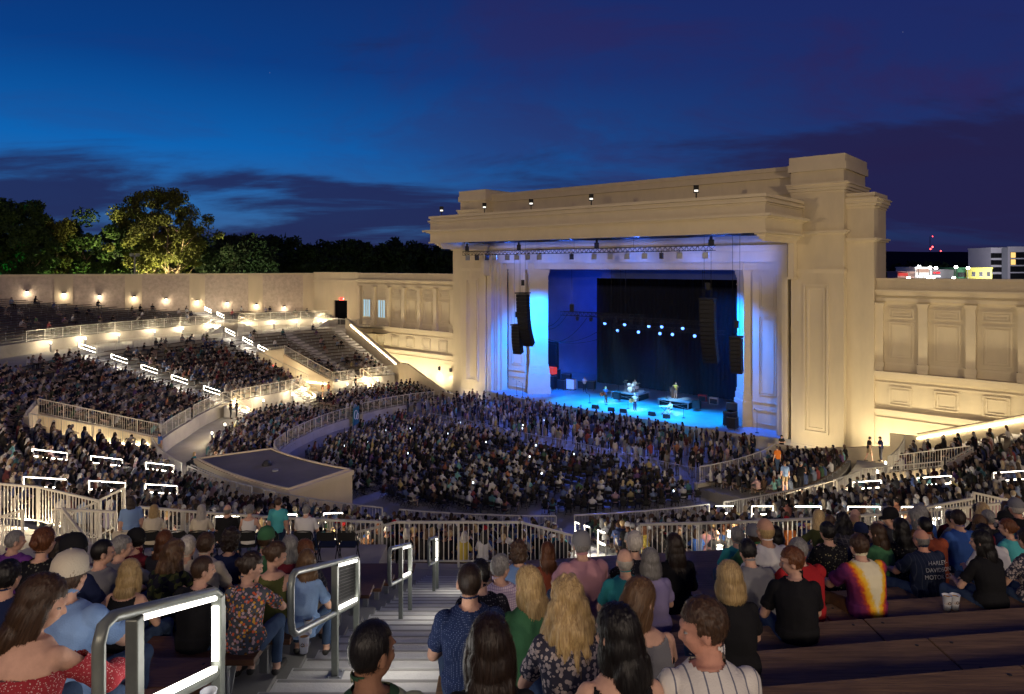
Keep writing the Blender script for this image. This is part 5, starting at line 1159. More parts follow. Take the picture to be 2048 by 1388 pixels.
for i, (px, py) in enumerate(((1837, 533), (1859, 535), (1871, 536), (1911, 534), (1935, 536), (1816, 556), (1855.5, 556), (1866, 554), (1906.5, 556))):
    Y = 250.0 if py > 545 else 258.0; r = root('street_lamp', (X(px, Y), Y, 5), f'bright white street lamp among the shops, {ORD[i]}', 'street lamp', 'street lamps among the shops'); z = Zp(py, Y)
    w = MB(); w.tube([(X(px,Y), Y, 5), (X(px,Y), Y, z-.3)], .12, 6); ob('pole', w, M['metal'], r); w = MB(); w.ellip((X(px,Y), Y-.3, z), (.62, .5, .48), 10, 6); ob('lamp_head', w, M['street'], r)
    lamp('POINT', 'street_light', (X(px,Y), Y-1.5, z-.8), 550, (1, .95, .85), r, .5)
r = root('radio_mast', (X(1860, 2000), 2000, 0), 'distant radio mast with red warning lights', 'mast'); w = MB(); w.tube([(X(1860,2000),2000,0),(X(1860,2000),2000,Zp(473,2000))], .8, 6); w.tube([(X(1879,2000),2000,0),(X(1879,2000),2000,Zp(501,2000))], .8, 6); ob('mast', w, M['metal'], r)
for px, py, s in ((1863, 473, 1.2), (1863, 494, 2.4), (1859, 498, 2.2), (1859, 506, 1.5), (1879.5, 502, 1.8), (1879.5, 508, 1)):
    w = MB(); w.ellip((X(px,2000), 1995, Zp(py,2000)), (s, s, s), 8, 5); ob('warning_light', w, emis('mast_red', (1,.05,.05), 12) if 'mast_red' not in bpy.data.materials else bpy.data.materials['mast_red'], r)
def hills(y, base, amp, m, seed, x0, x1, n=160):
    rg = random.Random(seed); w = MB(); ph = [rg.uniform(0, 6.28) for _ in range(5)]
    tops = []
    for i in range(n+1):
        u = i/n; z = base+amp*(.5*math.sin(u*5+ph[0])+.3*math.sin(u*13+ph[1])+.12*math.sin(u*41+ph[2])+.08*math.sin(u*120+ph[3])); tops.append((x0+(x1-x0)*u, z))
    for i in range(n):
        (xa, za), (xb, zb) = tops[i], tops[i+1]; w.add([(xa, y, -5), (xb, y, -5), (xb, y+60, zb), (xa, y+60, za), (xb, y+600, zb*.8), (xa, y+600, za*.8)], [(0,1,2,3), (3,2,4,5)])
    tag(ob('hills', w, m), kind='structure')
hills(1500, 50, 7, mat('far_hill', (.012, .018, .03), 1, emit=(.006,.009,.026), es=0), 3, -600, 3000)
hills(2600, 72, 8, mat('farther_hill', (.012, .016, .03), 1), 9, -3000, 4500)
lamp('POINT', 'apartment_fill_lamp', (X(2020, 255), 258, 12), 14000, (.95, .95, 1), None, .5)  # added lamp without a fitting, brightens the pale apartment block
# dark trees in front of the hills on the right
cs, rs = [], []
for i in range(26):
    px = 1790+i*9; Y = 330+rg.uniform(-20, 30); x = X(px, Y)
    for _ in range(7): cs.append((x+rg.uniform(-5,5), Y+rg.uniform(-4,4), rg.uniform(8, 17.2))); rs.append(rg.uniform(1.5, 3))
V, Fq = leaves(cs, rs, 9000, .8, 12); tag(ob('far_trees', np_mesh('far_trees', V, Fq, [M['leafd']])), kind='stuff')
# ================================================================ PEOPLE
def cap_(mb, p, q, r0, r1, n=10, k=3):
    p, q = Vector(p), Vector(q); d = (q-p); L_ = d.length
    if L_ < 1e-5: d = Vector((0,0,1))
    d.normalize(); up = Vector((0,0,1)) if abs(d.z) < .9 else Vector((1,0,0)); x = d.cross(up).normalized(); y = d.cross(x); rings = []
    for i in range(k+1): t = math.pi/2*(i/k); rings.append((p-d*r0*math.cos(t), max(r0*math.sin(t), 1e-4)))
    for i in range(k+1): t = math.pi/2*(i/k); rings.append((q+d*r1*math.sin(t), max(r1*math.cos(t), 1e-4)))
    vs = [c+(x*math.cos(2*math.pi*j/n)+y*math.sin(2*math.pi*j/n))*r for c, r in rings for j in range(n)]
    fs = [(i*n+j, i*n+(j+1) % n, (i+1)*n+(j+1) % n, (i+1)*n+j) for i in range(len(rings)-1) for j in range(n)]
    fs += [tuple(range(n))[::-1], tuple((len(rings)-1)*n+j for j in range(n))]; mb.add(vs, fs)
def loft(mb, rings, n=16):
    vs = []
    for c, X1, Y1, rx, ry in rings: vs += [c+X1*rx*math.cos(2*math.pi*j/n)+Y1*ry*math.sin(2*math.pi*j/n) for j in range(n)]
    fs = [(i*n+j, i*n+(j+1) % n, (i+1)*n+(j+1) % n, (i+1)*n+j) for i in range(len(rings)-1) for j in range(n)]
    fs += [tuple(range(n))[::-1], tuple((len(rings)-1)*n+j for j in range(n))]; mb.add(vs, fs)
def remesh(mb, vox, dec=None, smooth=1, it=2):
    me = bpy.data.meshes.new('tmp'); me.from_pydata(mb.v, [], mb.f); o = bpy.data.objects.new('tmp', me); col.objects.link(o)
    m = o.modifiers.new('r', 'REMESH'); m.mode = 'VOXEL'; m.voxel_size = vox
    if smooth: s = o.modifiers.new('s', 'SMOOTH'); s.factor = .5; s.iterations = it
    if dec: d = o.modifiers.new('d', 'DECIMATE'); d.ratio = dec
    dg = bpy.context.evaluated_depsgraph_get(); ev = o.evaluated_get(dg); me2 = bpy.data.meshes.new_from_object(ev); bpy.data.objects.remove(o); bpy.data.meshes.remove(me); return me2
def build_pose(P):
    sit = P.get('sit', True); f = P.get('f', False); lean = R_(P.get('lean', 6)); yaw, pit = R_(P.get('yaw', 0)), R_(P.get('pitch', 8)); w = P.get('w', 1.0)
    hip = Vector((0, 0, .545)) if sit else Vector((0, 0, .96)); S = Vector((0, math.sin(lean), math.cos(lean))); Y1 = Vector((0, math.cos(lean), -math.sin(lean))); X1 = Vector((1,0,0)); B = []; mb = MB()
    twist = R_(P.get('twist', 0))
    if f: prof = [(-.085,.13,.10),(-.05,.168,.125),(.03,.172,.125),(.14,.135,.10),(.26,.15,.115),(.36,.165,.108),(.43,.145,.085),(.485,.075,.06)]
    else: prof = [(-.085,.13,.10),(-.05,.158,.12),(.03,.168,.125),(.14,.162,.12),(.27,.178,.125),(.37,.192,.12),(.44,.165,.092),(.49,.08,.065)]
    def fr(t):
        a = twist*max(0, t)/.5; return X1*math.cos(a)+Y1*math.sin(a), Y1*math.cos(a)-X1*math.sin(a)
    sg = P.get('slump', .03)
    def sp(t): return hip+S*t-Y1*sg*math.sin(math.pi*min(1, max(0, t/.5)))
    loft(mb, [(sp(t), fr(t)[0], fr(t)[1], a*w, b*w) for t, a, b in prof])
    B.append((sp(-.05), sp(.06), .14*w, 'pelvis')); 
    for i in range(4): B.append((sp(.08+.09*i), sp(.17+.09*i), .14*w, 'torso'))
    nb = sp(.47); xs, ys = fr(.43); Hc = nb+S*.155+ys*.03
    # head
    hm = Matrix.Translation(Hc) @ Matrix.Rotation(-yaw, 4, 'Z') @ Matrix.Rotation(-pit, 4, 'X')
    def E_(c, r, n=16, k=12):
        t = MB(); t.ellip(c, r, n, k); mb.add([hm @ Vector(v) for v in t.v], t.f)
    E_((0,-.012,.022), (.077,.097,.104)); E_((0,.032,-.035), (.060,.062,.075)); E_((0,.052,-.085), (.028,.026,.022), 8, 6); E_((.079,-.004,-.012), (.012,.020,.031), 8, 6); E_((-.079,-.004,-.012), (.012,.020,.031), 8, 6)
    if P.get('hi'):
        cap_(mb, hm @ Vector((0,.088,.012)), hm @ Vector((0,.106,-.022)), .009, .014, 8); E_((0,.082,.03), (.05,.018,.012), 10, 6); E_((0,.088,-.052), (.024,.012,.009), 8, 6); E_((.035,.07,-.02), (.022,.022,.022), 8, 6); E_((-.035,.07,-.02), (.022,.022,.022), 8, 6)
    else: E_((0,.095,-.01), (.013,.018,.02), 6, 4)
    cap_(mb, nb-S*.05, hm @ Vector((0,-.02,-.07)), .062*w if not f else .050, .052 if not f else .044); B.append((nb+S*.03, Hc-S*.05, .05, 'neck')); B.append((hm @ Vector((0,-.02,.02)), hm @ Vector((0,.03,-.05)), .085, 'head'))
    # arms
    sh = .172*w if not f else .152*w
    for s in (-1, 1):
        p0 = sp(.415)+xs*sh*s; am = P.get('arms', 'lap'); am = am[0 if s < 0 else 1] if isinstance(am, tuple) else am
        D = {'lap': ((.235,.10,.69),(.10,.33,.645)), 'knee': ((.25,.20,.74),(.15,.42,.66)), 'down': ((.25,-.02,.66),(.27,.06,.46)), 'chest': ((.25,.10,.72),(.05,.27,.86)), 'phone': ((.22,.12,.74),(.07,.34,.90)), 'cross': ((.24,.12,.76),(-.04,.24,.78)), 'side': ((.30,-.10,.68),(.33,.02,.48)), 'guitar_l': ((.34,.06,.90),(.50,.30,1.02)), 'guitar_r': ((.33,-.03,.78),(.08,.24,.86)), 'up': ((.30,.10,.98),(.14,.18,1.25))}[am]
        off = Vector((0,0,0)) if sit else Vector((0,0,.415))
        el, wr = [Vector((v[0]*s, v[1], v[2]))+off+Vector((0, math.sin(lean)*.28 if sit else 0, 0)) for v in D]
        u = .30/max(.01, (el-p0).length); el = p0+(el-p0)*min(1.15, max(.85, u)); u = .26/max(.01, (wr-el).length); wr = el+(wr-el)*min(1.2, max(.8, u))
        if not sit and am in ('down', 'side'): el = p0+Vector((.05*s,-.02,-.29)); wr = el+Vector((.02*s,.06,-.25))
        a0, a1, a2 = (.052, .043, .030) if not f else (.042, .036, .025)
        cap_(mb, p0-Vector((.012*s,0,0)), el, a0*w*1.08, a1*w); cap_(mb, el, wr, a1*w, a2*w); B.append((p0, el, .05, 'uarm')); B.append((el, wr, .035, 'farm'))
        hd = (wr-el).normalized(); hp = wr+hd*.055; B.append((wr+hd*.02, wr+hd*.15, .03, 'hand'))
        sd = hd.cross(Vector((0,0,1))); sd = sd.normalized() if sd.length > .1 else Vector((1,0,0)); dn = sd.cross(hd).normalized(); dn = dn if dn.z < 0 else -dn
        cap_(mb, wr+hd*.01, wr+hd*.07, .026, .03, 8)
        if P.get('hi'):
            for j, (o_, ln) in enumerate(((-.033, .065), (-.011, .080), (.011, .076), (.033, .06))):
                b0 = wr+hd*.075+sd*o_; b1 = b0+hd*ln*.5+dn*.008; b2 = b1+(hd*.6+dn*.7).normalized()*ln*.5; cap_(mb, b0, b1, .0095, .009, 6, 2); cap_(mb, b1, b2, .009, .0075, 6, 2)
            cap_(mb, wr+hd*.02-sd*.028*s, wr+hd*.06-sd*.055*s+dn*.015, .011, .009, 6, 2)
        else: cap_(mb, wr+hd*.07, wr+hd*.13+dn*.03, .028, .02, 8)
    # legs
    for s in (-1, 1):
        h = hip+Vector((.088*s, .0, -.02)); sp_ = P.get('spread', .12)
        if sit: kn, an, to = Vector((sp_*s*1.1, .47, .50)), Vector((sp_*s, .44, .09)), Vector((sp_*s*1.15, .60, .035))
        else:
            st_ = P.get('stride', 0)*s; kn, an, to = Vector((.10*s, .03+st_*.5, .50)), Vector((.11*s, -.02+st_, .09)), Vector((.125*s, .15+st_, .035))
        l0, l1, l2 = (.088, .058, .040) if not f else (.085, .054, .036)
        cap_(mb, h, kn, l0*w, l1*w); cap_(mb, kn, an, l1, l2); cap_(mb, an-Vector((0,.03,.045)), to, .04, .036, 8)
        B.append((h, kn, .07, 'thigh')); B.append((kn, an, .045, 'calf')); B.append((an-Vector((0,.05,.05)), to, .035, 'foot'))
    return mb, B, hm
def arr(me):
    V = np.empty(len(me.vertices)*3, np.float32); me.vertices.foreach_get('co', V); V = V.reshape(-1, 3); Nn = np.empty(len(me.vertices)*3, np.float32); me.vertices.foreach_get('normal', Nn); return V.astype(float), Nn.reshape(-1, 3).astype(float)
def classify(V, B):
    best = np.full(len(V), 9.); lab = np.zeros(len(V), int); tt = np.zeros(len(V))
    for i, (p, q, r, t) in enumerate(B):
        p, q = np.array(p), np.array(q); d = q-p; u = np.clip(((V-p) @ d)/max(1e-9, d @ d), 0, 1); ds = np.linalg.norm(V-(p+u[:, None]*d), axis=1)-r; m_ = ds < best; best[m_] = ds[m_]; lab[m_] = i; tt[m_] = u[m_]
    return np.array([b[3] for b in B])[lab], tt
def shell(me, V, Nn, keep, off, name, amp=.006, sc=9.0, seed=0, smooth=True):
    polys = [tuple(p.vertices) for p in me.polygons]; kf = [f for f in polys if all(keep[i] for i in f)]; used = sorted({i for f in kf for i in f}); mp_ = {i: k for k, i in enumerate(used)}
    W_ = []
    for i in used:
        v = Vector(V[i]); nv = noise.noise(Vector((v.x*sc+seed, v.y*sc, v.z*sc*.8)))+.5*noise.noise(Vector((v.x*sc*2.3, v.y*sc*2.3+seed, v.z*sc*1.6))); W_.append(tuple(v+Vector(Nn[i])*(off[i]+amp*nv)))
    m2 = bpy.data.meshes.new(name); m2.from_pydata(W_, [], [tuple(mp_[i] for i in f) for f in kf]); m2.polygons.foreach_set('use_smooth', [True]*len(m2.polygons)); m2.materials.append(None); m2.update(); return m2
PROTO = {}
def proto(key, P, vox):
    mb, B, hm = build_pose(P); me = remesh(mb, vox, it=2 if vox < .015 else 1); V, Nn = arr(me); tg, tt = classify(V, B); me.name = 'body'
    me.polygons.foreach_set('use_smooth', [True]*len(me.polygons)); me.materials.append(None); me.materials.append(None)
    mi = np.zeros(len(me.polygons), np.int32)
    for p in me.polygons:
        if tg[p.vertices[0]] == 'foot': mi[p.index] = 1
    me.polygons.foreach_set('material_index', mi)
    neckz = max(B[5][0][2], 0); hi = P.get('hi')
    amp = .010 if hi else .006
    torso = (tg == 'torso') | (tg == 'pelvis'); hipz = .545 if P.get('sit', True) else .96
    nk = np.array(B[5][0]); dn_ = np.linalg.norm((V-nk)*np.array([1, 1, 1.15]), axis=1)
    collar = dn_ > .072
    offs = np.where(V[:, 2] < hipz+.1, .024, .014)
    sh = {}
    sh['tee'] = shell(me, V, Nn, ((torso & (V[:, 2] > hipz-.065)) | ((tg == 'uarm') & (tt < .72))) & collar, offs+np.where((tg == 'uarm') & (tt > .5), .006, 0), 'shirt', amp, 8)
    sh['long'] = shell(me, V, Nn, ((torso & (V[:, 2] > hipz-.065)) | (tg == 'uarm') | ((tg == 'farm') & (tt < .9))) & collar, offs, 'shirt', amp, 8, 3)
    wide = dn_ > (.13 if P.get('f') else .11)
    sh['tank'] = shell(me, V, Nn, torso & (V[:, 2] > hipz-.065) & wide & ~((tg == 'torso') & (np.abs(V[:, 0]) > .125) & (V[:, 2] > hipz+.33)), offs*.7, 'shirt', amp*.6, 8, 5)
    if P.get('off'): sh['offs'] = shell(me, V, Nn, ((torso & (V[:, 2] > hipz-.065) & (V[:, 2] < hipz+.37)) | ((tg == 'uarm') & (V[:, 2] < hipz+.37)) | ((tg == 'farm') & (tt < .8))), offs+.012, 'shirt', .016, 10, 7)
    tr = {}
    tr['long'] = shell(me, V, Nn, (tg == 'pelvis') | (tg == 'thigh') | ((tg == 'calf') & (tt < .93)), np.full(len(V), .010), 'trousers', amp*.8, 10, 1)
    tr['short'] = shell(me, V, Nn, (tg == 'pelvis') | ((tg == 'thigh') & (tt < .85)), np.full(len(V), .012), 'trousers', amp*.8, 10, 2)
    PROTO[key] = dict(body=me, shirt=sh, trousers=tr, hm=hm, P=P)
# --- hair, shared by all people, in head space
HAIR = {}
def hair_mesh(kind, hi):
    mb = MB(); vox = .0065 if hi else .014
    def E_(c, r): mb.ellip(c, r, 18, 12)
    if kind in ('buzz', 'fringe'): E_((0,-.014,.026), (.080,.099,.106))
    else: E_((0,-.016,.030), (.087,.104,.110))
    if kind in ('long', 'wavy', 'thinlong'):
        k = 1.25 if kind == 'wavy' else 1.0 if kind == 'long' else .8
        E_((0,-.045,-.04), (.092*k, .078, .12)); E_((0,-.075,-.15), (.098*k, .062*k, .14)); E_((0,-.095,-.27), (.095*k, .048*k, .13)); E_((.072,-.005,-.09), (.026, .05, .12)); E_((-.072,-.005,-.09), (.026, .05, .12))
        if kind == 'wavy': E_((.10,-.03,-.16), (.05,.05,.12)); E_((-.10,-.03,-.16), (.05,.05,.12))
    if kind == 'bob': E_((0,-.035,-.05), (.102,.085,.10)); E_((0,-.045,-.10), (.10,.075,.075)); E_((.075,.0,-.07), (.03,.055,.08)); E_((-.075,.0,-.07), (.03,.055,.08))
    if kind == 'mid': E_((0,-.04,-.05), (.095,.08,.11)); E_((0,-.06,-.15), (.10,.06,.10)); E_((.078,.005,-.08), (.03,.05,.13)); E_((-.078,.005,-.08), (.03,.05,.13))
    if kind == 'bun': E_((0,-.118,.02), (.042,.036,.04))
    if kind == 'pony': E_((0,-.115,.02), (.03,.03,.03)); E_((0,-.13,-.07), (.03,.026,.09)); E_((0,-.12,-.17), (.022,.02,.07))
    if kind == 'curly': E_((0,-.02,.045), (.105,.115,.115)); E_((0,-.04,-.03), (.10,.09,.09))
    if kind == 'fringe': pass
    me = remesh(mb, vox, it=1); V, Nn = arr(me)
    st_ = {'buzz': .0008, 'short': .006, 'curly': .016, 'wavy': .016, 'fringe': .003}.get(kind, .007)
    fq = {'curly': (34, 34, 30), 'wavy': (26, 26, 12)}.get(kind, (70, 70, 7) if kind not in ('short',) else (60, 60, 25))
    for i in range(len(V)):
        v = V[i]; n_ = noise.noise(Vector((v[0]*fq[0], v[1]*fq[1], v[2]*fq[2])))+.6*noise.noise(Vector((v[0]*fq[0]*2.2, v[1]*fq[1]*2.2, v[2]*fq[2]*1.5+5)))
        V[i] = v+Nn[i]*st_*n_*1.2
    face = (V[:, 1] > .028) & (V[:, 2] < .058-(.0 if kind != 'buzz' else -.01)) if kind not in ('long','wavy','mid','bob','thinlong') else (V[:, 1] > .045) & (V[:, 2] < .055)
    low = (V[:, 2] < -.058) if kind in ('buzz','short','bun','pony','fringe') else np.zeros(len(V), bool)
    if kind in ('pony', 'bun'): low &= V[:, 1] > -.098
    ear = (np.abs(V[:, 0]) > .055) & (V[:, 2] < .0) & (V[:, 1] > -.02) & (kind in ('buzz', 'short', 'fringe', 'bun', 'pony'))
    top = ((V[:, 2] > .035) | (V[:, 1] > .01)) if kind == 'fringe' else np.zeros(len(V), bool)
    keep = ~(face | low | ear | top); kf = [tuple(p.vertices) for p in me.polygons if all(keep[i] for i in p.vertices)]
    VV = [tuple(v) for v in V]
    if hi:      # thin loose strands over the surface
        from mathutils.kdtree import KDTree
        okv = [i for i in range(len(V)) if keep[i]]; kd = KDTree(len(okv))
        for j, i in enumerate(okv): kd.insert(Vector(V[i]), j)
        kd.balance(); rs_ = random.Random(len(V)); longk = kind in ('long', 'wavy', 'mid', 'bob'); nst = 1500 if longk else 900
        for _ in range(nst):
            i = okv[rs_.randrange(len(okv))]; p = Vector(V[i]); nn_ = Vector(Nn[i]); side = Vector((rs_.uniform(-1,1), rs_.uniform(-1,1), rs_.uniform(-.3,.3))); L_ = []; steps = 8 if longk else 3; off = rs_.uniform(.001, .006 if rs_.random() < .9 else .013)
            for t_ in range(steps):
                L_.append((p+nn_*off, nn_.copy())); dwn = Vector((0,-.35 if p.z > .06 else 0,-1)); tg_ = (dwn-nn_*dwn.dot(nn_)); tg_ = tg_.normalized() if tg_.length > .05 else Vector((0,-1,0)); tg_ = (tg_+side*(.16 if longk else .5)).normalized(); p = p+tg_*(.016 if longk else .009)
                co, j, dd = kd.find(p)
                if dd > .02: break
                p = co.lerp(p, .5); nn_ = Vector(Nn[okv[j]])
            if len(L_) < 3: continue
            b0 = len(VV)
            for q_, (pp, n_) in enumerate(L_):
                td = (L_[min(q_+1, len(L_)-1)][0]-L_[max(q_-1, 0)][0]).normalized(); sd_ = td.cross(n_); sd_ = sd_.normalized()*(.0013*(1-q_/len(L_)*.8)) if sd_.length > 1e-4 else Vector((.001,0,0)); VV += [tuple(pp-sd_), tuple(pp+sd_)]
            kf += [(b0+2*q_, b0+2*q_+1, b0+2*q_+3, b0+2*q_+2) for q_ in range(len(L_)-1)]
    m2 = bpy.data.meshes.new('hair'); m2.from_pydata(VV, [], kf); m2.polygons.foreach_set('use_smooth', [True]*len(kf)); m2.materials.append(None); m2.update(); return m2
for k_ in ('buzz','short','long','wavy','bob','mid','bun','pony','curly','fringe'): HAIR[k_, 1] = hair_mesh(k_, True); HAIR[k_, 0] = hair_mesh(k_, False)
def cap_mesh(back=False):
    mb = MB(); n = 24; prof = [(.100, .0), (.101, .03), (.094, .075), (.07, .11), (.03, .127), (.002, .13)]
    vs = [(r*math.cos(2*math.pi*j/n)*.90, r*math.sin(2*math.pi*j/n)*1.08-.012, z+.025) for r, z in prof for j in range(n)]
    fs = [(i*n+j, i*n+(j+1) % n, (i+1)*n+(j+1) % n, (i+1)*n+j) for i in range(len(prof)-1) for j in range(n)]; mb.add(vs, fs)
    b = []; t = []; s = -1 if back else 1
    for i in range(9): a = math.pi*(.12+.76*i/8); b.append((.088*math.cos(a), s*.10*math.sin(a)-.012, .035)); t.append((.085*math.cos(a), s*(.10*math.sin(a)+.075*math.sin(math.pi*i/8)**.7)-.012, .026-.01*math.sin(math.pi*i/8)))
    mb.add(b+t+[(x, y, z-.006) for x, y, z in b+t], [(i, i+1, 9+i+1, 9+i) for i in range(8)]+[(18+i+1, 18+i, 27+i, 27+i+1) for i in range(8)]+[(9+i, 10+i, 28+i, 27+i) for i in range(8)]); mb.ellip((0,-.012,.156), (.008,.008,.005), 8, 4)
    me = mb.mesh('cap', [None]) if False else None
    me = bpy.data.meshes.new('cap'); me.from_pydata(mb.v, [], mb.f); me.materials.append(None); me.polygons.foreach_set('use_smooth', [True]*len(me.polygons)); me.update(); return me
CAPM = cap_mesh(); 
HI = {'m_up': dict(), 'm_lean': dict(lean=17, slump=.05, arms='knee', spread=.17), 'm_left': dict(yaw=-75, pitch=12, lean=10, arms='lap', twist=-8), 'm_right': dict(yaw=48, lean=8, arms='knee', spread=.16), 'm_big': dict(w=1.14, lean=9, arms='knee', spread=.2), 'm_down': dict(lean=20, pitch=28, slump=.06, arms='lap'),
      'f_up': dict(f=True, arms='lap'), 'f_left': dict(f=True, yaw=-35, lean=9, arms='lap'), 'f_right': dict(f=True, yaw=62, pitch=22, lean=10, arms='knee', off=True), 'f_lean': dict(f=True, lean=16, slump=.05, arms='knee', yaw=14)}
for k_, v_ in HI.items(): v_['hi'] = True; proto('h_'+k_, v_, .0095)
MD = {'m_a': dict(), 'm_b': dict(lean=16, slump=.05, arms='knee', spread=.17, yaw=10), 'm_c': dict(yaw=-30, arms='cross'), 'f_a': dict(f=True), 'f_b': dict(f=True, yaw=30, lean=12, arms='knee'), 'f_c': dict(f=True, yaw=-25, arms='phone', pitch=25), 's_a': dict(sit=False, arms='down', lean=1, slump=0), 's_b': dict(sit=False, arms='cross', lean=1, slump=0, yaw=20), 's_p': dict(sit=False, arms='phone', lean=3, slump=0, pitch=25), 's_g': dict(sit=False, arms=('guitar_r', 'guitar_l'), lean=2, slump=0), 's_w': dict(sit=False, arms='down', lean=4, stride=.2, slump=0), 'sf_a': dict(sit=False, f=True, arms='down', lean=1, slump=0), 'd_a': dict(arms='chest', lean=8)}
for k_, v_ in MD.items(): proto('l_'+k_, v_, .021)
# --- fabrics
def fab(name, c, kind=None, c2=None, sc=60):
    m = mat(name, c, .9, bump=.25, bscale=120, spec=.1); t = m.node_tree; b = t.nodes['Principled BSDF']; tcn = t.nodes.new('ShaderNodeTexCoord'); ob_ = tcn.outputs['Object']
    def mixn(f, a, bb):
        n = t.nodes.new('ShaderNodeMix'); n.data_type = 'RGBA'; t.links.new(f, n.inputs[0]); n.inputs[6].default_value = (*a, 1); n.inputs[7].default_value = (*bb, 1)
        return n.outputs[2]
    def M2(op, a, v=None, clamp=False):
        n = t.nodes.new('ShaderNodeMath'); n.operation = op; n.use_clamp = clamp
        for i, x in enumerate((a, v)):
            if x is None: continue
            if isinstance(x, (int, float)): n.inputs[i].default_value = x
            else: t.links.new(x, n.inputs[i])
        return n.outputs[0]
    sx_ = t.nodes.new('ShaderNodeSeparateXYZ'); t.links.new(ob_, sx_.inputs[0]); out = None
    if kind == 'dots':
        v = t.nodes.new('ShaderNodeTexVoronoi'); v.inputs['Scale'].default_value = sc; v.inputs['Randomness'].default_value = .15; t.links.new(ob_, v.inputs['Vector']); out = mixn(M2('LESS_THAN', v.outputs['Distance'], .24), c, c2)
    if kind == 'stripes': out = mixn(M2('GREATER_THAN', M2('SINE', M2('MULTIPLY', sx_.outputs[0], sc)), .93), c, c2)
    if kind == 'hstripes': out = mixn(M2('GREATER_THAN', M2('SINE', M2('MULTIPLY', sx_.outputs[2], sc)), .1), c, c2)
    if kind == 'check':
        f = M2('MAXIMUM', M2('GREATER_THAN', M2('SINE', M2('MULTIPLY', sx_.outputs[0], sc)), .8), M2('GREATER_THAN', M2('SINE', M2('MULTIPLY', sx_.outputs[2], sc)), .8)); out = mixn(f, c, c2)
    if kind in ('floral', 'camo', 'fleck'):
        v = t.nodes.new('ShaderNodeTexVoronoi'); v.inputs['Scale'].default_value = sc; t.links.new(ob_, v.inputs['Vector']); r_ = t.nodes.new('ShaderNodeValToRGB'); r_.color_ramp.interpolation = 'CONSTANT'
        e = r_.color_ramp.elements; cols = c2; e[0].color = (*c, 1); e[0].position = 0; e[1].position = .35; e[1].color = (*cols[0], 1)
        for i, cc in enumerate(cols[1:]): x = e.new(.35+.65*(i+1)/len(cols)); x.color = (*cc, 1)
        sp2 = t.nodes.new('ShaderNodeSeparateColor'); t.links.new(v.outputs['Color'], sp2.inputs[0]); t.links.new(sp2.outputs[0], r_.inputs[0])
        if kind != 'camo': n = t.nodes.new('ShaderNodeMix'); n.data_type = 'RGBA'; t.links.new(M2('LESS_THAN', v.outputs['Distance'], .56 if kind == 'floral' else .3), n.inputs[0]); n.inputs[6].default_value = (*c, 1); t.links.new(r_.outputs[0], n.inputs[7]); out = n.outputs[2]
        else: out = r_.outputs[0]
    if kind == 'tiedye':
        nz_ = t.nodes.new('ShaderNodeTexNoise'); nz_.inputs['Scale'].default_value = 28; t.links.new(ob_, nz_.inputs['Vector'])
        ax = M2('ABSOLUTE', M2('SUBTRACT', sx_.outputs[0], .01)); z_ = sx_.outputs[2]
        v = M2('ADD', M2('SUBTRACT', M2('MULTIPLY', M2('SUBTRACT', z_, .52), .26), ax), M2('MULTIPLY', M2('SUBTRACT', nz_.outputs[0], .5), .07))     # >0 inside the V
        r_ = t.nodes.new('ShaderNodeValToRGB'); mr = t.nodes.new('ShaderNodeMapRange'); mr.inputs[1].default_value = -.15; mr.inputs[2].default_value = .06; t.links.new(v, mr.inputs[0]); t.links.new(mr.outputs[0], r_.inputs[0]); e = r_.color_ramp.elements
        e[0].color = (.10, .02, .10, 1); e[1].color = (.78, .72, .50, 1); e[1].position = .86
        for p_, cc in ((.28, (.22, .03, .09)), (.42, (.55, .08, .03)), (.56, (.85, .38, .02)), (.72, (.85, .55, .06))): x = e.new(p_); x.color = (*cc, 1)
        out = r_.outputs[0]
    if out is not None: t.links.new(out, b.inputs['Base Color'])
    return m
def hairmat(name, c, c2):
    m = mat(name, c, .45, spec=.4); t = m.node_tree; b = t.nodes['Principled BSDF']; tcn = t.nodes.new('ShaderNodeTexCoord'); mp_ = t.nodes.new('ShaderNodeMapping'); mp_.inputs['Scale'].default_value = (60, 60, 5); t.links.new(tcn.outputs['Object'], mp_.inputs[0])
    n = t.nodes.new('ShaderNodeTexNoise'); n.inputs['Scale'].default_value = 2.2; n.inputs['Detail'].default_value = 4; t.links.new(mp_.outputs[0], n.inputs['Vector']); r_ = t.nodes.new('ShaderNodeValToRGB'); r_.color_ramp.elements[0].position = .32; r_.color_ramp.elements[1].position = .68; r_.color_ramp.elements[0].color = (*c2, 1); r_.color_ramp.elements[1].color = (*c, 1)
    t.links.new(n.outputs[0], r_.inputs[0]); t.links.new(r_.outputs[0], b.inputs['Base Color']); bn = t.nodes.new('ShaderNodeBump'); bn.inputs['Strength'].default_value = .8; bn.inputs['Distance'].default_value = .004; t.links.new(n.outputs[0], bn.inputs['Height']); t.links.new(bn.outputs[0], b.inputs['Normal']); return m
HM = {'black': hairmat('black_hair', (.012,.010,.010), (.005,.004,.004)), 'dark brown': hairmat('dark_brown_hair', (.035,.020,.013), (.012,.007,.005)), 'brown': hairmat('brown_hair', (.085,.045,.024), (.03,.016,.009)), 'light brown': hairmat('light_brown_hair', (.19,.11,.055), (.07,.035,.018)), 'blonde': hairmat('blonde_hair', (.62,.46,.22), (.30,.19,.08)), 'grey': hairmat('grey_hair', (.32,.31,.30), (.13,.125,.12)), 'white': hairmat('white_hair', (.62,.58,.52), (.35,.32,.28)), 'auburn': hairmat('auburn_hair', (.19,.07,.025), (.07,.022,.01))}
SKIN = [mat(f'skin_{n_}', c, .72, bump=.12, bscale=90, var=.14, vscale=16, spec=.2) for n_, c in (('fair', (.60,.36,.26)), ('tan', (.48,.27,.18)), ('ruddy', (.55,.28,.20)), ('brown', (.25,.13,.08)))]
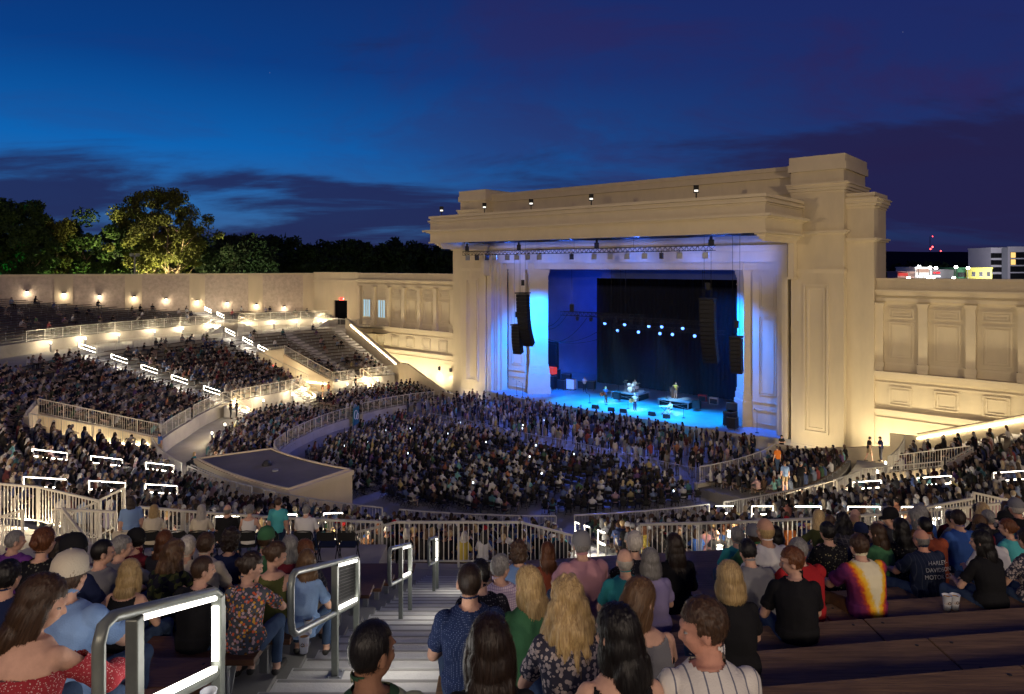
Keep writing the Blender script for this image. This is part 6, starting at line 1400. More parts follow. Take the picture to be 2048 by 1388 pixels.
FB = {'black': (.014,.014,.016), 'navy': (.015,.022,.065), 'charcoal': (.04,.04,.045), 'grey': (.20,.20,.21), 'white': (.62,.61,.60), 'cream': (.55,.49,.38), 'light blue': (.19,.30,.52), 'blue': (.04,.10,.34), 'teal': (.03,.22,.24), 'green': (.05,.15,.07), 'olive': (.08,.09,.03), 'red': (.42,.025,.03), 'maroon': (.12,.015,.025), 'rust': (.30,.07,.035), 'pink': (.52,.27,.30), 'lavender': (.28,.24,.42), 'orange': (.55,.16,.03), 'yellow': (.55,.42,.08), 'brown': (.12,.06,.03), 'turquoise': (.08,.40,.42), 'purple': (.14,.04,.22)}
FM = {k_: fab(k_.replace(' ', '_')+'_fabric', v_) for k_, v_ in FB.items()}
FM.update({'navy dotted': fab('navy_dotted_fabric', (.018,.030,.085), 'dots', (.16,.20,.32), 95), 'white striped': fab('white_striped_fabric', (.66,.63,.58), 'stripes', (.16,.17,.22), 105), 'green striped': fab('green_striped_fabric', (.03,.07,.04), 'hstripes', (.30,.32,.22), 95), 'pink checked': fab('pink_checked_fabric', (.60,.50,.58), 'check', (.30,.22,.36), 330), 'bright floral': fab('bright_floral_fabric', (.07,.08,.10), 'floral', [(.62,.12,.05), (.60,.32,.05), (.42,.26,.30), (.10,.05,.02), (.5,.36,.36)], 42), 'grey floral': fab('grey_floral_fabric', (.045,.045,.07), 'floral', [(.45,.38,.36), (.36,.31,.31)], 48), 'dark dotted': fab('dark_dotted_fabric', (.012,.012,.018), 'dots', (.14,.13,.15), 48), 'camouflage': fab('camouflage_fabric', (.03,.04,.02), 'camo', [(.10,.11,.035), (.015,.015,.025), (.02,.02,.03)], 26), 'red flecked': fab('red_flecked_fabric', (.30,.03,.04), 'fleck', [(.55,.40,.38), (.5,.3,.3)], 110), 'tie-dyed': fab('tie_dyed_fabric', (.6,.5,.3), 'tiedye'), 'black flecked': fab('black_flecked_fabric', (.012,.012,.015), 'fleck', [(.25,.22,.12), (.12,.12,.10)], 38), 'plaid': fab('plaid_fabric', (.05,.05,.06), 'check', (.13,.12,.12), 120), 'denim striped': fab('denim_shirt_fabric', (.018,.026,.055), 'stripes', (.05,.06,.09), 150)})
TM = {'jeans': fab('denim', (.045,.075,.14)), 'dark trousers': fab('dark_trousers', (.015,.015,.02)), 'khaki shorts': fab('khaki', (.26,.20,.12)), 'khaki trousers': FM['brown'], 'light shorts': fab('stone_cotton', (.40,.38,.34))}
SHOE = mat('shoe_leather', (.03,.028,.026), .5)
PW = mat('eye_white', (.30,.28,.27), .35)
def person(x, y, z, rz, pose, sx, label, hair='short', hc='brown', shirt='grey', sm='tee', tr='jeans', skin=0, cap=None, group=None, sc_=1.0, cat='person', name='person'):
    r = root(name, (x, y, z), label, cat, group, rz); r.scale = (sc_, sc_, sc_); P = PROTO[pose]; hi = 1 if pose[0] == 'h' else 0
    def child(nm, me, mats, mx=None):
        o = bpy.data.objects.new(nm, me); col.objects.link(o); o.parent = r
        if mx is not None: o.matrix_local = mx
        for i, m_ in enumerate(mats): o.material_slots[i].link = 'OBJECT'; o.material_slots[i].material = m_
        return o
    child('body', P['body'], [SKIN[skin], SHOE]); sm = sm if sm in P['shirt'] else 'tee'
    child('dress' if 'dress' in label else 'shirt', P['shirt'][sm], [FM[shirt]]); short = 'shorts' in tr; child('trousers' if not short else 'shorts', P['trousers']['short' if short else 'long'], [TM[tr]])
    hm = P['hm'] @ Matrix.Scale(1.0, 4)
    if hair: child('hair', HAIR[hair, hi], [HM[hc]], hm)
    if cap: child('cap', CAPM, [FM[cap]], hm @ Matrix.Scale(1.04, 4))
    if hi:
        for s in (-1, 1):
            if ('eye', s) not in HAIR: q = MB(); q.ellip((.031*s, .0755, .006), (.012, .010, .006), 10, 6); q.ellip((.031*s, .0835, .006), (.005, .0035, .005), 8, 5, 1); HAIR['eye', s] = q.mesh('eye', [PW, M['black']])
            e = bpy.data.objects.new('eye', HAIR['eye', s]); col.objects.link(e); e.parent = r; e.matrix_local = hm
    return r
def X_at(px, D): return (px-1024)/1365*D
NEAR = []
def near_person(px, py, D, side, pose, lb, **k):
    if side == 'r':
        x = X_at(px, D); d0 = min(NR, key=lambda v: abs(v+.13*x-D)); y = d0+.13*x; x = X_at(px, y); y = d0+.13*x; rz = math.atan(.13)
    else: y = min(NL, key=lambda v: abs(v-D)); x = X_at(px, y); d0 = y; rz = R_(-3)
    z = tz(d0-.1); off = k.pop('rz', 0); hz = EYE-(py-533)/1365*y; s = max(.86, min(1.12, (hz-z)/1.345)); 
    NEAR.append((x, y)); k.setdefault('skin', 0); return person(x, y-.10, z, rz+R_(off)+random.Random(int(px)).uniform(-.06,.06), 'h_'+pose, None, lb, sc_=s, **k)
g1 = 'audience in the nearest rows'
T = [
 (943,1108,4.17,'r','m_up','man in navy dotted short sleeved shirt at the bench end by the near steps',dict(hair='buzz',hc='dark brown',shirt='navy dotted')),
 (985,1252,2.45,'r','f_up','person with dark hair and black top seen as a dark shape at the bottom edge',dict(hair='mid',hc='dark brown',shirt='black')),
 (752,1213,2.6,'r','m_right','man in dark green and pale striped shirt sitting lowest beside the near steps',dict(hair='buzz',hc='black',shirt='green striped',skin=3)),
 (1137,1130,3.3,'r','f_up','woman with big wavy blonde hair in a grey floral dress',dict(hair='wavy',hc='blonde',shirt='grey floral')),
 (1060,1118,4.2,'r','f_left','woman with straight blonde hair and dark green top behind the wavy blonde',dict(hair='long',hc='blonde',shirt='green')),
 (1288,1150,3.4,'r','f_right','woman with very long light brown hair in a grey top',dict(hair='long',hc='light brown',shirt='grey',sm='tank')),
 (1238,1217,2.5,'r','f_left','woman with long black hair and black sleeveless top at the bottom edge',dict(hair='long',hc='black',shirt='black',sm='tank')),
 (1413,1180,2.62,'r','m_left','man in profile with brown hair and white striped shirt at the bottom edge',dict(hair='short',hc='brown',shirt='white striped',skin=2)),
 (1460,1113,4.3,'r','f_up','woman with a blonde bob and black top',dict(hair='bob',hc='blonde',shirt='black')),
 (1585,1126,5.0,'r','m_left','boy with short auburn hair and black tee shirt before the red shirt',dict(hair='short',hc='auburn',shirt='black',rz=-10)),
 (1602,1066,5.9,'r','m_big','large man with grey hair in a bright red tee shirt',dict(hair='short',hc='grey',shirt='red')),
 (1506,1072,6.6,'r','m_down','man with dark hair leaning forward in a light grey tee shirt',dict(hair='short',hc='black',shirt='grey')),
 (1722,1058,6.3,'r','m_big','man in a tie-dyed shirt with a pale and orange chevron on the back',dict(hair='short',hc='brown',shirt='tie-dyed',tr='khaki trousers')),
 (1848,1060,7.0,'r','m_big','bald man in dark denim shirt with white lettering across the back',dict(hair='fringe',hc='grey',shirt='denim striped',skin=2)),
 (1966,1056,6.5,'r','f_left','woman with long black hair and black top right of the lettered shirt',dict(hair='long',hc='black',shirt='black')),
 (1984,1044,7.4,'r','m_down','man with dark hair in a white tee shirt near the right edge',dict(hair='short',hc='black',shirt='white')),
 (2046,1046,7.0,'r','f_up','woman with dark hair in a floral top cut by the right edge',dict(hair='bun',hc='dark brown',shirt='grey floral')),
 (1655,1035,8.0,'r','m_up','person with dark hair in a black flecked shirt left of the tie-dyed shirt',dict(hair='short',hc='black',shirt='black flecked')),
 (968,1112,5.1,'r','m_down','man with black hair in a dark dotted shirt hidden behind the navy dotted shirt',dict(hair='short',hc='black',shirt='dark dotted')),
 (1004,1098,5.9,'r','m_right','man with greying hair in a pale pink checked shirt',dict(hair='short',hc='grey',shirt='pink checked')),
 (1039,1075,7.6,'r','m_up','boy with curly brown hair and a blue tee shirt',dict(hair='curly',hc='brown',shirt='light blue')),
 (1097,1075,7.6,'r','f_up','woman with long auburn hair in a red top',dict(hair='long',hc='auburn',shirt='rust')),
 (1167,1057,6.8,'r','m_big','large man in a dusty pink shirt and pale grey cap',dict(hair='short',hc='grey',shirt='pink',cap='grey')),
 (1250,1086,5.9,'r','m_up','balding grey haired man in a dark teal shirt',dict(hair='fringe',hc='white',shirt='teal')),
 (1302,1085,6.0,'r','f_up','woman with short grey hair in a lavender top',dict(hair='bob',hc='grey',shirt='lavender')),
 (1276,1055,6.9,'r','f_lean','white haired person in a dark dotted shirt behind the lavender top',dict(hair='short',hc='white',shirt='dark dotted')),
 (1350,1057,6.8,'r','f_up','woman with long dark hair in a long sleeved black top alone on her bench',dict(hair='long',hc='dark brown',shirt='black',sm='long')),
 (1512,1044,7.8,'r','m_big','large man in green shirt and grey cap behind the light grey tee shirt',dict(hair='short',hc='brown',shirt='green',cap='grey')),
 (1474,1046,8.5,'r','m_up','man in a teal polo shirt left of the grey cap',dict(hair='short',hc='grey',shirt='teal')),
 (1552,1044,8.5,'r','m_up','person with hood like black hair and black top right of the grey cap',dict(hair='mid',hc='black',shirt='black',sm='long')),
 (1800,1028,8.4,'r','f_up','woman with long black hair and patterned top beside the rust polo',dict(hair='long',hc='black',shirt='black flecked')),
 (1851,1026,8.5,'r','m_big','man with short dark hair in a rust red polo shirt',dict(hair='buzz',hc='black',shirt='rust')),
 (1917,1012,9.0,'r','m_up','man with dark brown hair in a slate blue shirt near the right stairs rail',dict(hair='short',hc='dark brown',shirt='blue')),
 (1957,1022,9.4,'r','f_up','woman with a strawberry blonde bob near the right edge',dict(hair='bob',hc='light brown',shirt='maroon')),
 (1976,1013,10.2,'r','m_up','grey haired man in black next to the black cap',dict(hair='short',hc='grey',shirt='black')),
 (2006,1018,9.7,'r','m_up','man in a black cap near the right edge',dict(hair='short',hc='black',shirt='navy',cap='black')),
 (2016,1030,8.6,'r','f_left','woman with auburn ponytail in a turquoise top at the right edge',dict(hair='pony',hc='auburn',shirt='turquoise')),
 (1757,1040,8.3,'r','f_left','woman with long brown hair and a green top behind the tie-dyed shirt',dict(hair='long',hc='brown',shirt='green')),
 (1722,1040,9.1,'r','m_up','man in a navy cap far behind the tie-dyed shirt',dict(hair='short',hc='black',shirt='navy',cap='navy')),
 (1785,1012,10.2,'r','m_left','man in a black cap and sunglasses strap behind the long black hair',dict(hair='short',hc='black',shirt='charcoal',cap='black')),
 (72,1132,3.0,'l','f_right','woman with brown hair in a red off the shoulder blouse at the left edge',dict(hair='mid',hc='brown',shirt='red flecked',sm='offs')),
 (135,1093,3.95,'l','m_big','man in a light blue polo shirt and khaki cap',dict(hair='short',hc='brown',shirt='light blue',cap='cream')),
 (262,1106,5.6,'l','f_up','woman with blonde hair and black sleeveless top',dict(hair='mid',hc='blonde',shirt='black',sm='tank')),
 (337,1071,6.4,'l','f_lean','woman with curly light brown hair in a camouflage blouse',dict(hair='wavy',hc='light brown',shirt='camouflage')),
 (404,1100,5.6,'l','m_right','man with short brown hair in a plain black tee shirt behind the first handrail',dict(hair='buzz',hc='brown',shirt='black')),
 (500,1094,5.6,'l','f_right','woman with pinned up dark hair in a bright red and orange floral shirt',dict(hair='bun',hc='dark brown',shirt='bright floral')),
 (550,1075,6.4,'l','f_right','woman with brown bun and olive sleeveless top beyond the floral shirt',dict(hair='bun',hc='brown',shirt='olive',sm='tank')),
 (612,1090,6.4,'l','f_left','woman in a pale blue blouse with drinks beside her on the bench',dict(hair='mid',hc='light brown',shirt='light blue')),
 (606,1071,7.3,'l','m_left','man with short red brown hair in plaid shirt at the bench end by the steps',dict(hair='short',hc='auburn',shirt='plaid',tr='khaki shorts')),
 (203,1068,6.4,'l','m_right','man with short dark hair in a grey brown tee shirt on the left',dict(hair='buzz',hc='black',shirt='grey')),
 (242,1062,7.3,'l','m_right','grey haired man in a grey tee shirt before the maroon polo',dict(hair='short',hc='grey',shirt='grey')),
 (268,1053,8.2,'l','m_left','man in a black cap and maroon polo shirt on the left',dict(hair='short',hc='black',shirt='maroon',cap='black')),
 (88,1044,6.4,'l','f_up','woman with auburn updo and dark flecked top at the left',dict(hair='bun',hc='auburn',shirt='black flecked')),
 (412,1055,7.3,'l','m_up','man with brown hair in a pale grey tee shirt left of the dark curls',dict(hair='short',hc='brown',shirt='cream')),
 (462,1050,8.2,'l','f_up','woman with full dark curls in a navy top',dict(hair='curly',hc='dark brown',shirt='navy')),
 (532,1048,8.2,'l','m_up','man in a dark green cap and green shirt on the left',dict(hair='short',hc='brown',shirt='green',cap='green')),
 (140,1062,5.6,'l','m_left','man with black cap and navy shirt behind the light blue polo',dict(hair='short',hc='black',shirt='navy',cap='black')),
 (20,1105,4.75,'l','m_up','man in dark navy shirt at the far left edge behind the red blouse',dict(hair='short',hc='black',shirt='navy')),
 (577,1062,7.3,'l','f_left','woman with grey hair looking at a lit phone',dict(hair='bob',hc='grey',shirt='maroon')),
 (330,1052,8.2,'l','f_up','woman with auburn hair right of the maroon polo',dict(hair='mid',hc='auburn',shirt='charcoal')),
 (375,1062,7.3,'l','m_up','white haired man behind the plain black tee shirt',dict(hair='short',hc='white',shirt='cream')),
]
for (px, py, D, sd, ps, lb, k) in T:
    k = dict(k); k['group'] = g1; o = near_person(px, py, D, sd, ps, lb, **k)
    if 'lettering' in lb: HARLEY = o
    if 'tie-dyed shirt with' in lb: TIE = o
    if 'lit phone' in lb: PHW = o
def back_text(o, lines, z0, sz, m, dz, y=-.155, lean=9):
    q = []
    for i, s in enumerate(lines):
        t = text3(s, Vector((0, 0, 0)), sz, 0, m, None, ext=.002); me = t.data; bpy.data.objects.remove(t)
        for v in me.vertices: v.co = Vector((v.co.x, y-.012+.14*abs(v.co.x)**1.5*2+(z0-dz*i+v.co.z-.95)*.16, z0-dz*i+v.co.z))
        c = bpy.data.objects.new('lettering', me); col.objects.link(c); c.parent = o
back_text(HARLEY, ['HARLEY-', 'DAVIDSON', 'MOTOR CO.'], .965, .068, M['white'], .080)
# people on folding chairs on the platform
def fold_chair_mesh(lo=False):
    a = MB(); 
    for s in (-1, 1): a.tube([(s*.21,.20,.0), (s*.21,-.06,.47), (s*.205,-.17,.74), (s*.17,-.185,.80), (0,-.19,.815)], .012, 6 if not lo else 4); a.tube([(s*.19,-.24,.0), (s*.19,.16,.44)], .011, 6 if not lo else 4)
    a.bar((-.19,.15,.43), (.19,.15,.43), .02); a.bar((-.19,-.16,.12), (.19,-.16,.12), .018)
    b = MB(); b.box(-.19,.19,-.17,.20,.435,.455); c = MB()
    for i in range(6):
        x0, x1 = -.195+.065*i, -.195+.065*(i+1); f = lambda x: -.185-.03*(1-(x/.2)**2)
        c.hexa([(x0,f(x0),.60),(x1,f(x1),.60),(x1,f(x1)+.012,.60),(x0,f(x0)+.012,.60),(x0,f(x0),.79),(x1,f(x1),.79),(x1,f(x1)+.012,.79),(x0,f(x0)+.012,.79)])
    return a, b, c
fa_, fb_, fc_ = fold_chair_mesh(); CHM = [x.mesh(n_, [M['black']]) for x, n_ in ((fa_, 'frame'), (fb_, 'seat'), (fc_, 'backrest'))]
def chair(x, y, z, rz, label, group, tan=False):
    r = root('folding_chair', (x, y, z), label, 'chair', group, rz)
    for me, n_ in zip(CHM, ('frame', 'seat', 'backrest')):
        o = bpy.data.objects.new(n_, me); col.objects.link(o); o.parent = r
        if tan: o.material_slots[0].link = 'OBJECT'; o.material_slots[0].material = FM['cream']
    return r
PZ = 9.33
CH = [(250, 1), (305, 0), (357, 0), (400, 0), (452, 0), (497, 0), (540, 0), (610, 0), (656, 0), (697, 0)]
occ = {305: ('f_up', 'bob', 'blonde', 'cream', 'person in a beige top on the second folding chair of the platform'), 400: ('f_up', 'long', 'white', 'cream', 'woman with long white hair and cream blouse on a folding chair'), 452: ('m_up', 'fringe', 'grey', 'black', 'bald man in a black tee shirt on a folding chair'), 497: ('f_up', 'bun', 'grey', 'white', 'woman with grey bun and white sleeveless top on a folding chair'), 610: ('m_up', 'short', 'grey', 'white', 'grey haired man in a white shirt on a folding chair')}
for i, (px, tan) in enumerate(CH):
    y = 15.3; x = X_at(px, y); rz = R_(4+(540-px)*.03); chair(x, y, PZ, rz, ('tan' if tan else 'black')+f' folding chair on the left platform, {ORD[i]} from the left', 'folding chairs on the platform', tan)
    if px in occ: p_, h_, hc_, s_, lb = occ[px]; person(x, y+.02, PZ, rz, 'h_'+p_, None, lb, hair=h_, hc=hc_, shirt=s_, sm='tank' if 'sleeveless' in lb else 'tee', group='people on the platform'); NEAR.append((x, y))
person(X_at(556, 15.9), 15.9, PZ-.35, 0, 'l_s_a', None, 'standing person in a turquoise shirt on the left platform', hair='short', hc='brown', shirt='turquoise', group='people on the platform', sc_=.95)
person(X_at(262, 15.9), 15.9, PZ-.4, .5, 'l_s_w', None, 'standing person in a pale blue shirt beside the tan folding chair', hair='mid', hc='dark brown', shirt='light blue', group='people on the platform')
# --- fill the remaining near seats
rnd = random.Random(21)
SH = ['black']*12+['navy']*8+['charcoal']*6+['grey']*6+['white']*5+['blue']*3+['maroon']*2+['light blue']*2+['cream']+['light blue', 'blue', 'teal', 'green', 'olive', 'red', 'maroon', 'rust', 'pink', 'lavender', 'cream', 'brown', 'turquoise', 'plaid', 'navy dotted', 'grey floral', 'orange', 'purple', 'yellow']
HS = [('short', 8), ('buzz', 3), ('long', 4), ('mid', 3), ('bob', 2), ('bun', 1), ('pony', 1), ('fringe', 2), ('curly', 1), ('wavy', 1)]; HSL = [a for a, n_ in HS for _ in range(n_)]; HCL = ['black', 'dark brown', 'dark brown', 'brown', 'brown', 'light brown', 'blonde', 'blonde', 'grey', 'grey', 'white', 'auburn']
FEM = ('long', 'mid', 'bob', 'bun', 'pony', 'wavy'); HN = {'short': 'short {} hair', 'buzz': 'cropped {} hair', 'long': 'long {} hair', 'mid': 'shoulder-length {} hair', 'bob': 'a {} bob', 'bun': 'a {} bun', 'pony': 'a {} ponytail', 'fringe': 'thinning {} hair', 'curly': 'curly {} hair', 'wavy': 'wavy {} hair'}
USED = {}
def rand_look(rnd):
    h = rnd.choice(HSL); return h, rnd.choice(HCL), rnd.choice(SH), rnd.choice(['black', 'navy', 'white', 'grey', 'red', 'green']) if h in ('short', 'buzz') and rnd.random() < .28 else None, rnd.choice([0,0,1,1,2,3])
def mklabel(h, hc, s, cp, place):
    b = 'person in '+(f'{cp} cap and {s} top' if cp else f'{s} top, '+HN[h].format(hc))
    for e in ('', ', further in', ', next along', ', mid row', ', half hidden', ', farthest in'):
        l_ = b+', '+place+e
        if l_ not in USED: USED[l_] = 1; return l_
    return b+', '+place
for side, rows in (('r', NR), ('l', NL)):
    for i, d in enumerate(rows):
        if d < (6.6 if side == 'r' else 6.2): continue
        xs_ = np.arange(-.15, 11, .56) if side == 'r' else np.arange(-11.5, -2.2, .56)
        for x in xs_:
            y = d+(.13*x if side == 'r' else 0); z = tz(d-.1)
            ppx = 1024+1365*x/y
            if (side == 'l' and d > 8.5) or (side == 'r' and (d > 11 or (ppx < 1640 and d > 7.4) or (ppx < 1450 and d > 6.2))): continue
            if not visible(x, y, z+1, 20) or rnd.random() > (.85 if d > 7.4 else .45): continue
            if any((x-a)**2+(y-b)**2 < .47**2 for a, b in NEAR) or y > 15.0: continue
            h, hc, s, cp, sk = rand_look(rnd); f_ = h in FEM
            lb = mklabel(h, hc, s, cp, f'{ORD[i]} near row {"right" if side == "r" else "left"} of the steps'); pose = ('h_' if d < 9.5 else 'l_')+(rnd.choice(['f_up', 'f_left', 'f_lean'] if f_ else ['m_up', 'm_lean', 'm_right']) if d < 9.5 else rnd.choice(['f_a', 'f_b', 'f_c'] if f_ else ['m_a', 'm_b', 'm_c']))
            person(x, y-.1, z, (math.atan(.13) if side == 'r' else 0)+rnd.uniform(-.15, .15), pose, None, lb, hair=h, hc=hc, shirt=s, cap=cp, skin=sk, tr=rnd.choice(list(TM)), group=g1, sc_=rnd.uniform(.93, 1.04)); NEAR.append((x, y))
# --- occupied bench seats elsewhere, floor chairs, standing crowd
def occp(zone, ph, R, row):
    if zone == 'mid':
        if ph < -46: return .85 if R < 35.5 else .07
        if ph < -15: return .88
        if ph < 46: return .93
        if ph < 79: return .93 if R < 43.4 else .55
        if ph < 91.5: return .94 if R < 41.5 else .5
        if ph < 116: return .93 if R-Rm(ph) < 8 else (.55 if R-Rm(ph) < 11 else .16)
        return (.8 if R-Rm(ph) < 4.6 else .07)
    if zone == 'low': return .88
    return .22 if 116.5 < ph < 121 or (124 < ph < 128) else .05
ALL = []
for s in SEATS:
    x, y, z, hd, zone, ph, R, row, sec = s
    if not visible(x, y, z+.8, 8): continue
    if rnd.random() < occp(zone, ph, R, row): ALL.append((math.hypot(x, y), x, y, z, hd+rnd.uniform(-.15, .15), 'sit', zone, ph, row, sec))
FCH = []
for c in np.arange(28, 44.6, .92):
    for a in np.arange(-62, -19, .56):
        if abs((a+37)) < .7 or abs(a+50.5) < .6 or abs(a+27) < .6: continue
        aa = a+rnd.uniform(-.04, .04); x, y, _ = FA(aa, c+rnd.uniform(-.04, .04)); dx, dy = x-CX, y-CY; R = math.hypot(dx, dy); ph = math.degrees(math.atan2(-dx, -dy))
        lim = Ra(ph)-2.2 if ph > 48 or ph < -28 else 22.5
        if R > lim or not visible(x, y, .8, 5): continue
        if 25 < ph < 49 and R > 24.5: continue
        FCH.append((math.hypot(x, y), x, y, facang(x, y)))
        if rnd.random() < .80*(0.55 if noise.noise(Vector((a*.16, c*.35, 2))) > .28 else 1): ALL.append((math.hypot(x, y), x, y, ZF, facang(x, y)+rnd.uniform(-.1, .1), 'sit', 'floor', ph, 0, None))
FCH.sort()
ONES = ['','first','second','third','fourth','fifth','sixth','seventh','eighth','ninth']; TENS = ['','','twenty','thirty','forty','fifty','sixty','seventy','eighty','ninety']
def WORDN(i):
    n = i+1; h, q = divmod(n, 100); s = ('', 'one hundred ', 'two hundred ')[h]
    if q == 0: return s.strip()+'th'
    if q < 20: return (s+ORD[q-1]).strip()
    t, o = divmod(q, 10); return (s+(TENS[t][:-1]+'ieth' if o == 0 else TENS[t]+'-'+ONES[o])).strip()
for i, (d, x, y, h) in enumerate(FCH[:285]):
    r = root('folding_chair', (x, y, ZF), f'black folding chair in the floor rows, {WORDN(i)} nearest to the camera rail', 'chair', 'folding chairs in the floor rows', h)
    for me, n_ in zip(CHM, ('frame', 'seat', 'backrest')): o = bpy.data.objects.new(n_, me); col.objects.link(o); o.parent = r
w = MB()
for (d, x, y, h) in FCH[285:]:
    ca, sa = math.cos(h), math.sin(h)
    def tf(p): return (x+p[0]*ca-p[1]*sa, y+p[0]*sa+p[1]*ca, ZF+p[2])
    def bx_(x0, x1, y0, y1, z0, z1): w.hexa([tf(p) for p in ((x0,y0,z0),(x1,y0,z0),(x1,y1,z0),(x0,y1,z0),(x0,y0,z1),(x1,y0,z1),(x1,y1,z1),(x0,y1,z1))])
    bx_(-.19,.19,-.17,.2,.435,.455); bx_(-.195,.195,-.2,-.18,.6,.79); bx_(-.21,-.19,-.19,-.17,.0,.8); bx_(.19,.21,-.19,-.17,.0,.8); bx_(-.21,-.19,.15,.17,0,.44); bx_(.19,.21,.15,.17,0,.44)
tag(ob('far_folding_chairs', w, M['black']), kind='stuff')
pts = []
for _ in range(9000):
    a, c = rnd.uniform(-55, -21), rnd.uniform(46.2, 56.0)
    if rnd.random() > (1 if c > 50.5 else .55)*(1 if a > -51 else .5): continue
    if any(abs(a-a2) < .52 and abs(c-c2) < .5 for a2, c2 in pts): continue
    pts.append((a, c))
    if len(pts) > 400: break
for a, c in pts: x, y, _ = FA(a, c); ALL.append((math.hypot(x, y), x, y, ZF, facang(x, y)+rnd.uniform(-.3, .3), 'stand', 'pit', 0, 0, None))
ALL.sort(key=lambda t: t[0])
print('PEOPLE near', len(NEAR), 'all', len(ALL), 'chairs', len(FCH), 'benches', sum(1 for o in bpy.data.objects if o.name.startswith('bench')))
NIND = max(0, 270-len(NEAR))
def short_sec(a, b):
    m_ = (a+b)/2
    for lim, t in ((-30, 'far right'), (-15, 'right'), (-1, 'centre right'), (15, 'centre'), (30, 'centre left'), (44, 'left'), (200, 'far left')):
        if m_ < lim: return t
for (d, x, y, z, hd, kind, zone, ph, row, sec) in ALL[:NIND]:
    h, hc, s, cp, sk = rand_look(rnd); f_ = h in FEM; place = f'{ORD[row]} middle row {short_sec(*sec)}' if sec and zone == 'mid' else 'on the low seats'
    person(x, y, z, hd, 'l_'+rnd.choice(['f_a', 'f_b', 'f_c'] if f_ else ['m_a', 'm_b', 'm_c']), None, mklabel(h, hc, s, cp, place), hair=h, hc=hc, shirt=s, cap=cp, skin=sk, tr=rnd.choice(list(TM)), group='audience on the middle seats nearest the camera', sc_=rnd.uniform(.92, 1.05))
# --- the rest of the audience as one mass
LOW = []
for key, P in (('sit', dict()), ('sit', dict(lean=15, arms='knee', spread=.17)), ('sit', dict(f=True, yaw=25)), ('sit', dict(f=True, lean=10, arms='knee')), ('sit', dict(w=1.1, arms='cross', yaw=-20)), ('sit', dict(arms=('up', 'lap'), yaw=30)), ('sit', dict(lean=22, pitch=25, slump=.06, arms='knee')), ('stand', dict(sit=False, arms='down', lean=1, slump=0)), ('stand', dict(sit=False, arms=('up', 'down'), lean=2, slump=0)), ('stand', dict(sit=False, arms='cross', lean=1, slump=0)), ('stand', dict(sit=False, f=True, arms='down', lean=1, slump=0))):
    mb, B, hm = build_pose(P)
    hb = MB(); hb.ellip((0,-.018,.036), (.092,.108,.112), 10, 8)
    if P.get('f'): hb.ellip((0,-.07,-.1), (.095,.06,.15), 8, 6)
    mb.add([hm @ Vector(v) for v in hb.v], hb.f); me = remesh(mb, .036, dec=.42, it=1); V, Nn = arr(me); tg, tt = classify(V, B); me.calc_loop_triangles(); F3 = np.array([t.vertices[:] for t in me.loop_triangles]); ft = tg[F3[:, 0]]; ftt = tt[F3[:, 0]]
    cen = V[F3].mean(1); inv = np.array(hm.inverted()); ch = cen @ inv[:3, :3].T+inv[:3, 3]
    cls = np.zeros(len(F3), int)       # 0 skin 1 shirt 2 trousers 3 hair 4 shoe
    cls[(ft == 'torso') | (ft == 'pelvis') | ((ft == 'uarm') & (ftt < .75))] = 1; cls[(ft == 'thigh') | (ft == 'calf')] = 2; cls[ft == 'foot'] = 4
    hh = ((ft == 'head') | (ft == 'neck')) & ((ch[:, 2] > .05) | ((ch[:, 1] < .0) & (ch[:, 2] > -.06)) | (np.array([bool(P.get('f'))]*len(F3)) & (ch[:, 1] < -.03)))
    cls[hh] = 3
    if P.get('f'): cls[(ch[:, 1] < -.05) & (ch[:, 2] > -.24) & (np.abs(ch[:, 0]) < .1)] = 3
    LOW.append((key, V, F3, cls))
print('low tris', [len(l[2]) for l in LOW])
HCOL = np.array([(.012,.010,.010), (.03,.018,.012), (.03,.018,.012), (.07,.04,.02), (.16,.09,.045), (.50,.37,.18), (.3,.29,.28), (.55,.52,.48), (.15,.06,.02)]); SCOL = np.array([(.56,.34,.25), (.46,.27,.18), (.5,.28,.2), (.24,.13,.08)])
SHN = [FB[k_] for k_ in SH if k_ in FB]; TCOL = np.array([(.045,.07,.13), (.02,.02,.025), (.22,.17,.10), (.3,.28,.25), (.46,.30,.22)])
def mass(items, name):
    Vs, Fs, Cs = [], [], []; n = 0; g = np.random.default_rng(5)
    for (d, x, y, z, hd, kind, zone, ph, row, sec) in items:
        k, V, F3, cls = LOW[g.choice(7, p=[.21, .19, .18, .18, .14, .03, .07]) if kind == 'sit' else g.choice([7, 8, 9, 10], p=[.33, .1, .27, .3])]; s = g.uniform(.92, 1.05); ca, sa = math.cos(hd), math.sin(hd)
        W_ = V*s; Vs.append(np.stack([x+W_[:, 0]*ca-W_[:, 1]*sa, y+W_[:, 0]*sa+W_[:, 1]*ca, z+W_[:, 2]], 1)); Fs.append(F3+n); n += len(V)
        pal = np.array([SCOL[g.integers(0, 4)], SHN[g.integers(0, len(SHN))], TCOL[g.integers(0, 5)], HCOL[g.integers(0, 9)], (.03,.03,.03)]); gm = pal.mean(1, keepdims=True); pal = gm+(pal-gm)*.62; Cs.append(pal[cls]*.72)
    V = np.concatenate(Vs); Fq = np.concatenate(Fs); C_ = np.concatenate(Cs); me = np_mesh(name, V, Fq, [M['crowd']]); at = me.attributes.new('cloth', 'FLOAT_COLOR', 'FACE'); at.data.foreach_set('color', np.concatenate([C_, np.ones((len(C_), 1))], 1).astype(np.float32).ravel()); me.polygons.foreach_set('use_smooth', [True]*len(Fq)); me.update(); return me
mc = mat('crowd', (.2,.2,.2), .85, spec=.15); t = mc.node_tree; an = t.nodes.new('ShaderNodeAttribute'); an.attribute_name = 'cloth'; t.links.new(an.outputs['Color'], t.nodes['Principled BSDF'].inputs['Base Color']); M['crowd'] = mc
tag(ob('audience', mass(ALL[NIND:], 'audience')), kind='stuff')
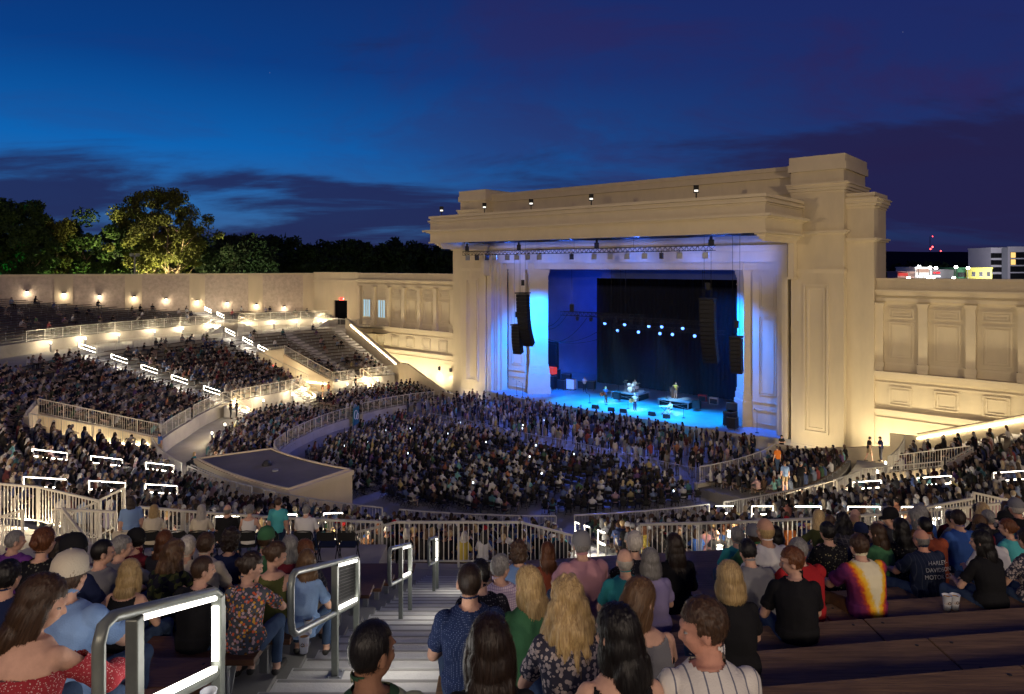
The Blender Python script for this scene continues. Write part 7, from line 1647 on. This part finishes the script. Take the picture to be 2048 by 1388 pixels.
# --- individuals one can name
def at_(px, py, z): D = (EYE-z)*1365/(py-533); return (px-1024)/1365*D, D
def stand(x, y, z, pose, rz, lb, **k): return person(x, y, z, rz, 'l_'+pose, None, lb, **k)
x, y, _ = FA(-39.5, 61.0); stand(x, y, ZD, 's_g', math.pi+R_(25), 'bass player in dark jacket standing left on the stage', hair='mid', hc='blonde', shirt='blue', tr='light shorts' if False else 'khaki trousers', group='band on stage')
x, y, _ = FA(-35.3, 59.8); stand(x, y, ZD, 's_g', math.pi+R_(20), 'singer with acoustic guitar in white shirt at the stage centre', hair='long', hc='blonde', shirt='white', tr='jeans', group='band on stage')
x, y, _ = FA(-33.2, 64.4); stand(x, y, ZD+.75, 's_g', math.pi+R_(15), 'guitarist in a yellow and pale dress on the right riser', hair='mid', hc='auburn', shirt='yellow', tr='light shorts', group='band on stage')
x, y, _ = FA(-38.7, 65.5); person(x, y, ZD+.75, math.pi+R_(20), 'l_d_a', None, 'drummer in a pale shirt seated behind the drum kit', hair='short', hc='brown', shirt='white', group='band on stage')
x, y, _ = FA(-31.7, 60.6); person(x, y, ZD, math.pi*.72, 'l_f_b', None, 'player in white seated at the small keyboard', hair='short', hc='brown', shirt='white', tr='khaki shorts', group='band on stage')
x, y, _ = FA(-45.0, 65.0); stand(x, y, ZD, 's_b', math.pi, 'stage hand in a pale shirt waiting in the left wings', hair='short', hc='brown', shirt='white', tr='dark trousers')
for (nm, a, c, z, lb, cc) in (('guitar', -39.55, 60.7, 2.65, 'red brown bass guitar held by the left player', (.25,.05,.02)), ('guitar', -35.35, 59.5, 2.65, 'honey coloured acoustic guitar held by the singer', (.5,.25,.08)), ('guitar', -33.25, 64.1, 3.4, 'dark guitar held by the player on the right riser', (.1,.05,.03))):
    x, y, _ = FA(a, c); r = root(nm, (x, y, z), lb, 'guitar'); w = MB(); w.tube([(x,y,z),(x,y-.09,z)], .17, 12); w.tube([(x-.2,y,z-.06),(x-.2,y-.09,z-.06)], .21, 12); ob('guitar_body', w, mat(nm+'_wood'+lb[:4], cc, .3), r); w = MB(); w.bar((x+.1,y-.05,z+.05),(x+.72,y-.05,z+.28), .05, .03); ob('neck', w, M['wood'], r)
NAMED = [(307,945,2.2,'s_b',-40,'police officer in dark uniform standing at the stairs below number 109','short','black','black','dark trousers'), (320,911,1.85,'s_a',150,'usher in a bright blue tee shirt walking on the lower walkway','short','black','blue','khaki shorts'), (393,975,1.8,'s_p',-60,'woman in a black dress standing beside the camera tripod','mid','brown','black','dark trousers'), (384,968,1.8,'s_a',-60,'camera operator standing at the tripod left of the pale booth','short','black','charcoal','dark trousers'), (388,955,1.8,'s_b',-50,'person in a teal top behind the woman in the black dress','mid','blonde','teal','jeans'),
 (1488,966,.5,'s_a',20,'security guard in a blue shirt at the right end of the floor barrier','short','black','blue','dark trousers'), (1506,922,.5,'s_b',60,'man in a dark shirt leaning by the right stage barrier','short','dark brown','navy','dark trousers'), (1563,912,.5,'s_b',180,'guard with curly hair at the foot of the right pylon','curly','black','black','dark trousers'), (1762,923,2.6,'s_p',80,'woman in a navy dress reading her phone on the right walkway','short','dark brown','navy','dark trousers'), (1738,923,2.6,'s_w',-100,'person in black shirt and tan shorts on the right walkway','short','dark brown','black','khaki shorts'),
 (1570,983,3.2,'s_a',0,'man in a light blue shirt on the lit right ramp','short','light brown','light blue','khaki shorts'), (1601,985,3.4,'s_p',-60,'large man in a black tee shirt beside the right ramp','short','grey','black','dark trousers'), (917,821,.5,'s_b',150,'guard in black at the end of the left stair wall','short','black','black','dark trousers'), (461,838,1.8,'s_b',-70,'left of two dark clad guards on the lower left walkway','short','black','black','dark trousers'), (473,836,1.8,'s_b',-60,'right of two dark clad guards on the lower left walkway','short','black','black','dark trousers'),
 (385,653,7.5,'s_a',-60,'man in black standing under the upper left steps','short','black','black','dark trousers'), (395,655,7.5,'s_a',-60,'usher in a blue shirt under the upper left steps','short','black','blue','dark trousers'), (508,652,7.5,'s_b',-60,'man of the hugging couple on the upper left walkway','short','grey','grey','jeans'), (515,653,7.5,'s_p',60,'woman in a black dress of the hugging couple','mid','dark brown','black','dark trousers'), (128,690,7.5,'s_p',-60,'woman with curly hair and green top by the upper left sign','curly','black','green','dark trousers'), (645,795,1.8,'s_a',-60,'man in shorts left of the pair at the far vomitory','short','dark brown','brown','khaki shorts'), (657,795,1.8,'s_b',-60,'taller man of the pair at the far vomitory','short','dark brown','rust','jeans'), (674,783,1.8,'s_a',-60,'person in a blue shirt beside the far vomitory wall','short','black','blue','khaki shorts'), (711,782,1.8,'s_a',-60,'guard in black on the walkway by the left wing seats','short','black','black','dark trousers'), (634,868,.5,'s_a',-60,'person in a blue shirt at the foot of the low left wall','short','black','blue','dark trousers'), (1555,945,2.6,'s_w',10,'person in an orange top on the right ramp','short','brown','orange','jeans')]
for (px, py, z, ps, rz, lb, h, hc, s, tr_) in NAMED: x, y = at_(px, py, z); stand(x, y, z, ps, R_(rz), lb, hair=h, hc=hc, shirt=s, tr=tr_)
x, y = at_(380, 975, 1.8); r = root('camera_tripod', (x, y, 1.8), 'video camera on a tall black tripod left of the pale booth', 'tripod'); w = MB()
for a in (0, 2.1, 4.2): w.bar((x+.45*math.cos(a), y+.45*math.sin(a), 1.8), (x, y, 3.2), .04)
ob('legs', w, M['black'], r); w = MB(); w.box(x-.12, x+.12, y-.25, y+.25, 3.2, 3.5); w.tube([(x, y+.25, 3.36), (x, y+.5, 3.36)], .08, 10); ob('video_camera', w, M['black'], r)
# --- phones glowing in the floor audience
flo = [p for p in ALL if p[6] in ('floor', 'pit')]; rnd.shuffle(flo)
M['phone'] = emis('phone_screen', (.75, .9, 1), 5)
fl_ = sorted(flo[:26], key=lambda p: p[1]/p[2])
for pi, p in enumerate(fl_):
    _, x, y, z, hd = p[:5]; fx, fy = -math.sin(hd), math.cos(hd); r = root('phone', (x+fx*.36, y+fy*.36, z+.95), f'small glowing phone screen in the floor audience, {ORD[pi]} from the left', 'phone', 'glowing phones in the floor audience', hd)
    w = MB(); w.box(-.06, .06, -.0, .012, .0, .15); o = bpy.data.objects.new('case', w.mesh('case', [M['black']])); col.objects.link(o); o.parent = r; w = MB(); w.box(-.055, .055, -.006, -.001, .01, .14); o = bpy.data.objects.new('screen', w.mesh('screen', [M['phone']])); col.objects.link(o); o.parent = r
# --- cups, tray, phone on the near benches
M['cup'] = mat('frosted_cup', (.55,.57,.62), .35, spec=.5); M['beer'] = mat('amber_drink', (.45,.22,.05), .2)
def cup(px, D, side, lb, beer=False, ins=.0):
    if side == 'r': x = X_at(px, D); d0 = min(NR, key=lambda v: abs(v+.13*x-D)); y = d0+.13*x-.18; x = X_at(px, y)
    else: d0 = min(NL, key=lambda v: abs(v-D)); y = d0-.2; x = X_at(px, y)
    z = tz(d0-.1)+.466; r = root('cup', (x, y, z), lb, 'cup', 'plastic cups on the near benches'); w = MB(); w.lathe([(.030, 0), (.034, .06), (.042, .13), (.045, .135), (.040, .133), (.030, .02)], 18, at=(x, y, z)); ob('cup_wall', w, M['cup'], r, smooth=True)
    w = MB(); w.lathe([(.0335, .055), (.0395, .115)] if beer else [(.0315, .012), (.033, .03)], 16, at=(x, y, z)); ob('drink', w, M['beer'], r)
    w = MB(); w.tube([(x+.012*math.cos(a), y-.0392, z+.075+.012*math.sin(a)) for a in np.linspace(0, 6.28, 13)], .0025, 4); ob('logo_ring', w, M['black'], r)
cup(165, 3.0, 'l', 'frosted plastic cup with a round mark beside the red blouse'); cup(417, 3.9, 'l', 'half empty frosted plastic cup seen through the first handrail'); cup(608, 5.6, 'l', 'front one of two cups on the bench left of the second handrail', True); cup(617, 6.4, 'l', 'rear one of two cups on the bench left of the second handrail', True); cup(1894, 6.6, 'r', 'left one of two bluish cups beside the lettered denim shirt', True); cup(1910, 6.6, 'r', 'right one of two bluish cups beside the lettered denim shirt', True); cup(1191, 5.0, 'r', 'tall frosted cup right of the wavy blonde hair'); cup(1384, 5.9, 'r', 'small white cup on the bench behind the brown haired man')
z = tz(2.9)+.467; y = 3.0-.15; x = X_at(212, 3.0); r = root('food_tray', (x, y, z), 'white paper food tray with a napkin on the near left bench', 'tray'); w = MB(); a, b = .10, .07
w.add([(x-a,y-b,z),(x+a,y-b,z),(x+a,y+b,z),(x-a,y+b,z),(x-a*1.25,y-b*1.3,z+.045),(x+a*1.25,y-b*1.3,z+.045),(x+a*1.25,y+b*1.3,z+.045),(x-a*1.25,y+b*1.3,z+.045)], [(3,2,1,0),(0,1,5,4),(1,2,6,5),(2,3,7,6),(3,0,4,7)]); ob('tray', w, M['white'], r)
w = MB(); w.ellip((x+.01, y, z+.045), (.085,.06,.03), 10, 6); ob('napkin', w, M['white'], r)
# --- light on the nearest rows: unseen fittings added behind the camera
for i, (x, y) in enumerate(((-16, -19), (-2, -19.5), (12, -19), (27, -14))):
    r = root('rear_fill_light', (x, y, 24.5), f'added flood fitting out of view on the rear rim, {ORD[i]} from the left', 'floodlight', 'added flood fittings on the rear rim'); w = MB(); w.bar((x-.4, y, 24.5), (x+.4, y, 24.5), .3, .4); w.bar((x, y, 14), (x, y, 24.3), .15); ob('housing', w, M['metal'], r)
    lamp('SPOT', 'rim_fill_lamp', (x, y+.5, 24.3), 5200, (1, .80, .60), r, .4, 100, .9, aim=(x*.5, 12, 7))
